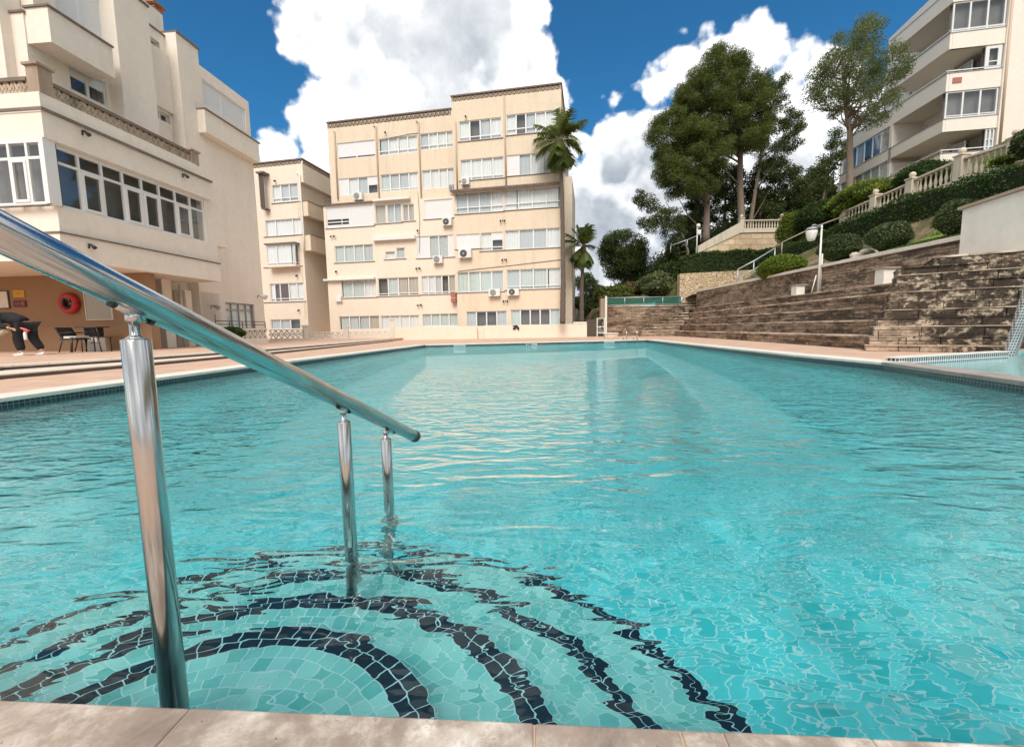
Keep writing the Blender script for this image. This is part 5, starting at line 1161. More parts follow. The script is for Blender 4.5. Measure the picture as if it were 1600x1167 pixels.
# white wall over it
WP = hy(1499, 388, 11.2); WQ = hy(1660, 352, 9.2); FWh = Fr((WP.x, WP.y), (WQ.x - WP.x, WQ.y - WP.y))
zA = FWh.hit(1500, 329, 0)[1]; sB = FWh.hit(1600, 297, 0)
t = empty("garden_wall", (WP.x, WP.y, WP.z), "smooth off white garden wall with a sloping top at the right edge above the blackened stone", "wall")
mb = MB(); sl_ = (sB[1] - zA) / sB[0]; LN = 5.0
q = [FWh.w(0, 0, 1.6), FWh.w(LN, 0, 1.6), FWh.w(LN, -0.3, 1.6), FWh.w(0, -0.3, 1.6), FWh.w(0, 0, zA), FWh.w(LN, 0, zA + sl_ * LN), FWh.w(LN, -0.3, zA + sl_ * LN), FWh.w(0, -0.3, zA)]
mb.hexa(q); mb.build("wall_panel", MT['white_wall'], t)
mb = MB(); q = [FWh.w(-.08, 0.06, zA + .004), FWh.w(LN, 0.06, zA + sl_ * LN + .004), FWh.w(LN, -0.36, zA + sl_ * LN + .004), FWh.w(-.08, -0.36, zA + .004)]
q += [(a_, b_, c_ + 0.07) for a_, b_, c_ in q]; mb.hexa(q); mb.build("wall_cap", MT['stone_rail'], t)

# far retaining wall with steps beside it
DW = 31.5
fa = hy(944, 500, DW); fb = hy(1075, 500, DW); ztw = hy(1000, 477.5, DW).z
fw = empty("retaining_wall", (fa.x, DW, 0), "weathered stone retaining wall under the green netting at the far right corner of the pool", "wall", "retaining walls round the seating")
mb = MB(); mb.prism([(fa.x, DW), (13.5, DW), (13.5, DW + 0.5), (fa.x, DW + .5)], 0, ztw - .08); mb.build("wall_face", MT['seat'], fw)
mb = MB(); mb.prism([(fa.x - .05, DW - .05), (13.5, DW - .05), (13.5, DW + .55), (fa.x - .05, DW + .55)], ztw - .078, ztw); mb.build("capping", MT['seat_top'], fw, bevel=.01)
st = empty("stone_stairs", (10, 29, 0), "flight of long shallow stone steps climbing from the far deck to the rubble wall", "stairs")
lefts = [1002, 1003, 1012, 1022, 1034, 1044, 1055, 1065, 1076, 1086, 1094, 1100]
for k, xl in enumerate(lefts):
    y = 28.4 + 0.3 * k; a = hy(xl, 500, y).x; mb = MB()
    z1 = 0.2 * (k + 1)
    mb.prism([(a, y), (12.6, y), (12.6, y + 0.5), (a, y + 0.5)], 0.0 if k == 0 else z1 - 0.22, z1 - .05); mb.build("riser", MT['seat'], st)
    mb = MB(); mb.prism([(a - .03, y - .03), (12.62, y - .03), (12.62, y + 0.5), (a - .03, y + 0.5)], z1 - .048, z1); mb.build("tread", MT['seat_top'], st, bevel=.01)

q0x_ = hy(1062, 450, 33).x
# ------------------------------------------------------------------ hillside
def hx_(x): return float(np.interp(x, [12.9, 14.5, 16.4, 18.2, 19.5, 21, 26, 31, 45, 90, 200], [2.92, 3.3, 4.55, 5.9, 6.3, 6.9, 9.5, 12.3, 16, 24, 40]))
def grid(name, xs, ys, fz, m):
    mb = MB(); nx, ny = len(xs), len(ys)
    for y in ys:
        for x in xs: mb.v.append((x, y, fz(x, y)))
    for j in range(ny - 1):
        for i in range(nx - 1):
            a = j * nx + i; mb.f.append((a, a + 1, a + nx + 1, a + nx)); mb.m.append(0); mb.sm.append(True)
    o = mb.build(name, m); tag(o, kind="structure"); return o
def soilmat():
    m, nt, b = mat("hill_soil"); n1 = noise(nt, wpos(nt), 0.7, 6, 0.65); n2 = noise(nt, wpos(nt), 14, 4, 0.7)
    c = ramp(nt, n1, [(0.38, (0.075, 0.11, 0.025)), (0.52, (0.15, 0.13, 0.055)), (0.62, (0.33, 0.23, 0.13))]).outputs[0]
    L(nt, mixc(nt, 1.0, c, ramp(nt, n2, [(0.3, (0.6,) * 3), (0.7, (1.2,) * 3)]).outputs[0], 'MULTIPLY'), b.inputs["Base Color"]); b.inputs["Roughness"].default_value = 1
    bump(nt, b, n2, 1, 0.08); return m
MT['soil'] = soilmat()
def fz1(x, y): return hx_(x) * float(np.interp(y, [26, 30.5, 34, 37, 60], [1, 0.80, 0.74, 1.0, 1.1])) ** (1 if 14 < x < 29 else 0.3) + 0.10 * math.sin(x * 2.1 + y) + 0.06 * math.sin(y * 1.7)
grid("hillside", list(np.linspace(12.95, 22, 26)) + list(np.linspace(23, 90, 24)), list(np.linspace(-14, 60, 90)) + list(np.linspace(64, 260, 20)), fz1, MT['soil'])
def fz2(x, y):
    a = float(np.interp(x, [5.0, 6.4, 7.2, 9.5, 12.95], [0.0, 0.3, 1.7, 2.2, 2.95])); b = float(np.interp(y, [32, 36, 45, 120], [0, 0.3, 1.2, 6])) if x > 6.5 else 0
    return (a + b) if y > 34 else a + b
grid("hill_slope", list(np.linspace(5.0, 12.95, 18)), list(np.linspace(32.0, 60, 30)) + list(np.linspace(64, 260, 16)), fz2, MT['soil'])
mb = MB(); mb.ellipsoid((q0x_ - .3, 34.0, 1.8), 1.1, 1.6, 2.4, 14, 10, 0, .05); tag(mb.build('hill_slope', MT['soil']), kind='structure')
# lawn patch near the right bushes
mb = MB()
for j in range(9):
    for i in range(5): x = 13.25 + i * 0.75; y = 9.5 + j * 0.75; mb.v.append((x, y, hx_(x) + 0.17))
for j in range(8):
    for i in range(4): a = j * 5 + i; mb.f.append((a, a + 1, a + 6, a + 5)); mb.m.append(0); mb.sm.append(True)
lw_ = mb.build("lawn", plain("mown_grass", (0.16, 0.22, 0.035), 0.95, 0, 0.25, 12)); tag(lw_, kind="structure")
pts = np.random.uniform([13.25, 9.5, 0], [16.2, 15.4, 1], (14000, 3)); pts[:, 2] = [hx_(x) + 0.19 for x in pts[:, 0]]
tag(leaves("grass", pts, 0.07, MT['grassm'], aspect=4, up=2), "short green lawn beside the rightmost clipped bush", "grass", kind="stuff")

# ------------------------------------------------------------------ hedges and bushes
def hedge(name_lab, path, w, z0f, z1f, m, per, size, cat="hedge", name="hedge"):
    """clipped hedge along a path: solid twiggy heart inside a skin of leaves"""
    p0 = path[0]; t = empty(name, (p0[0], p0[1], z0f(p0[0], p0[1]) if callable(z0f) else z0f), name_lab, cat)
    core = MB(); pts = []
    for (ax, ay), (bx, by) in zip(path[:-1], path[1:]):
        d = Vector((bx - ax, by - ay, 0)); ln = d.length; d.normalize(); n_ = Vector((-d.y, d.x, 0)); k = max(1, int(ln / 0.8))
        for i in range(k):
            u0, u1 = ln * i / k, ln * (i + 1) / k
            q = []
            for u in (u0, u1):
                cx_, cy_ = ax + d.x * u, ay + d.y * u; q.append((cx_, cy_, z0f(cx_, cy_), z1f(cx_, cy_)))
            hw = w / 2 - 0.12
            core.hexa([(q[0][0] - n_.x * hw, q[0][1] - n_.y * hw, q[0][2] - .2), (q[1][0] - n_.x * hw, q[1][1] - n_.y * hw, q[1][2] - .2), (q[1][0] + n_.x * hw, q[1][1] + n_.y * hw, q[1][2] - .2), (q[0][0] + n_.x * hw, q[0][1] + n_.y * hw, q[0][2] - .2),
                       (q[0][0] - n_.x * hw, q[0][1] - n_.y * hw, q[0][3] - .12), (q[1][0] - n_.x * hw, q[1][1] - n_.y * hw, q[1][3] - .12), (q[1][0] + n_.x * hw, q[1][1] + n_.y * hw, q[1][3] - .12), (q[0][0] + n_.x * hw, q[0][1] + n_.y * hw, q[0][3] - .12)])
        N_ = int(per * ln); U = np.random.uniform(0, ln, N_)
        for u in U:
            cx_, cy_ = ax + d.x * u, ay + d.y * u; za, zb = z0f(cx_, cy_), z1f(cx_, cy_)
            face = random.random(); wob = 0.06 * math.sin(u * 2.3) + 0.05 * math.sin(u * 5.1 + 1)
            jit = random.gauss(0, 0.06)
            if face < 0.38: o_ = random.uniform(-w / 2, w / 2); z = zb + wob + jit
            else:
                o_ = (w / 2 + wob + jit) * (1 if face < 0.62 else -1); z = random.uniform(za - .1, zb + .03)
                e = max(0, z - (zb - 0.15)) / 0.15; o_ *= 1 - 0.12 * e
            pts.append((cx_ + n_.x * o_, cy_ + n_.y * o_, z))
    for (ex, ey), (ox, oy) in ((path[0], path[1]), (path[-1], path[-2])):
        d = Vector((ex - ox, ey - oy, 0)).normalized(); n_ = Vector((-d.y, d.x, 0)); za, zb = z0f(ex, ey), z1f(ex, ey)
        for _ in range(int(per * w * 0.55)):
            o_ = random.uniform(-w / 2, w / 2); e_ = random.gauss(0.10, 0.06); pts.append((ex + d.x * e_ + n_.x * o_, ey + d.y * e_ + n_.y * o_, random.uniform(za - .1, zb)))
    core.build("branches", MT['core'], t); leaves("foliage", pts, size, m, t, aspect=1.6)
    return t
HP = [(1600, 252, 318), (1500, 283, 335), (1400, 312, 352), (1320, 345, 385), (1250, 376, 408)]
HY = [hx(a, b, 16.6).y for a, b, c in HP]; HT = [hx(a, b, 16.6).z for a, b, c in HP]; HB = [hx(a, c, 16.6).z - .2 for a, b, c in HP]
print("HEDGE", [round(v, 2) for v in HY], [round(v, 2) for v in HT], [round(v, 2) for v in HB])
hedge("long dark clipped hedge running up below the stone balustrade on the right", [(17.2, 27.5), (17.2, 8)], 1.2, lambda x, y: float(np.interp(y, HY, HB)), lambda x, y: float(np.interp(y, HY, HT)), MT['hedge'], 1500, 0.085)
# hedge over the rubble wall, curving round its left end
h1z = 5.45
H = [hy(1222, 400, 32.9), hy(1120, 400, 32.9), hy(1068, 410, 33.2), hy(1046, 420, 34.2)]
HX1 = [H[2].x, H[1].x, H[0].x]; HT1 = [hy(1068, 399, 32.6).z, hy(1120, 393.5, 32.3).z, hy(1222, 389, 32.3).z]; HB1 = [hy(1068, 425, 32.6).z, hy(1120, 425, 32.3).z, hy(1222, 420, 32.3).z]
hedge("long low green hedge clipped flat on top of the rubble stone wall", [(p.x, p.y) for p in H[:3]], 1.1, lambda x, y: float(np.interp(x, HX1, HB1)), lambda x, y: float(np.interp(x, HX1, HT1)), MT['hedge'], 1900, 0.11)
hedge("short ragged end of hedge tumbling down left of the rubble wall", [(H[2].x - .2, H[2].y + .4), (H[3].x + .25, H[3].y + .3), (H[3].x + .5, H[3].y + 2.0)], 1.3, lambda x, y: 3.6, lambda x, y: 5.5, MT['hedge'], 1700, 0.12)
def bush(px, py, D, rpx, ry, lab, m, n=5000, size=0.09, cat="bush", ragged=0.05, group=None, name="bush"):
    c = hy(px, py, D); r_ = rpx / FPX * D * 0.97; rz_ = ry / FPX * D * 0.97
    t = empty(name, (c.x, c.y, c.z - rz_), lab, cat, group)
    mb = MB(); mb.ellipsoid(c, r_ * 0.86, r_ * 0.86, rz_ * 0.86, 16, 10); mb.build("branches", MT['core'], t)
    d = np.random.normal(size=(n, 3)); d /= np.linalg.norm(d, axis=1)[:, None]
    wob = 1 + ragged * (np.sin(d[:, 0] * 5 + px) + np.sin(d[:, 2] * 6 + d[:, 1] * 4)) + np.random.normal(0, 0.03 + ragged * 0.5, n)
    wob *= np.where(d[:, 2] < -0.3, 0.9, 1)
    P_ = d * wob[:, None] * np.array([r_, r_, rz_]) + np.array(c)
    leaves("foliage", P_, size, m, t, aspect=1.5); return t
G_ = "clipped bushes on the slope above the seats"
bush(1222, 416, 21, 30, 16, "wide light green bush at the foot of the grey handrail", MT['bright'], 9000, 0.10, group=G_)
bush(1199, 424, 21.5, 13, 13, "small light green bush tucked left of the wide light green one", MT['bright'], 3000, 0.10, group=G_)
bush(1311, 388, 17.8, 26, 20, "round dark green bush just right of the lamp post", MT['hedge2'], 7000, 0.075, group=G_)
bush(1389, 371, 15.6, 27, 21, "round dark green bush beside the lawn, right of the pale rocks", MT['hedge2'], 7500, 0.07, group=G_)
bush(1500, 341, 13.4, 27, 27, "round dark green bush half hidden by the end of the white wall", MT['hedge2'], 8000, 0.065, group=G_)
bush(1025, 446, 33.5, 24, 18, "grey green rounded shrub above the right part of the green netting", MT['pine_grey'], 7000, 0.16, ragged=0.1)
bush(960, 462, 34, 26, 14, "dark green spreading shrub above the left part of the green netting", MT['pine'], 7000, 0.16, ragged=0.12)
bush(990, 452, 36, 18, 10, "brownish dry shrub between the two shrubs over the netting", MT['dry'], 3000, 0.14, ragged=0.15)
bush(1288, 338, 27, 34, 24, "big dark rounded shrub left of the balustrade's lower end", MT['hedge'], 8000, 0.11, ragged=0.06)
bush(1236, 362, 29, 16, 27, "light yellow green feathery shrub beside the balustraded lookout", MT['bright'], 6000, 0.13, ragged=0.15)
bush(1362, 302, 24.5, 38, 15, "light green spreading shrub behind the lower balustrade posts", MT['bright'], 7000, 0.11, ragged=0.12)
bush(1322, 322, 25.5, 26, 16, "loose green shrub at the foot of the leaning pine", MT['bright'], 5000, 0.11, ragged=0.15)
bush(1443, 277, 22.5, 33, 20, "dark green dense shrub behind the middle of the balustrade", MT['hedge'], 7000, 0.09, ragged=0.08)
bush(1604, 224, 15.5, 16, 16, "climbing plant spilling over the balustrade at the right edge", MT['hedge2'], 3000, 0.08, ragged=0.2)
bush(1572, 250, 16.6, 20, 6, "ivy trailing through the balusters near the right edge", MT['bright'], 1500, 0.07, ragged=0.3)
t = empty("rock_pile", (14.2, 16.6, 3.3), "pale rocks heaped between two round dark bushes", "rocks"); 
for i in range(16):
    c = hy(random.uniform(1336, 1366), random.uniform(368, 402), 16.8 + random.uniform(-.3, .3)); c.z = hx_(c.x) + random.uniform(0.08, 0.3)
    mb = MB(); mb.ellipsoid(c, random.uniform(.12, .24), random.uniform(.12, .24), random.uniform(.07, .14), 8, 5, 0, 0.12); mb.build("rock", MT['baluster'], t)
# rubble retaining wall
q0, q1 = hy(1062, 450, 32.0), hy(1178, 450, 32.0)
t = empty("rubble_wall", (q0.x, 26.9, 2), "golden rubble stone wall beneath the flat green hedge", "wall"); mb = MB()
A = [(q0.x, 32.0), (q1.x, 32.0), (q1.x + 2, 32.0), (q1.x + 2, 32.5), (q0.x, 32.5)]
z4 = hy(1100, 425, 32).z; mb.prism(A, 1.7, [z4 - .1, z4 + .1, z4 + .1, z4 + .1, z4 - .1]); mb.build("wall_face", MT['rubble'], t)
mb = MB(); mb.prism([(q0.x, 32.52), (q0.x + .5, 32.52), (q0.x + 2.0, 36.4), (q0.x + 1.5, 36.4)], 1.6, [4.2, 4.2, 3.2, 3.2]); mb.build("wall_return", MT['rubble'], t)

# balustrades
def balustrade(lab, P, Q, z0, h, m, posts=2, step=0.22, group="cream stone balustrades on the slope", zq=None, first_post=0):
    """P, Q plan points; z0 at P, zq at Q"""
    zq = z0 if zq is None else zq
    P = Vector((P[0], P[1], 0)); Q = Vector((Q[0], Q[1], 0)); d = (Q - P); ln = d.length; d.normalize(); n_ = Vector((-d.y, d.x, 0)); sl = (zq - z0) / ln
    t = empty("balustrade", (P.x, P.y, z0), lab, "balustrade", group)
    def bar(u0, u1, w, za, zb, m_, nm):
        mb = MB(); a = P + d * u0; b = P + d * u1
        mb.hexa([(a.x - n_.x * w, a.y - n_.y * w, z0 + sl * u0 + za), (b.x - n_.x * w, b.y - n_.y * w, z0 + sl * u1 + za), (b.x + n_.x * w, b.y + n_.y * w, z0 + sl * u1 + za), (a.x + n_.x * w, a.y + n_.y * w, z0 + sl * u0 + za),
                 (a.x - n_.x * w, a.y - n_.y * w, z0 + sl * u0 + zb), (b.x - n_.x * w, b.y - n_.y * w, z0 + sl * u1 + zb), (b.x + n_.x * w, b.y + n_.y * w, z0 + sl * u1 + zb), (a.x + n_.x * w, a.y + n_.y * w, z0 + sl * u0 + zb)])
        mb.build(nm, m_, t, bevel=.01)
    bar(0, ln, 0.11, h - 0.09, h, m, "top_rail"); bar(0, ln, 0.13, -0.25, 0.08, m, "plinth")
    for i in range(first_post, posts):
        u = ln * i / (posts - 1); c = P + d * u; z = z0 + sl * u
        mb = MB(); mb.box(c.x - .17, c.x + .17, c.y - .17, c.y + .17, z - .3, z + h + .10); mb.box(c.x - .21, c.x + .21, c.y - .21, c.y + .21, z + h + .102, z + h + .16)
        mb.lathe((c.x, c.y, z + h + .162), [(0.06, 0), (0.07, .03), (.13, .1), (.14, .17), (.10, .25), (0.02, .29)], 12); mb.build("post", m, t, bevel=.008)
    k = int(ln / step); first = None
    for i in range(k):
        u = ln * (i + 0.5) / k
        if min(abs(u - ln * j / (posts - 1)) for j in range(posts)) < 0.24: continue
        c = P + d * u; z = z0 + sl * u + 0.08; hh = h - 0.17
        if first is None:
            mb = MB(); mb.lathe((0, 0, 0), [(.055, 0), (.055, .05 * hh), (.035, .1 * hh), (.062, .28 * hh), (.066, .36 * hh), (.04, .58 * hh), (.028, .75 * hh), (.04, .88 * hh), (.055, .93 * hh), (.055, hh)], 10)
            first = mb.build("baluster", m, t); first.location = (c.x - P.x, c.y - P.y, z - z0)
            me_ = first.data; me_.transform(Matrix.Translation(Vector(t.location)))
        else:
            o = first.copy(); COL.objects.link(o); o.parent = t; o.location = (c.x - P.x, c.y - P.y, z - z0)
    return t
XB = 19.2
def sl_pt(px): 
    d = ray(px, 300); return Vector((XB, XB / d.x * d.y, 0))
a_, b_, c_ = sl_pt(1330), sl_pt(1433), sl_pt(1499)
balustrade("lower run of cream balustrade between the leaning pine and the first square post", sl_pt(1322), sl_pt(1424), hx(1322, 328, XB).z - .95, 0.9, MT['baluster'], 3, zq=hx(1424, 284, XB).z - .92)
balustrade("middle run of cream balustrade in front of the dense dark shrub", sl_pt(1427), sl_pt(1498), hx(1427, 281, XB).z - .9, 0.9, MT['baluster'], 2, zq=hx(1498, 250, XB).z - .9, first_post=1)
balustrade("upper run of cream balustrade overgrown with ivy at the right edge", sl_pt(1500), sl_pt(1680), hx(1500, 249, XB).z - .9, 0.9, MT['baluster'], 3, zq=hx(1600, 221, XB).z - .9, first_post=1)
# lookout terrace
YT = 35.8; t0, t1 = hy(1156, 361, YT), hy(1222, 359, YT); zt0 = hy(1190, 362, YT).z; zb0 = hy(1190, 392, YT).z
t = empty("lookout_terrace", (t0.x, YT, zb0), "sandstone lookout wall with a ramp down its left side, in front of the tall pines", "wall")
mb = MB(); mb.prism([(t0.x, YT), (t1.x + 1.5, YT), (t1.x + 1.5, YT + 3), (t0.x, YT + 3)], zb0 - 1.2, zt0 - .08)
rl = hy(1092, 395, YT - .2); mb.prism([(rl.x, YT), (t0.x - .002, YT), (t0.x - .002, YT + .4), (rl.x, YT + .4)], zb0 - 1.2, [rl.z, zt0 - .1, zt0 - .1, rl.z])
mb.build("stone_face", MT['ashlar'], t)
mb = MB(); mb.prism([(rl.x, YT - .06), (t0.x, YT - .06), (t0.x, YT + .46), (rl.x, YT + .46)], [rl.z + .002, zt0 - .098, zt0 - .098, rl.z + .002], [rl.z + 0.55, zt0 + 0.75, zt0 + 0.75, rl.z + 0.55]); mb.build("ramp_parapet", MT['baluster'], t)
mb = MB(); mb.prism([(t0.x, YT - .08), (t1.x + 1.5, YT - .08), (t1.x + 1.5, YT + 3), (t0.x, YT + 3)], zt0 - .078, zt0); mb.build("ledge", MT['baluster'], t)
balustrade("cream balustrade with urn topped posts on the sandstone lookout", (t0.x + .15, YT + .1), (t1.x, YT + .1), zt0 + .2, 0.75, MT['baluster'], 2)

# ------------------------------------------------------------------ trees
def tree(lab, cat, D, trunk, r0, crown, depth, ncl, rc, per, size, m, limbs=6, name="pine_tree", bark='bark', gap=0.0, group=None, aspect=2.2, flat=0.75):
    P = [hy(a, b, D) for a, b in trunk]; base = P[0].copy(); 
    t = empty(name, base, lab, cat, group)
    pts, cen = crown_pts(crown, D, depth, ncl, rc, per, gap, flat)
    mb = MB(); k = len(P); path = [P[0] - Vector((0, 0, 0.8))] + P
    mb.tube(path, [r0 * 1.25] + [r0 * (1 - 0.72 * i / (k - 1)) for i in range(k)], 10)
    top = P[-1]; cs = sorted(cen, key=lambda c: random.random())[:limbs]
    for c in cs:
        f = random.uniform(0.35, 0.95); i = min(k - 2, int(f * (k - 1))); s_ = P[i].lerp(P[i + 1], f * (k - 1) - i); 
        s_ = s_ if s_.z < c.z + 1 else P[max(0, i - 1)]
        mid = s_.lerp(c, 0.5) + Vector((random.uniform(-.3, .3), random.uniform(-.3, .3), -0.25)); r_ = r0 * 0.3
        mb.tube([s_, mid, c], [r_, r_ * .6, r_ * .2], 6)
    mb.build("trunk", MT[bark], t); leaves("crown", pts, size, m, t, aspect=aspect); return t
G2 = "pines on the hill"
tree("biggest pine, broad dense crown on the right hand straight trunk behind the lookout", "tree", 40.0, [(1159, 350), (1156, 290), (1157, 232), (1150, 180), (1140, 120)], 0.32,
     [(1050, 215), (1048, 160), (1062, 125), (1085, 110), (1100, 82), (1130, 66), (1152, 84), (1162, 78), (1175, 100), (1198, 112), (1212, 145), (1208, 200), (1195, 235), (1160, 248), (1110, 250), (1070, 250)], 3.6, 520, 0.62, 430, 0.17, MT['pine'], 14, group=G2, aspect=4.5)
tree("tall pine with the left hand pale trunk, its crown spreading lowest towards the left", "tree", 38.5, [(1103, 365), (1105, 320), (1107, 262), (1100, 200)], 0.30,
     [(1010, 215), (1022, 185), (1052, 165), (1085, 170), (1120, 200), (1150, 235), (1135, 265), (1118, 300), (1085, 310), (1050, 312), (1030, 290), (1018, 255)], 2.8, 360, 0.6, 400, 0.165, MT['pine'], 12, group=G2, aspect=4.5)
tree("pine with thinner feathery crown reaching right of the biggest one", "tree", 42.0, [(1172, 350), (1180, 300), (1192, 230), (1205, 160)], 0.2,
     [(1185, 175), (1190, 125), (1205, 100), (1222, 115), (1240, 105), (1238, 150), (1262, 190), (1258, 225), (1235, 240), (1225, 270), (1205, 290), (1182, 270), (1180, 220)], 2.2, 180, 0.5, 210, 0.15, MT['pine_dark'], 12, gap=0.2, group=G2, aspect=3)
tree("dark low pine filling the gap right of the two tall trunks", "tree", 44.0, [(1185, 350), (1190, 320), (1200, 290)], 0.2,
     [(1160, 345), (1165, 290), (1180, 250), (1215, 235), (1245, 262), (1270, 300), (1275, 340), (1240, 352), (1190, 352)], 2.5, 170, 0.6, 210, 0.17, MT['pine_dark'], 6, group=G2)
tree("dark pine standing behind the two tall trunks", "tree", 46.0, [(1131, 352), (1133, 320), (1135, 280)], 0.16,
     [(1075, 340), (1070, 300), (1090, 265), (1130, 255), (1165, 262), (1170, 300), (1160, 335), (1120, 348)], 2.5, 170, 0.6, 200, 0.18, MT['pine_dark'], 5, group=G2)
tree("ragged small tree leaning out at the left end of the pines", "tree", 37.5, [(1075, 392), (1068, 372), (1058, 345), (1040, 315)], 0.10,
     [(988, 300), (1000, 290), (1015, 300), (1030, 320), (1060, 325), (1075, 350), (1068, 385), (1045, 402), (1040, 375), (1018, 372), (995, 350), (1002, 330)], 1.4, 95, 0.42, 130, 0.14, MT['pine_dark'], 10, gap=0.3, group=G2)
tree("dark understorey tree behind the white sign post left of the ramp", "tree", 41.0, [(1060, 405), (1062, 385), (1065, 360)], 0.12,
     [(1045, 408), (1040, 375), (1060, 340), (1090, 330), (1105, 360), (1098, 392), (1070, 408)], 1.8, 110, 0.5, 170, 0.16, MT['pine_dark'], 5, group=G2)
tree("slim airy pine with open crown in front of the right building's balconies", "tree", 25.5, [(1327, 322), (1328, 260), (1328, 205), (1322, 170), (1318, 120), (1316, 80)], 0.20,
     [(1255, 150), (1262, 118), (1288, 95), (1290, 60), (1312, 48), (1330, 50), (1345, 25), (1378, 20), (1395, 60), (1425, 72), (1430, 105), (1405, 135), (1412, 165), (1390, 190), (1350, 205), (1300, 195), (1290, 172), (1262, 175), (1248, 165)], 2.4, 290, 0.40, 150, 0.115, MT['pine_grey'], 40, gap=0.22, group=G2, aspect=3.2)
tree("thin dark pine behind the slim airy one, left of the right building", "tree", 38.0, [(1285, 320), (1290, 280), (1300, 230)], 0.12,
     [(1262, 300), (1265, 262), (1285, 245), (1290, 205), (1310, 195), (1325, 230), (1310, 265), (1306, 300)], 1.8, 62, 0.5, 120, 0.15, MT['pine_dark'], 8, gap=0.25, group=G2)
tree("low grey green trees in the dip left of the right building", "tree", 45, [(1275, 330), (1278, 310), (1280, 290)], 0.15,
     [(1240, 335), (1238, 300), (1252, 268), (1280, 258), (1300, 275), (1312, 310), (1305, 332)], 2.0, 110, 0.7, 170, 0.2, MT['pine_grey'], 5, group=G2, gap=.1)
tree("round dense dark tree between the small palm and the netting fence", "tree", 44, [(978, 452), (980, 430), (978, 405)], 0.22,
     [(936, 400), (940, 375), (955, 362), (985, 360), (1005, 372), (1014, 392), (1008, 420), (992, 440), (962, 440), (942, 425)], 2.6, 190, 0.62, 200, 0.17, MT['pine_dark'], 8, name="tree")
tree("dark leafy tree behind the trunk of the small palm", "tree", 40, [(915, 500), (916, 470), (915, 445)], 0.12,
     [(896, 480), (898, 440), (905, 425), (925, 428), (935, 450), (944, 462), (938, 485), (915, 498)], 1.6, 80, 0.5, 180, 0.16, MT['pine_dark'], 5, name="tree")
tree("leafy bush-like tree to the left of the weathered gate post", "tree", 39.5, [(940, 500), (938, 480), (936, 465)], 0.08,
     [(925, 500), (920, 470), (930, 445), (955, 440), (962, 455), (950, 470), (945, 500)], 1.0, 60, 0.42, 170, 0.14, MT['pine'], 4, name="tree")
# palms
def palm(lab, D, trunk, r0, crown, n, ln, size, dead=0):
    P = [hy(a, b, D) for a, b in trunk]; t = empty("palm_tree", P[0], lab, "palm", "palms beside the cream block")
    mb = MB(); k = len(P); rr = []
    path = []
    for i in range(k - 1):
        for j in range(10): path.append(P[i].lerp(P[i + 1], j / 10)); 
    path.append(P[-1]); nn_ = len(path)
    for i in range(nn_): rr.append(r0 * (1.25 - 0.5 * min(1, i / nn_ * 1.2)) * (1.0 + 0.10 * (i % 2)))
    mb.tube(path, rr, 12); mb.build("trunk", MT['palm_bark'], t)
    C = hy(*crown, D); V = []; Fs = []; st = MB()
    for i in range(n):
        az = i * 2.39996 + random.uniform(-.2, .2); el = R(random.choice([78, 62, 48, 30, 12, -8, -30, -50]) + random.uniform(-8, 8)) if i >= dead else R(random.uniform(-82, -60))
        L_ = ln * random.uniform(0.85, 1.1) * (0.85 if el < 0 else 1); p = C.copy(); d = Vector((math.cos(az) * math.cos(el), math.sin(az) * math.cos(el), math.sin(el))); path = [p.copy()]
        m_ = 12
        for j in range(m_):
            d.z -= 0.055 + 0.10 * (j / m_) * max(0.3, math.cos(el)); d.normalize(); p = p + d * (L_ / m_); path.append(p.copy())
        st.tube(path, [size * .35 * (1 - 0.8 * q / m_) for q in range(m_ + 1)], 4)
        side = d.cross(Vector((0, 0, 1))); side = side.normalized() if side.length > 0.1 else Vector((1, 0, 0))
        start = 3
        for j in range(start * 3, m_ * 3):
            u = j / 3; a = path[int(u)].lerp(path[min(m_, int(u) + 1)], u - int(u)); dd = (path[min(m_, int(u) + 1)] - path[int(u)]).normalized()
            w = ln * 0.40 * math.sin(math.pi * min(1, (u - start + 1.2) / (m_ - start + 2.0))) ** 0.6
            for sg in (1, -1):
                tip = a + side * sg * w * 0.75 + dd * w * 0.55 + Vector((0, 0, -w * random.uniform(.2, .6))); q = dd * size * 0.9
                b = len(V); V.extend([tuple(a - q), tuple(a + q), tuple(tip)]); Fs.append((b, b + 1, b + 2))
    st.build("frond_stalks", MT['bark'], t)
    mb = MB(); mb.v = V; mb.f = Fs; mb.m = [0] * len(Fs); mb.sm = [False] * len(Fs); mb.build("fronds", MT['palm'], t, uv=False)
    mb = MB(); mb.ellipsoid(C - Vector((0, 0, .25)), r0 * 1.9, r0 * 1.9, r0 * 2.6, 10, 6, 0, .1); mb.build("crown_base", MT['dry'], t)
palm("tall slender palm in front of the right edge of the cream block", 29.5, [(879, 506), (880, 440), (879, 350), (876, 245)], 0.15, (876, 222), 46, 2.0, 0.05, 5)
palm("shorter palm to the right of the cream block", 33.0, [(909, 505), (909, 450), (911, 405)], 0.15, (911, 388), 40, 1.75, 0.05, 3)
# rising hill with woods closing the background on the right
pts = []
for i in range(260):
    x = random.uniform(14, 32); y = random.uniform(44, 58); z = hx_(x) + random.uniform(0.5, 3.0); pts.append(ball((x, y, z), 1.3, 150, 0.4))
tag(leaves("distant_woods", np.concatenate(pts), 0.28, MT['pine_dark']), "dark wooded slope behind the pines", "woods", kind="stuff")
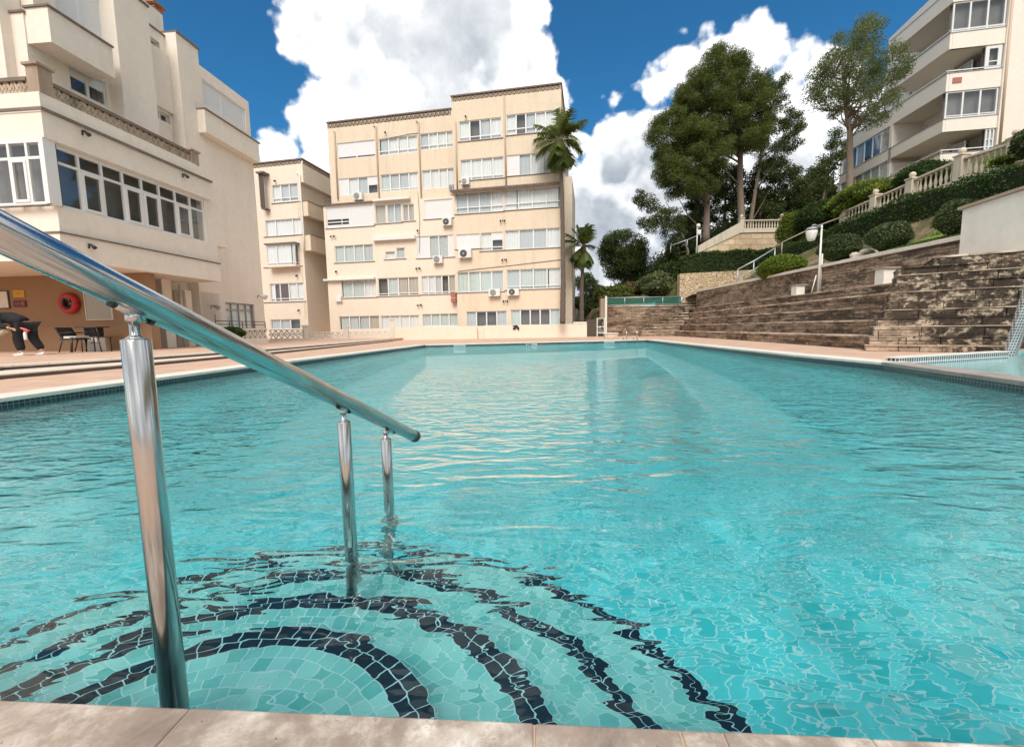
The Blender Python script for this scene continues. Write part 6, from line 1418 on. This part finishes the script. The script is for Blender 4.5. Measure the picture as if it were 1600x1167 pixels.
# ================================================================== smaller things
# street lamp on the seating
LB = hy(1278, 459, 17.6)
t = empty("street_lamp", LB, "white lamp post with a hanging white shade standing on the top seat row", "street lamp", "street lamps")
zt_ = hy(1279, 352, 17.6).z
mb = MB(); mb.tube([LB, (LB.x, LB.y, zt_)], [0.045, 0.032], 12); mb.build("pole", MT['white_plastic'], t)
mb = MB(); q = hy(1287, 405, 17.6); mb.tube([(LB.x + .16, LB.y + .1, LB.z), (LB.x + .16, LB.y + .1, hy(1280, 396, 17.6).z)], 0.03, 10); mb.build("prop_pole", MT['white_plastic'], t)
mb = MB(); mb.tube([(LB.x - .28, LB.y, LB.z), (LB.x - .1, LB.y + .02, hy(1278, 430, 17.6).z)], 0.02, 8); mb.build("brace", MT['white_plastic'], t)
hc = hy(1268, 366, 17.6)
mb = MB(); mb.tube([(LB.x, LB.y, zt_ - .12), (hc.x + .1, hc.y, zt_ + .02), (hc.x, hc.y, zt_ - .02)], 0.03, 8); mb.build("arm", MT['grey'], t)
mb = MB(); mb.lathe((hc.x, hc.y, zt_ - .16), [(0.10, -.05), (0.21, -.02), (.21, .02), (.15, .07), (.05, .10)], 16); mb.build("lamp_hood", MT['grey'], t)
mb = MB(); mb.lathe((hc.x, hc.y, zt_ - .62), [(0.05, 0.0), (0.13, 0.03), (.16, .14), (.21, .34), (.20, .40)], 16); mb.build("lamp_shade", MT['white_plastic'], t)
# far lamp with white sign by the ramp
q = hy(1088.5, 394, 35.0); zt2 = hy(1090, 349, 35.0).z
t = empty("street_lamp", q, "thin far lamp post with a white box under its globe, left of the ramp", "street lamp", "street lamps")
mb = MB(); mb.tube([q - Vector((0, 0, .5)), (q.x, q.y, zt2 - .35)], 0.045, 8); mb.build("pole", MT['white_plastic'], t)
mb = MB(); mb.ellipsoid((q.x + .08, q.y, zt2 - .2), .17, .17, .17, 12, 8); mb.build("globe", MT['white_plastic'], t)
mb = MB(); mb.box(q.x - .03, q.x + .27, q.y - .1, q.y + .02, zt2 - .85, zt2 - .52); mb.build("sign_box", MT['white'], t)
# white panels (boxes) on the top seat row
for (x0, y0, x1, y1, D, lab) in ((1244, 446, 1258, 463.5, 18.2, "smaller white box standing left of the lamp post"), (1380, 419.5, 1401, 446, 13.8, "bigger white box standing against the near lichen blackened block")):
    a, b = hy(x0, y1, D), hy(x1, y0, D); t = empty("white_box", a, lab, "box", "white boxes on the top seat row")
    mb = MB(); mb.box(a.x, b.x, a.y, a.y + .35, a.z, b.z); mb.build("cabinet_body", MT['white_wall'], t, bevel=.01)
    mb = MB(); mb.box(a.x - .04, b.x + .10, a.y - .06, a.y + .4, b.z + .002, b.z + .05); mb.build("lid", MT['coping_grey'], t, bevel=.006)
# grey tube handrail on the steps by the hedge
def tuberail(lab, pts, h, D, m, name="stair_railing", double=True):
    P = [hy(a, b, D) for a, b in pts]; t = empty(name, P[0] - Vector((0, 0, h)), lab, "railing")
    mb = MB(); mb.tube(P, 0.035, 8); mb.build("top_rail", m, t)
    if double: mb = MB(); mb.tube([p - Vector((0, 0, h * .5)) for p in P], 0.028, 8); mb.build("lower_rail", m, t)
    for p in P: mb = MB(); mb.tube([p - Vector((0, 0, h)), p], 0.032, 8); mb.build("post", m, t)
tuberail("grey tube handrail slanting up beside the light green bush", [(1153, 421), (1178, 408), (1211, 388)], 0.95, 24.5, MT['galv'])
tuberail("pale tube handrail rising above the dark hedge next to the lamp", [(1222, 379), (1270, 356), (1340, 330)], 0.8, 25.0, MT['coping_grey'], double=False)
tuberail("grey railing in the shade among the pine trunks left of the ramp", [(1048, 384), (1074, 375), (1095, 366)], 0.6, 36, MT['galv'], double=False)
# netting fence on the far wall
z0, z1 = hy(1000, 476, 31.4).z, hy(1000, 464.5, 31.4).z; xa, xb = hy(947, 470, 31.4).x, hy(1066, 470, 31.4).x
t = empty("netting_fence", (xa, 31.4, z0), "low fence of green netting on grey tubes above the far stone wall", "fence")
mb = MB()
for z in (z0, z1): mb.tube([(xa, 31.5, z), (xb, 31.5, z)], 0.03, 8)
mb.build("rails", MT['galv'], t)
for i in range(5): x = xa + (xb - xa) * i / 4; mb = MB(); mb.tube([(x, 31.5, ztw - .002), (x, 31.5, z1)], 0.03 if i < 4 else 0.07, 8); mb.build("post", MT['galv'], t)
netm, ntn, bn = mat("green_netting"); bn.inputs["Base Color"].default_value = (0.03, 0.16, 0.11, 1); bn.inputs["Alpha"].default_value = 0.55
mb = MB(); mb.box(xa, xb, 31.515, 31.52, z0, z1); mb.build("netting", netm, t)
# tall weathered post and iron gate
a = hy(946, 500, 31.0); zt3 = hy(946, 463, 31.0).z
t = empty("gate_post", (a.x, 31, 0), "tall weathered white post at the left end of the far stone wall", "post"); mb = MB()
mb.box(a.x - .05, a.x + .09, 30.9, 31.05, 0, zt3); mb.build("edge_strip", MT['white_wall'], t)
mb = MB(); mb.box(a.x - .36, a.x - .052, 30.95, 31.4, hy(946, 496, 31).z, zt3 - .15); mb.build("wall_stub", MT['stone_rail'], t)
a = hy(933, 520, 30.6); t = empty("iron_gate", (a.x, 30.6, 0), "narrow white framed gate left of the far stone wall", "gate"); mb = MB(); zg = hy(933, 497, 30.6).z
x2 = hy(944, 520, 30.6).x
for x in (a.x, x2): mb.box(x - .03, x + .03, 30.57, 30.63, 0, zg)
for z in (0.3, zg * .55, zg): mb.box(a.x + .03, x2 - .03, 30.575, 30.625, z - .05, z)
mb.build("gate_frame", MT['white_plastic'], t); mb = MB()
for i in range(4): x = a.x + .08 + (x2 - a.x - .16) * i / 3; mb.box(x - .012, x + .012, 30.59, 30.61, 0.1, zg - .05)
mb.build("bars", MT['brownpipe'], t)
xf = hy(917.5, 520, 31.6).x; xg = hy(932, 520, 31.6).x
t = empty("wooden_fence", (xf, 31.6, 0), "short dark slatted fence between the low wall and the gate", "fence"); mb = MB()
for i in range(7): x = xf + (xg - xf) * i / 6; mb.box(x - .045, x + .045, 31.58, 31.62, 0, 1.25)
mb.build("slats", MT['brownpipe'], t); mb = MB()
for z in (.3, 1.0): mb.box(xf, xg, 31.622, 31.66, z, z + .07)
mb.build("cross_rail", MT['brownpipe'], t)
# pool ladder
def ladder(px, y, lab):
    c0 = hy(px - 8, 528, y); c1 = hy(px + 8, 528, y); t = empty("pool_ladder", ((c0.x + c1.x) / 2, y, 0), lab, "pool ladder")
    hgt = 0.56
    for c in (c0, c1):
        mb = MB(); pth = [(c.x, y + .35, 0.0)] + [(c.x, y + .35 - 0.0 * i, hgt * .6) for i in range(1)]
        for i in range(9): a = math.pi * i / 8; pth.append((c.x + (0.03 if c is c1 else -.03) * 0, y + .05 + .30 * math.cos(a), hgt * .6 + .2 * math.sin(a)))
        pth.append((c.x, y - .25, -0.95)); mb.tube(pth, 0.024, 10); mb.build("side_rail", MT['steel'], t)
    for z in (-.3, -.6, -.9):
        mb = MB(); mb.box(c0.x, c1.x, y - .29, y - .2, z - .015, z + .015); mb.build("rung", MT['steel'], t)
yl = FL.y + (hy(985, 530, 21.0).x - FL.x) / (FR.x - FL.x) * (FR.y - FL.y)
ladder(985, yl + 0.2, "small curved steel pool ladder at the far right corner of the pool")
a = hy(955, 522, 27.5); t = empty("stone_block", (a.x, 27.5, 0), "low pale stone block on the deck left of the pool ladder", "block"); mb = MB()
mb.box(a.x - .45, a.x + .35, 27.2, 27.7, 0.0, 0.22); mb.build("block_body", MT['baluster'], t, bevel=.03); mb = MB(); mb.box(a.x - .5, a.x + .4, 27.15, 27.75, .222, .30); mb.build("block_top", MT['coping'], t, bevel=.02)
# depth mark and skimmer openings in the far waterline
fd = (FR - FL).normalized(); fnn = Vector((fd.y, -fd.x, 0))
FFr = Fr((FL.x, FL.y), (fd.x, fd.y))
for px, w, lab in ((718, .26, "left white skimmer slot in the dark tiles of the far pool edge"), (952, .26, "right white skimmer slot in the dark tiles of the far pool edge")):
    s = FFr.hit(px, 538, 0)[0]; t = empty("pool_skimmer", FFr.w(s, 0, -.07), lab, "skimmer", "skimmer slots in the far pool edge")
    mb = MB(); FFr.box(mb, s - w, s + w, 0.003, 0.03, -.075, -.025); mb.build("skimmer_face", MT['white'], t, bevel=.004); mb = MB(); FFr.box(mb, s - w + .04, s + w - .04, 0.031, 0.034, -.06, -.04); mb.build("slot", MT['grey'], t)
cu = bpy.data.curves.new("txt", 'FONT'); cu.body = "1.6 mts"; cu.size = 0.15; cu.extrude = 0.004; cu.offset = 0.006; cu.align_x = 'CENTER'
to = bpy.data.objects.new("txt", cu); COL.objects.link(to); dg = bpy.context.evaluated_depsgraph_get(); me = bpy.data.meshes.new_from_object(to.evaluated_get(dg)); bpy.data.objects.remove(to)
o = bpy.data.objects.new("depth_marking", me); COL.objects.link(o); me.materials.clear(); me.materials.append(MT['white'])
s = FFr.hit(830, 537, 0)[0]; p = FFr.w(s, 0.026, -.080)
xa_ = FFr.s; za_ = Vector((0, 0, 1)); ya_ = -FFr.n
me.transform(Matrix(((xa_.x * 1.25, za_.x, FFr.n.x, 0), (xa_.y * 1.25, za_.y, FFr.n.y, 0), (xa_.z, za_.z * .55, FFr.n.z, 0), (0, 0, 0, 1)))); o.location = p
tag(o, "white depth lettering in the dark tiles at the middle of the far pool edge", "lettering")
# tiled kerb of the side pool and the sloping tiled rib at the right edge
Fk = Fr((S0_.x, S0_.y), (S1_.x - S0_.x, S1_.y - S0_.y)); ln = (S1_ - S0_).length
t = empty("tiled_kerb", (S0_.x, S0_.y, 0), "low kerb of dark blue tiles between the lichen blackened steps and the pale side pool", "kerb")
mb = MB(); Fk.box(mb, 0, ln, 0.0, 0.16, -.3, 0.075); mb.build("kerb_body", MT['tile_band'], t); mb = MB(); Fk.box(mb, -.02, ln + .02, -0.02, 0.17, 0.077, 0.095); mb.build("kerb_top", MT['coping'], t)
p0 = hz(1571, 553, 0); D0 = p0.y; p1 = hy(1601, 462, D0 - 0.35); p1b = hy(1630, 372, D0 - .6)
t = empty("tiled_ramp", (p0.x, p0.y, 0), "narrow tiled rib sloping steeply up at the right edge from the side pool", "tiled edge")
mb = MB(); w_ = 0.14
def slant(a, b, dz, wx, wy, m, nm):
    mb = MB(); mb.hexa([(a.x, a.y, a.z), (a.x + wx, a.y, a.z), (a.x + wx, a.y + wy, a.z), (a.x, a.y + wy, a.z), (b.x, b.y, b.z), (b.x + wx, b.y, b.z), (b.x + wx, b.y + wy, b.z), (b.x, b.y + wy, b.z)]); mb.build(nm, m, t)
slant(Vector((p0.x, p0.y, -.1)), p1b, 0, 0.17, 0.07, MT['tile_rib'], "tiled_face"); slant(Vector((p0.x + .172, p0.y - .01, -.1)), p1b + Vector((.172, -.01, 0)), 0, 0.04, 0.09, MT['grey'], "metal_edge")
t = empty("garden_wall", hy(1584, 535, 12.5), "low dark grey wall glimpsed beyond the sloping tiled rib", "wall"); c_ = hy(1576, 535, 12.5); mb = MB(); mb.box(c_.x, c_.x + 4, 12.5, 12.8, 0, .9); mb.build('wall_panel', MT['coping_grey'], t); mb = MB(); mb.box(c_.x - .03, c_.x + 4, 12.47, 12.83, .902, .96); mb.build('wall_cap', MT['seat_top'], t)

# life ring, boards, signs on the covered wall (FG_ frame)
def panel(px0, py0, px1, py1, lab, m, frame=None, cat="sign", name="sign", d=0.03, group=None, extra=None):
    r_ = rect(FG_, (px0, py0), (px1, py1), 0); t = empty(name, FG_.w((r_[0] + r_[1]) / 2, 0.002, r_[2]), lab, cat, group); mb = MB(); FG_.box(mb, r_[0], r_[1], 0.002, d, r_[2], r_[3]); mb.build("board", m, t)
    if frame is not None:
        mb = MB(); f = .03
        for q in ((r_[0] - f, r_[0], r_[2] - f, r_[3] + f), (r_[1], r_[1] + f, r_[2] - f, r_[3] + f), (r_[0], r_[1], r_[2] - f, r_[2]), (r_[0], r_[1], r_[3], r_[3] + f)): FG_.box(mb, q[0], q[1], 0.003, d + .015, q[2], q[3])
        mb.build("board_frame", frame, t)
    return t, r_
ym = plain("yellow_sign_paint", (0.62, 0.33, 0.02), 0.5); rm = plain("dark_red_sign_paint", (0.12, 0.02, 0.02), 0.5)
t, r_ = panel(21, 453.5, 40, 464.5, "yellow sign with an unreadable dark smudge of writing, on the wall above the person", ym)
mb = MB(); cx_ = (r_[0] + r_[1]) / 2; cz_ = (r_[2] + r_[3]) / 2; w = (r_[1] - r_[0])
for i, (u, v, l, h) in enumerate(((-.12, 0.01, .1, .02), (.02, 0.0, .14, .02), (.16, .01, .06, .02), (-.02, -.025, .2, .012))): FG_.box(mb, cx_ + w * (u - l / 2), cx_ + w * (u + l / 2), .031, .034, cz_ + v - h / 2, cz_ + v + h / 2)
mb.build("lettering", MT['redbox'], t)
t, r_ = panel(21.5, 470, 42.5, 479.5, "small dark red sign hanging under the yellow sign", rm); mb = MB(); cx_ = (r_[0] + r_[1]) / 2; cz_ = (r_[2] + r_[3]) / 2; w = (r_[1] - r_[0])
for i in range(5): FG_.box(mb, cx_ - w * .32 + i * w * .09, cx_ - w * .32 + i * w * .09 + w * .06, .031, .034, cz_ - .02, cz_ + .03)
FG_.box(mb, cx_ + w * .2, cx_ + w * .34, .031, .034, cz_ - .05, cz_ + .07); mb.build("lettering", MT['redbox'], t)
panel(-4, 456, 16, 481, "pale notice board on the wall behind the person's back", MT['white_wall'], MT['brownpipe'], "notice board", "notice_board")
panel(131.5, 445, 177, 498.5, "tall greenish glass notice board right of the red life ring", plain("board_glass", (0.34, 0.31, 0.22), 0.12), MT['coping'], "notice board", "notice_board")
n_, z_ = FG_.hit(107.5, 474, 0.1); t = empty("life_ring", FG_.w(n_, 0.002, z_), "red life ring with a black and white coil of rope hanging on the covered wall", "life ring")
mb = MB(); ctr = Vector(FG_.w(n_, 0.09, z_)); pth = [ctr + FG_.s * (.26 * math.cos(2 * math.pi * i / 32)) + Vector((0, 0, .26 * math.sin(2 * math.pi * i / 32))) for i in range(33)]; mb.tube(pth, 0.105, 12, caps=False); mb.build("ring_body", MT['red'], t)
for kk, (rr, m_) in enumerate(((.15, 'black'), (.165, 'white_plastic'), (.135, 'black'))):
    mb = MB(); pth = [ctr + FG_.n * (.07 + .02 * kk) + FG_.s * (rr * .8 * math.cos(a)) + Vector((0, 0, rr * 1.15 * math.sin(a))) for a in [R(20 + 10 * i) for i in range(30 if kk == 0 else (20 if kk == 2 else 14))]]; mb.tube(pth, 0.035 if kk != 1 else .015, 8); mb.build("rope", MT[m_], t)
mb = MB(); mb.tube([ctr - FG_.n * .088, ctr - FG_.n * .02], .05, 8); mb.build("hook", MT['grey'], t)

# chair, table, cabinet on the upper terrace
def leg(mb, a, b, r=.017): mb.tube([a, b], r, 6)
DC = 13.3; g0 = 0.15
def P3(px, z, D=DC): q = hy(px, 540, D); return Vector((q.x, D, z))
ch = empty("armchair", P3(105, g0), "black framed armchair leaning back, with a white cushion on its seat", "chair", None)
x0 = P3(96, 0).x
for (xa_, xb_, ya_) in ((-.12, -.02, 0), (-.12, -.02, .48)):
    mb = MB(); leg(mb, (x0 + xa_ + .02, DC + ya_, g0), (x0 + .06, DC + ya_, g0 + .42)); mb.build("leg", MT['black'], ch); mb = MB(); leg(mb, (x0 + .27, DC + ya_, g0), (x0 + .34, DC + ya_, g0 + .42)); mb.build("leg", MT['black'], ch)
mb = MB(); mb.box(x0 - .02, x0 + .46, DC - .01, DC + .5, g0 + .38, g0 + .42); mb.build("seat", MT['black'], ch)
mb = MB(); mb.box(x0 + .06, x0 + .46, DC + .02, DC + .46, g0 + .423, g0 + .5); mb.build("cushion", MT['white_plastic'], ch, bevel=.02)
mb = MB(); mb.hexa([(x0 + .02, DC, g0 + .42), (x0 + .07, DC, g0 + .42), (x0 + .07, DC + .5, g0 + .42), (x0 + .02, DC + .5, g0 + .42), (x0 - .17, DC, g0 + .78), (x0 + .0 - .13, DC, g0 + .78), (x0 - .13, DC + .5, g0 + .78), (x0 - .17, DC + .5, g0 + .78)]); mb.build("backrest", MT['black'], ch)
mb = MB()
for yy in (0, .48): leg(mb, (x0 - .02, DC + yy, g0 + .6), (x0 + .42, DC + yy, g0 + .62), .02)
mb.build("armrest", MT['black'], ch)
tb = empty("garden_table", P3(135, g0), "low dark wooden table between the armchair and the white cabinet", "table")
xt = P3(118, 0).x; xe = P3(162, 0).x
mb = MB(); mb.box(xt, xe - .02, DC - .15, DC + .35, g0 + .44, g0 + .475); mb.build("tabletop", MT['brownpipe'], tb)
for x in (xt + .03, xt + .30, xe - .05):
    mb = MB(); leg(mb, (x - (.05 if x < xt + .2 else -.06 if x > xe - .1 else 0), DC - .1, g0), (x, DC - .1, g0 + .44)); mb.build("leg", MT['black'], tb); mb = MB(); leg(mb, (x, DC + .3, g0), (x, DC + .3, g0 + .44)); mb.build("leg", MT['black'], tb)
mb = MB(); leg(mb, (xe - .02, DC - .1, g0 + .44), (xe - .07, DC - .1, g0 + .78), .02); leg(mb, (xe - .3, DC - .1, g0 + .28), (xe - .0, DC - .1, g0 + .28), .015); mb.build("end_frame", MT['black'], tb)
cbx = empty("cabinet", P3(143, g0, 13.9), "white cabinet with black glass upper half behind the low table", "cabinet"); xa_, xb_ = P3(134, 0, 13.9).x, P3(152, 0, 13.9).x
mb = MB(); mb.box(xa_, xb_, 13.9, 14.2, g0, g0 + .46); mb.build("cabinet_body", MT['white_plastic'], cbx, bevel=.008); mb = MB(); mb.box(xa_, xb_ - .02, 13.9, 14.2, g0 + .462, g0 + .76); mb.build("glass_door", MT['black'], cbx, bevel=.008)
mb = MB(); mb.box(xa_ - .2, xb_ + .15, 13.8, 14.25, g0 + .762, g0 + .80); mb.build("cabinet_top", MT['brownpipe'], cbx)
pl = bush(362, 521, 17.3, 17, 10, "small round green shrub in front of the little terrace, behind the sloping rail", MT['hedge'], 3500, 0.07)

# ------------------------------------------------------------------ bending person
DP = 11.6
def q3(px, py, dy=0.0): v = hy(px, py, DP + dy); return v
per = empty("person", (q3(22, 553).x, DP, 0.15), "person in black clothes and white shoes bending forward at the left edge of the terrace", "person")
def skin(name, verts, edges, rad, m, parent, root=0, sub=2):
    me = bpy.data.meshes.new(name); w = Vector(parent.location); me.from_pydata([tuple(Vector(v) - w) for v in verts], edges, [])
    me.materials.append(m); o = bpy.data.objects.new(name, me); COL.objects.link(o); o.parent = parent
    o.modifiers.new("skin", 'SKIN'); sv = me.skin_vertices[0].data
    for i, r_ in enumerate(rad): sv[i].radius = (r_, r_) if isinstance(r_, (int, float)) else r_; sv[i].use_root = (i == root)
    s = o.modifiers.new("sub", 'SUBSURF'); s.levels = s.render_levels = sub
    for p_ in me.polygons: p_.use_smooth = True
    return o
g = 0.15; HX, HZ = q3(40, 504).x, q3(40, 504).z            # hips
hip = Vector((HX, DP, g + 0.86)); dxp = 1.0
sk = lambda a, y, z: Vector((HX + a, DP + y, g + z))
V = [sk(0, 0, .86), sk(-.18, 0, .93), sk(-.42, 0, 1.03), sk(-.58, 0, 1.06), sk(-.70, -.02, 1.03), sk(-.80, -.03, .99),          # pelvis, waist, chest, shoulders, neck, head
     sk(-.02, -.10, .80), sk(-.14, -.12, .45), sk(-.07, -.12, .10), sk(-.25, -.12, .04),                                              # near leg, foot
     sk(.02, .10, .80), sk(.0, .13, .46), sk(.20, .14, .12), sk(.04, .14, .04),                                                  # far leg back
     sk(-.52, -.22, 1.0), sk(-.36, -.29, .80), sk(-.10, -.30, .74), sk(-.53, .22, 1.0), sk(-.62, .26, .74), sk(-.58, .24, .50)]
E_ = [(0, 1), (1, 2), (2, 3), (3, 4), (4, 5), (0, 6), (6, 7), (7, 8), (8, 9), (0, 10), (10, 11), (11, 12), (12, 13), (3, 14), (14, 15), (15, 16), (3, 17), (17, 18), (18, 19)]
rd = [(.15, .14), (.135, .13), (.16, .14), (.14, .12), .06, .095, .10, .07, .045, .03, .10, .07, .045, .03, .058, .047, .033, .058, .047, .033]
skinm = plain("skin", (0.55, 0.33, 0.24), 0.5); blk = plain("black_cloth", (0.012, 0.012, 0.014), 0.9, 0, .3, 20)
skin("body", V, E_, rd, skinm, per)
# clothing a little larger than the body
Vj = [V[0], V[1], V[2], V[3], V[3].lerp(V[4], .5), V[14], V[15], V[15].lerp(V[16], .85), V[17], V[18], V[18].lerp(V[19], .85)]
skin("black_jacket", Vj, [(0, 1), (1, 2), (2, 3), (3, 4), (3, 5), (5, 6), (6, 7), (3, 8), (8, 9), (9, 10)], [(.20, .19), (.19, .18), (.21, .18), (.18, .15), .09, .10, .085, .065, .10, .085, .065], blk, per)
Vt = [V[0], V[6], V[7], V[8] + Vector((0, 0, .02)), V[10], V[11], V[12] + Vector((0, 0, .02))]
skin("black_trousers", Vt, [(0, 1), (1, 2), (2, 3), (0, 4), (4, 5), (5, 6)], [(.18, .17), .135, .11, .095, .135, .11, .095], blk, per)
for (h, f) in ((V[8], V[9]), (V[12], V[13])):
    mb = MB(); a = Vector((h.x + .05, h.y, g)); b = Vector((f.x - .04, f.y, g)); n_ = 8; prof = []
    for i in range(n_):
        u = i / (n_ - 1); c = a.lerp(b, u); w = .045 * (1 - .3 * abs(u - .55)) * (0.75 if i in (0, n_ - 1) else 1); hh = .10 - .055 * u
        base = len(mb.v); mb.v += [(c.x, c.y - w, g), (c.x, c.y + w, g), (c.x, c.y + w * .9, g + hh * .6), (c.x, c.y + w * .4, g + hh), (c.x, c.y - w * .4, g + hh), (c.x, c.y - w * .9, g + hh * .6)]; prof.append(base)
    for i in range(n_ - 1):
        for j in range(6): k2 = (j + 1) % 6; mb.f.append((prof[i] + j, prof[i] + k2, prof[i + 1] + k2, prof[i + 1] + j)); mb.m.append(0); mb.sm.append(True)
    for bs in (prof[0], prof[-1]): mb.f.append(tuple(bs + j for j in range(6))); mb.m.append(0); mb.sm.append(False)
    mb.build("shoe", MT['white'], per)
# hands with five fingers each
def hand(wr, d, up_, parent):
    d = d.normalized(); side = d.cross(up_).normalized(); up_ = side.cross(d)
    vs_ = [wr, wr + d * .035, wr + d * .075]; es = [(0, 1), (1, 2)]; rr = [.022, (.032, .018), (.034, .016)]
    for k, (o_, l_) in enumerate(((-.027, .065), (-.009, .078), (.009, .074), (.026, .058))):
        b = len(vs_); p = wr + d * .085 + side * o_; vs_ += [p, p + d * l_ * .45 - up_ * .008, p + d * l_ * .8 - up_ * .028, p + d * l_ * .95 - up_ * .046]; es += [(2, b), (b, b + 1), (b + 1, b + 2), (b + 2, b + 3)]; rr += [.0105, .0095, .0085, .0075]
    b = len(vs_); p = wr + d * .03 - side * .03; vs_ += [p, p - side * .022 + d * .03, p - side * .026 + d * .058 - up_ * .01]; es += [(1, b), (b, b + 1), (b + 1, b + 2)]; rr += [.013, .011, .009]
    skin("hand", vs_, es, rr, skinm, parent, sub=1)
hand(V[16], V[16] - V[15], Vector((0, 0, 1)), per); hand(V[19], V[19] - V[18], Vector((0, 1, 0)), per)
mb = MB(); hc_ = V[5]; mb.ellipsoid(hc_ + Vector((.02, 0, .035)), .115, .10, .105, 14, 10, 0, .02); mb.build("hair", plain("dark_hair", (.02, .014, .01), .7), per)
mb = MB(); nz_ = hc_ + Vector((-.08, 0, -.06)); mb.tube([nz_ + Vector((.02, 0, .02)), nz_ + Vector((-.02, 0, -.01))], [.018, .010], 8)
mb.build("nose", skinm, per)
for s_ in (-1, 1):
    mb = MB(); mb.ellipsoid(hc_ + Vector((-.05, .035 * s_, -.07)), .013, .013, .013, 8, 6); mb.build("eye", MT['white'], per)
    mb = MB(); mb.ellipsoid(hc_ + Vector((.02, .10 * s_, -.01)), .022, .012, .03, 8, 6); mb.build("ear", skinm, per)
mb = MB(); mb.box(hc_.x - .06, hc_.x - .045, DP - .055, DP - .005, hc_.z - .10, hc_.z - .092); mb.build("mouth", MT['redbox'], per)
# rolled towel under the arm, pink cloth at the hip, pale bottle
t = empty("rolled_towel", sk(-.35, -.35, .50), "beige rolled towel held in front of the person's legs", "towel"); mb = MB(); mb.tube([sk(-.15, -.36, .66), sk(-.34, -.36, .56), sk(-.52, -.36, .45)], [.06, .075, .07], 14); mb.build("towel_roll", plain("beige_towel", (.42, .33, .22), .95, 0, .15, 30), t, bevel=.0)
mb = MB(); mb.tube([sk(-.37, -.36, .545), sk(-.40, -.36, .525)], .079, 14); mb.build("strap", MT['brownpipe'], t)
t = empty("water_bottle", sk(.17, -.20, .42), "pale bottle hanging behind the person's thigh", "bottle"); mb = MB(); mb.lathe(sk(.17, -.2, .42), [(.03, 0), (.036, .02), (.036, .17), (.022, .2), (.018, .22)], 14); mb.build("bottle_body", MT['white_plastic'], t)
mb = MB(); mb.lathe(sk(.17, -.2, .642), [(.02, 0), (.02, .03)], 12); mb.build("cap", MT['redbox'], t)
t = empty("pink_cloth", sk(.2, -.2, .70), "pink folded cloth hanging over the bottle at the person's hip", "cloth"); mb = MB(); mb.tube([sk(.10, -.22, .74), sk(.2, -.22, .70), sk(.30, -.21, .66)], [.02, .03, .02], 10); mb.build("cloth_fold", plain("pink_cloth", (.6, .15, .13), .9), t); mb = MB(); mb.tube([sk(.24, -.22, .68), sk(.25, -.22, .60)], [.02, .012], 8); mb.build("cloth_end", bpy.data.materials["pink_cloth"], t)
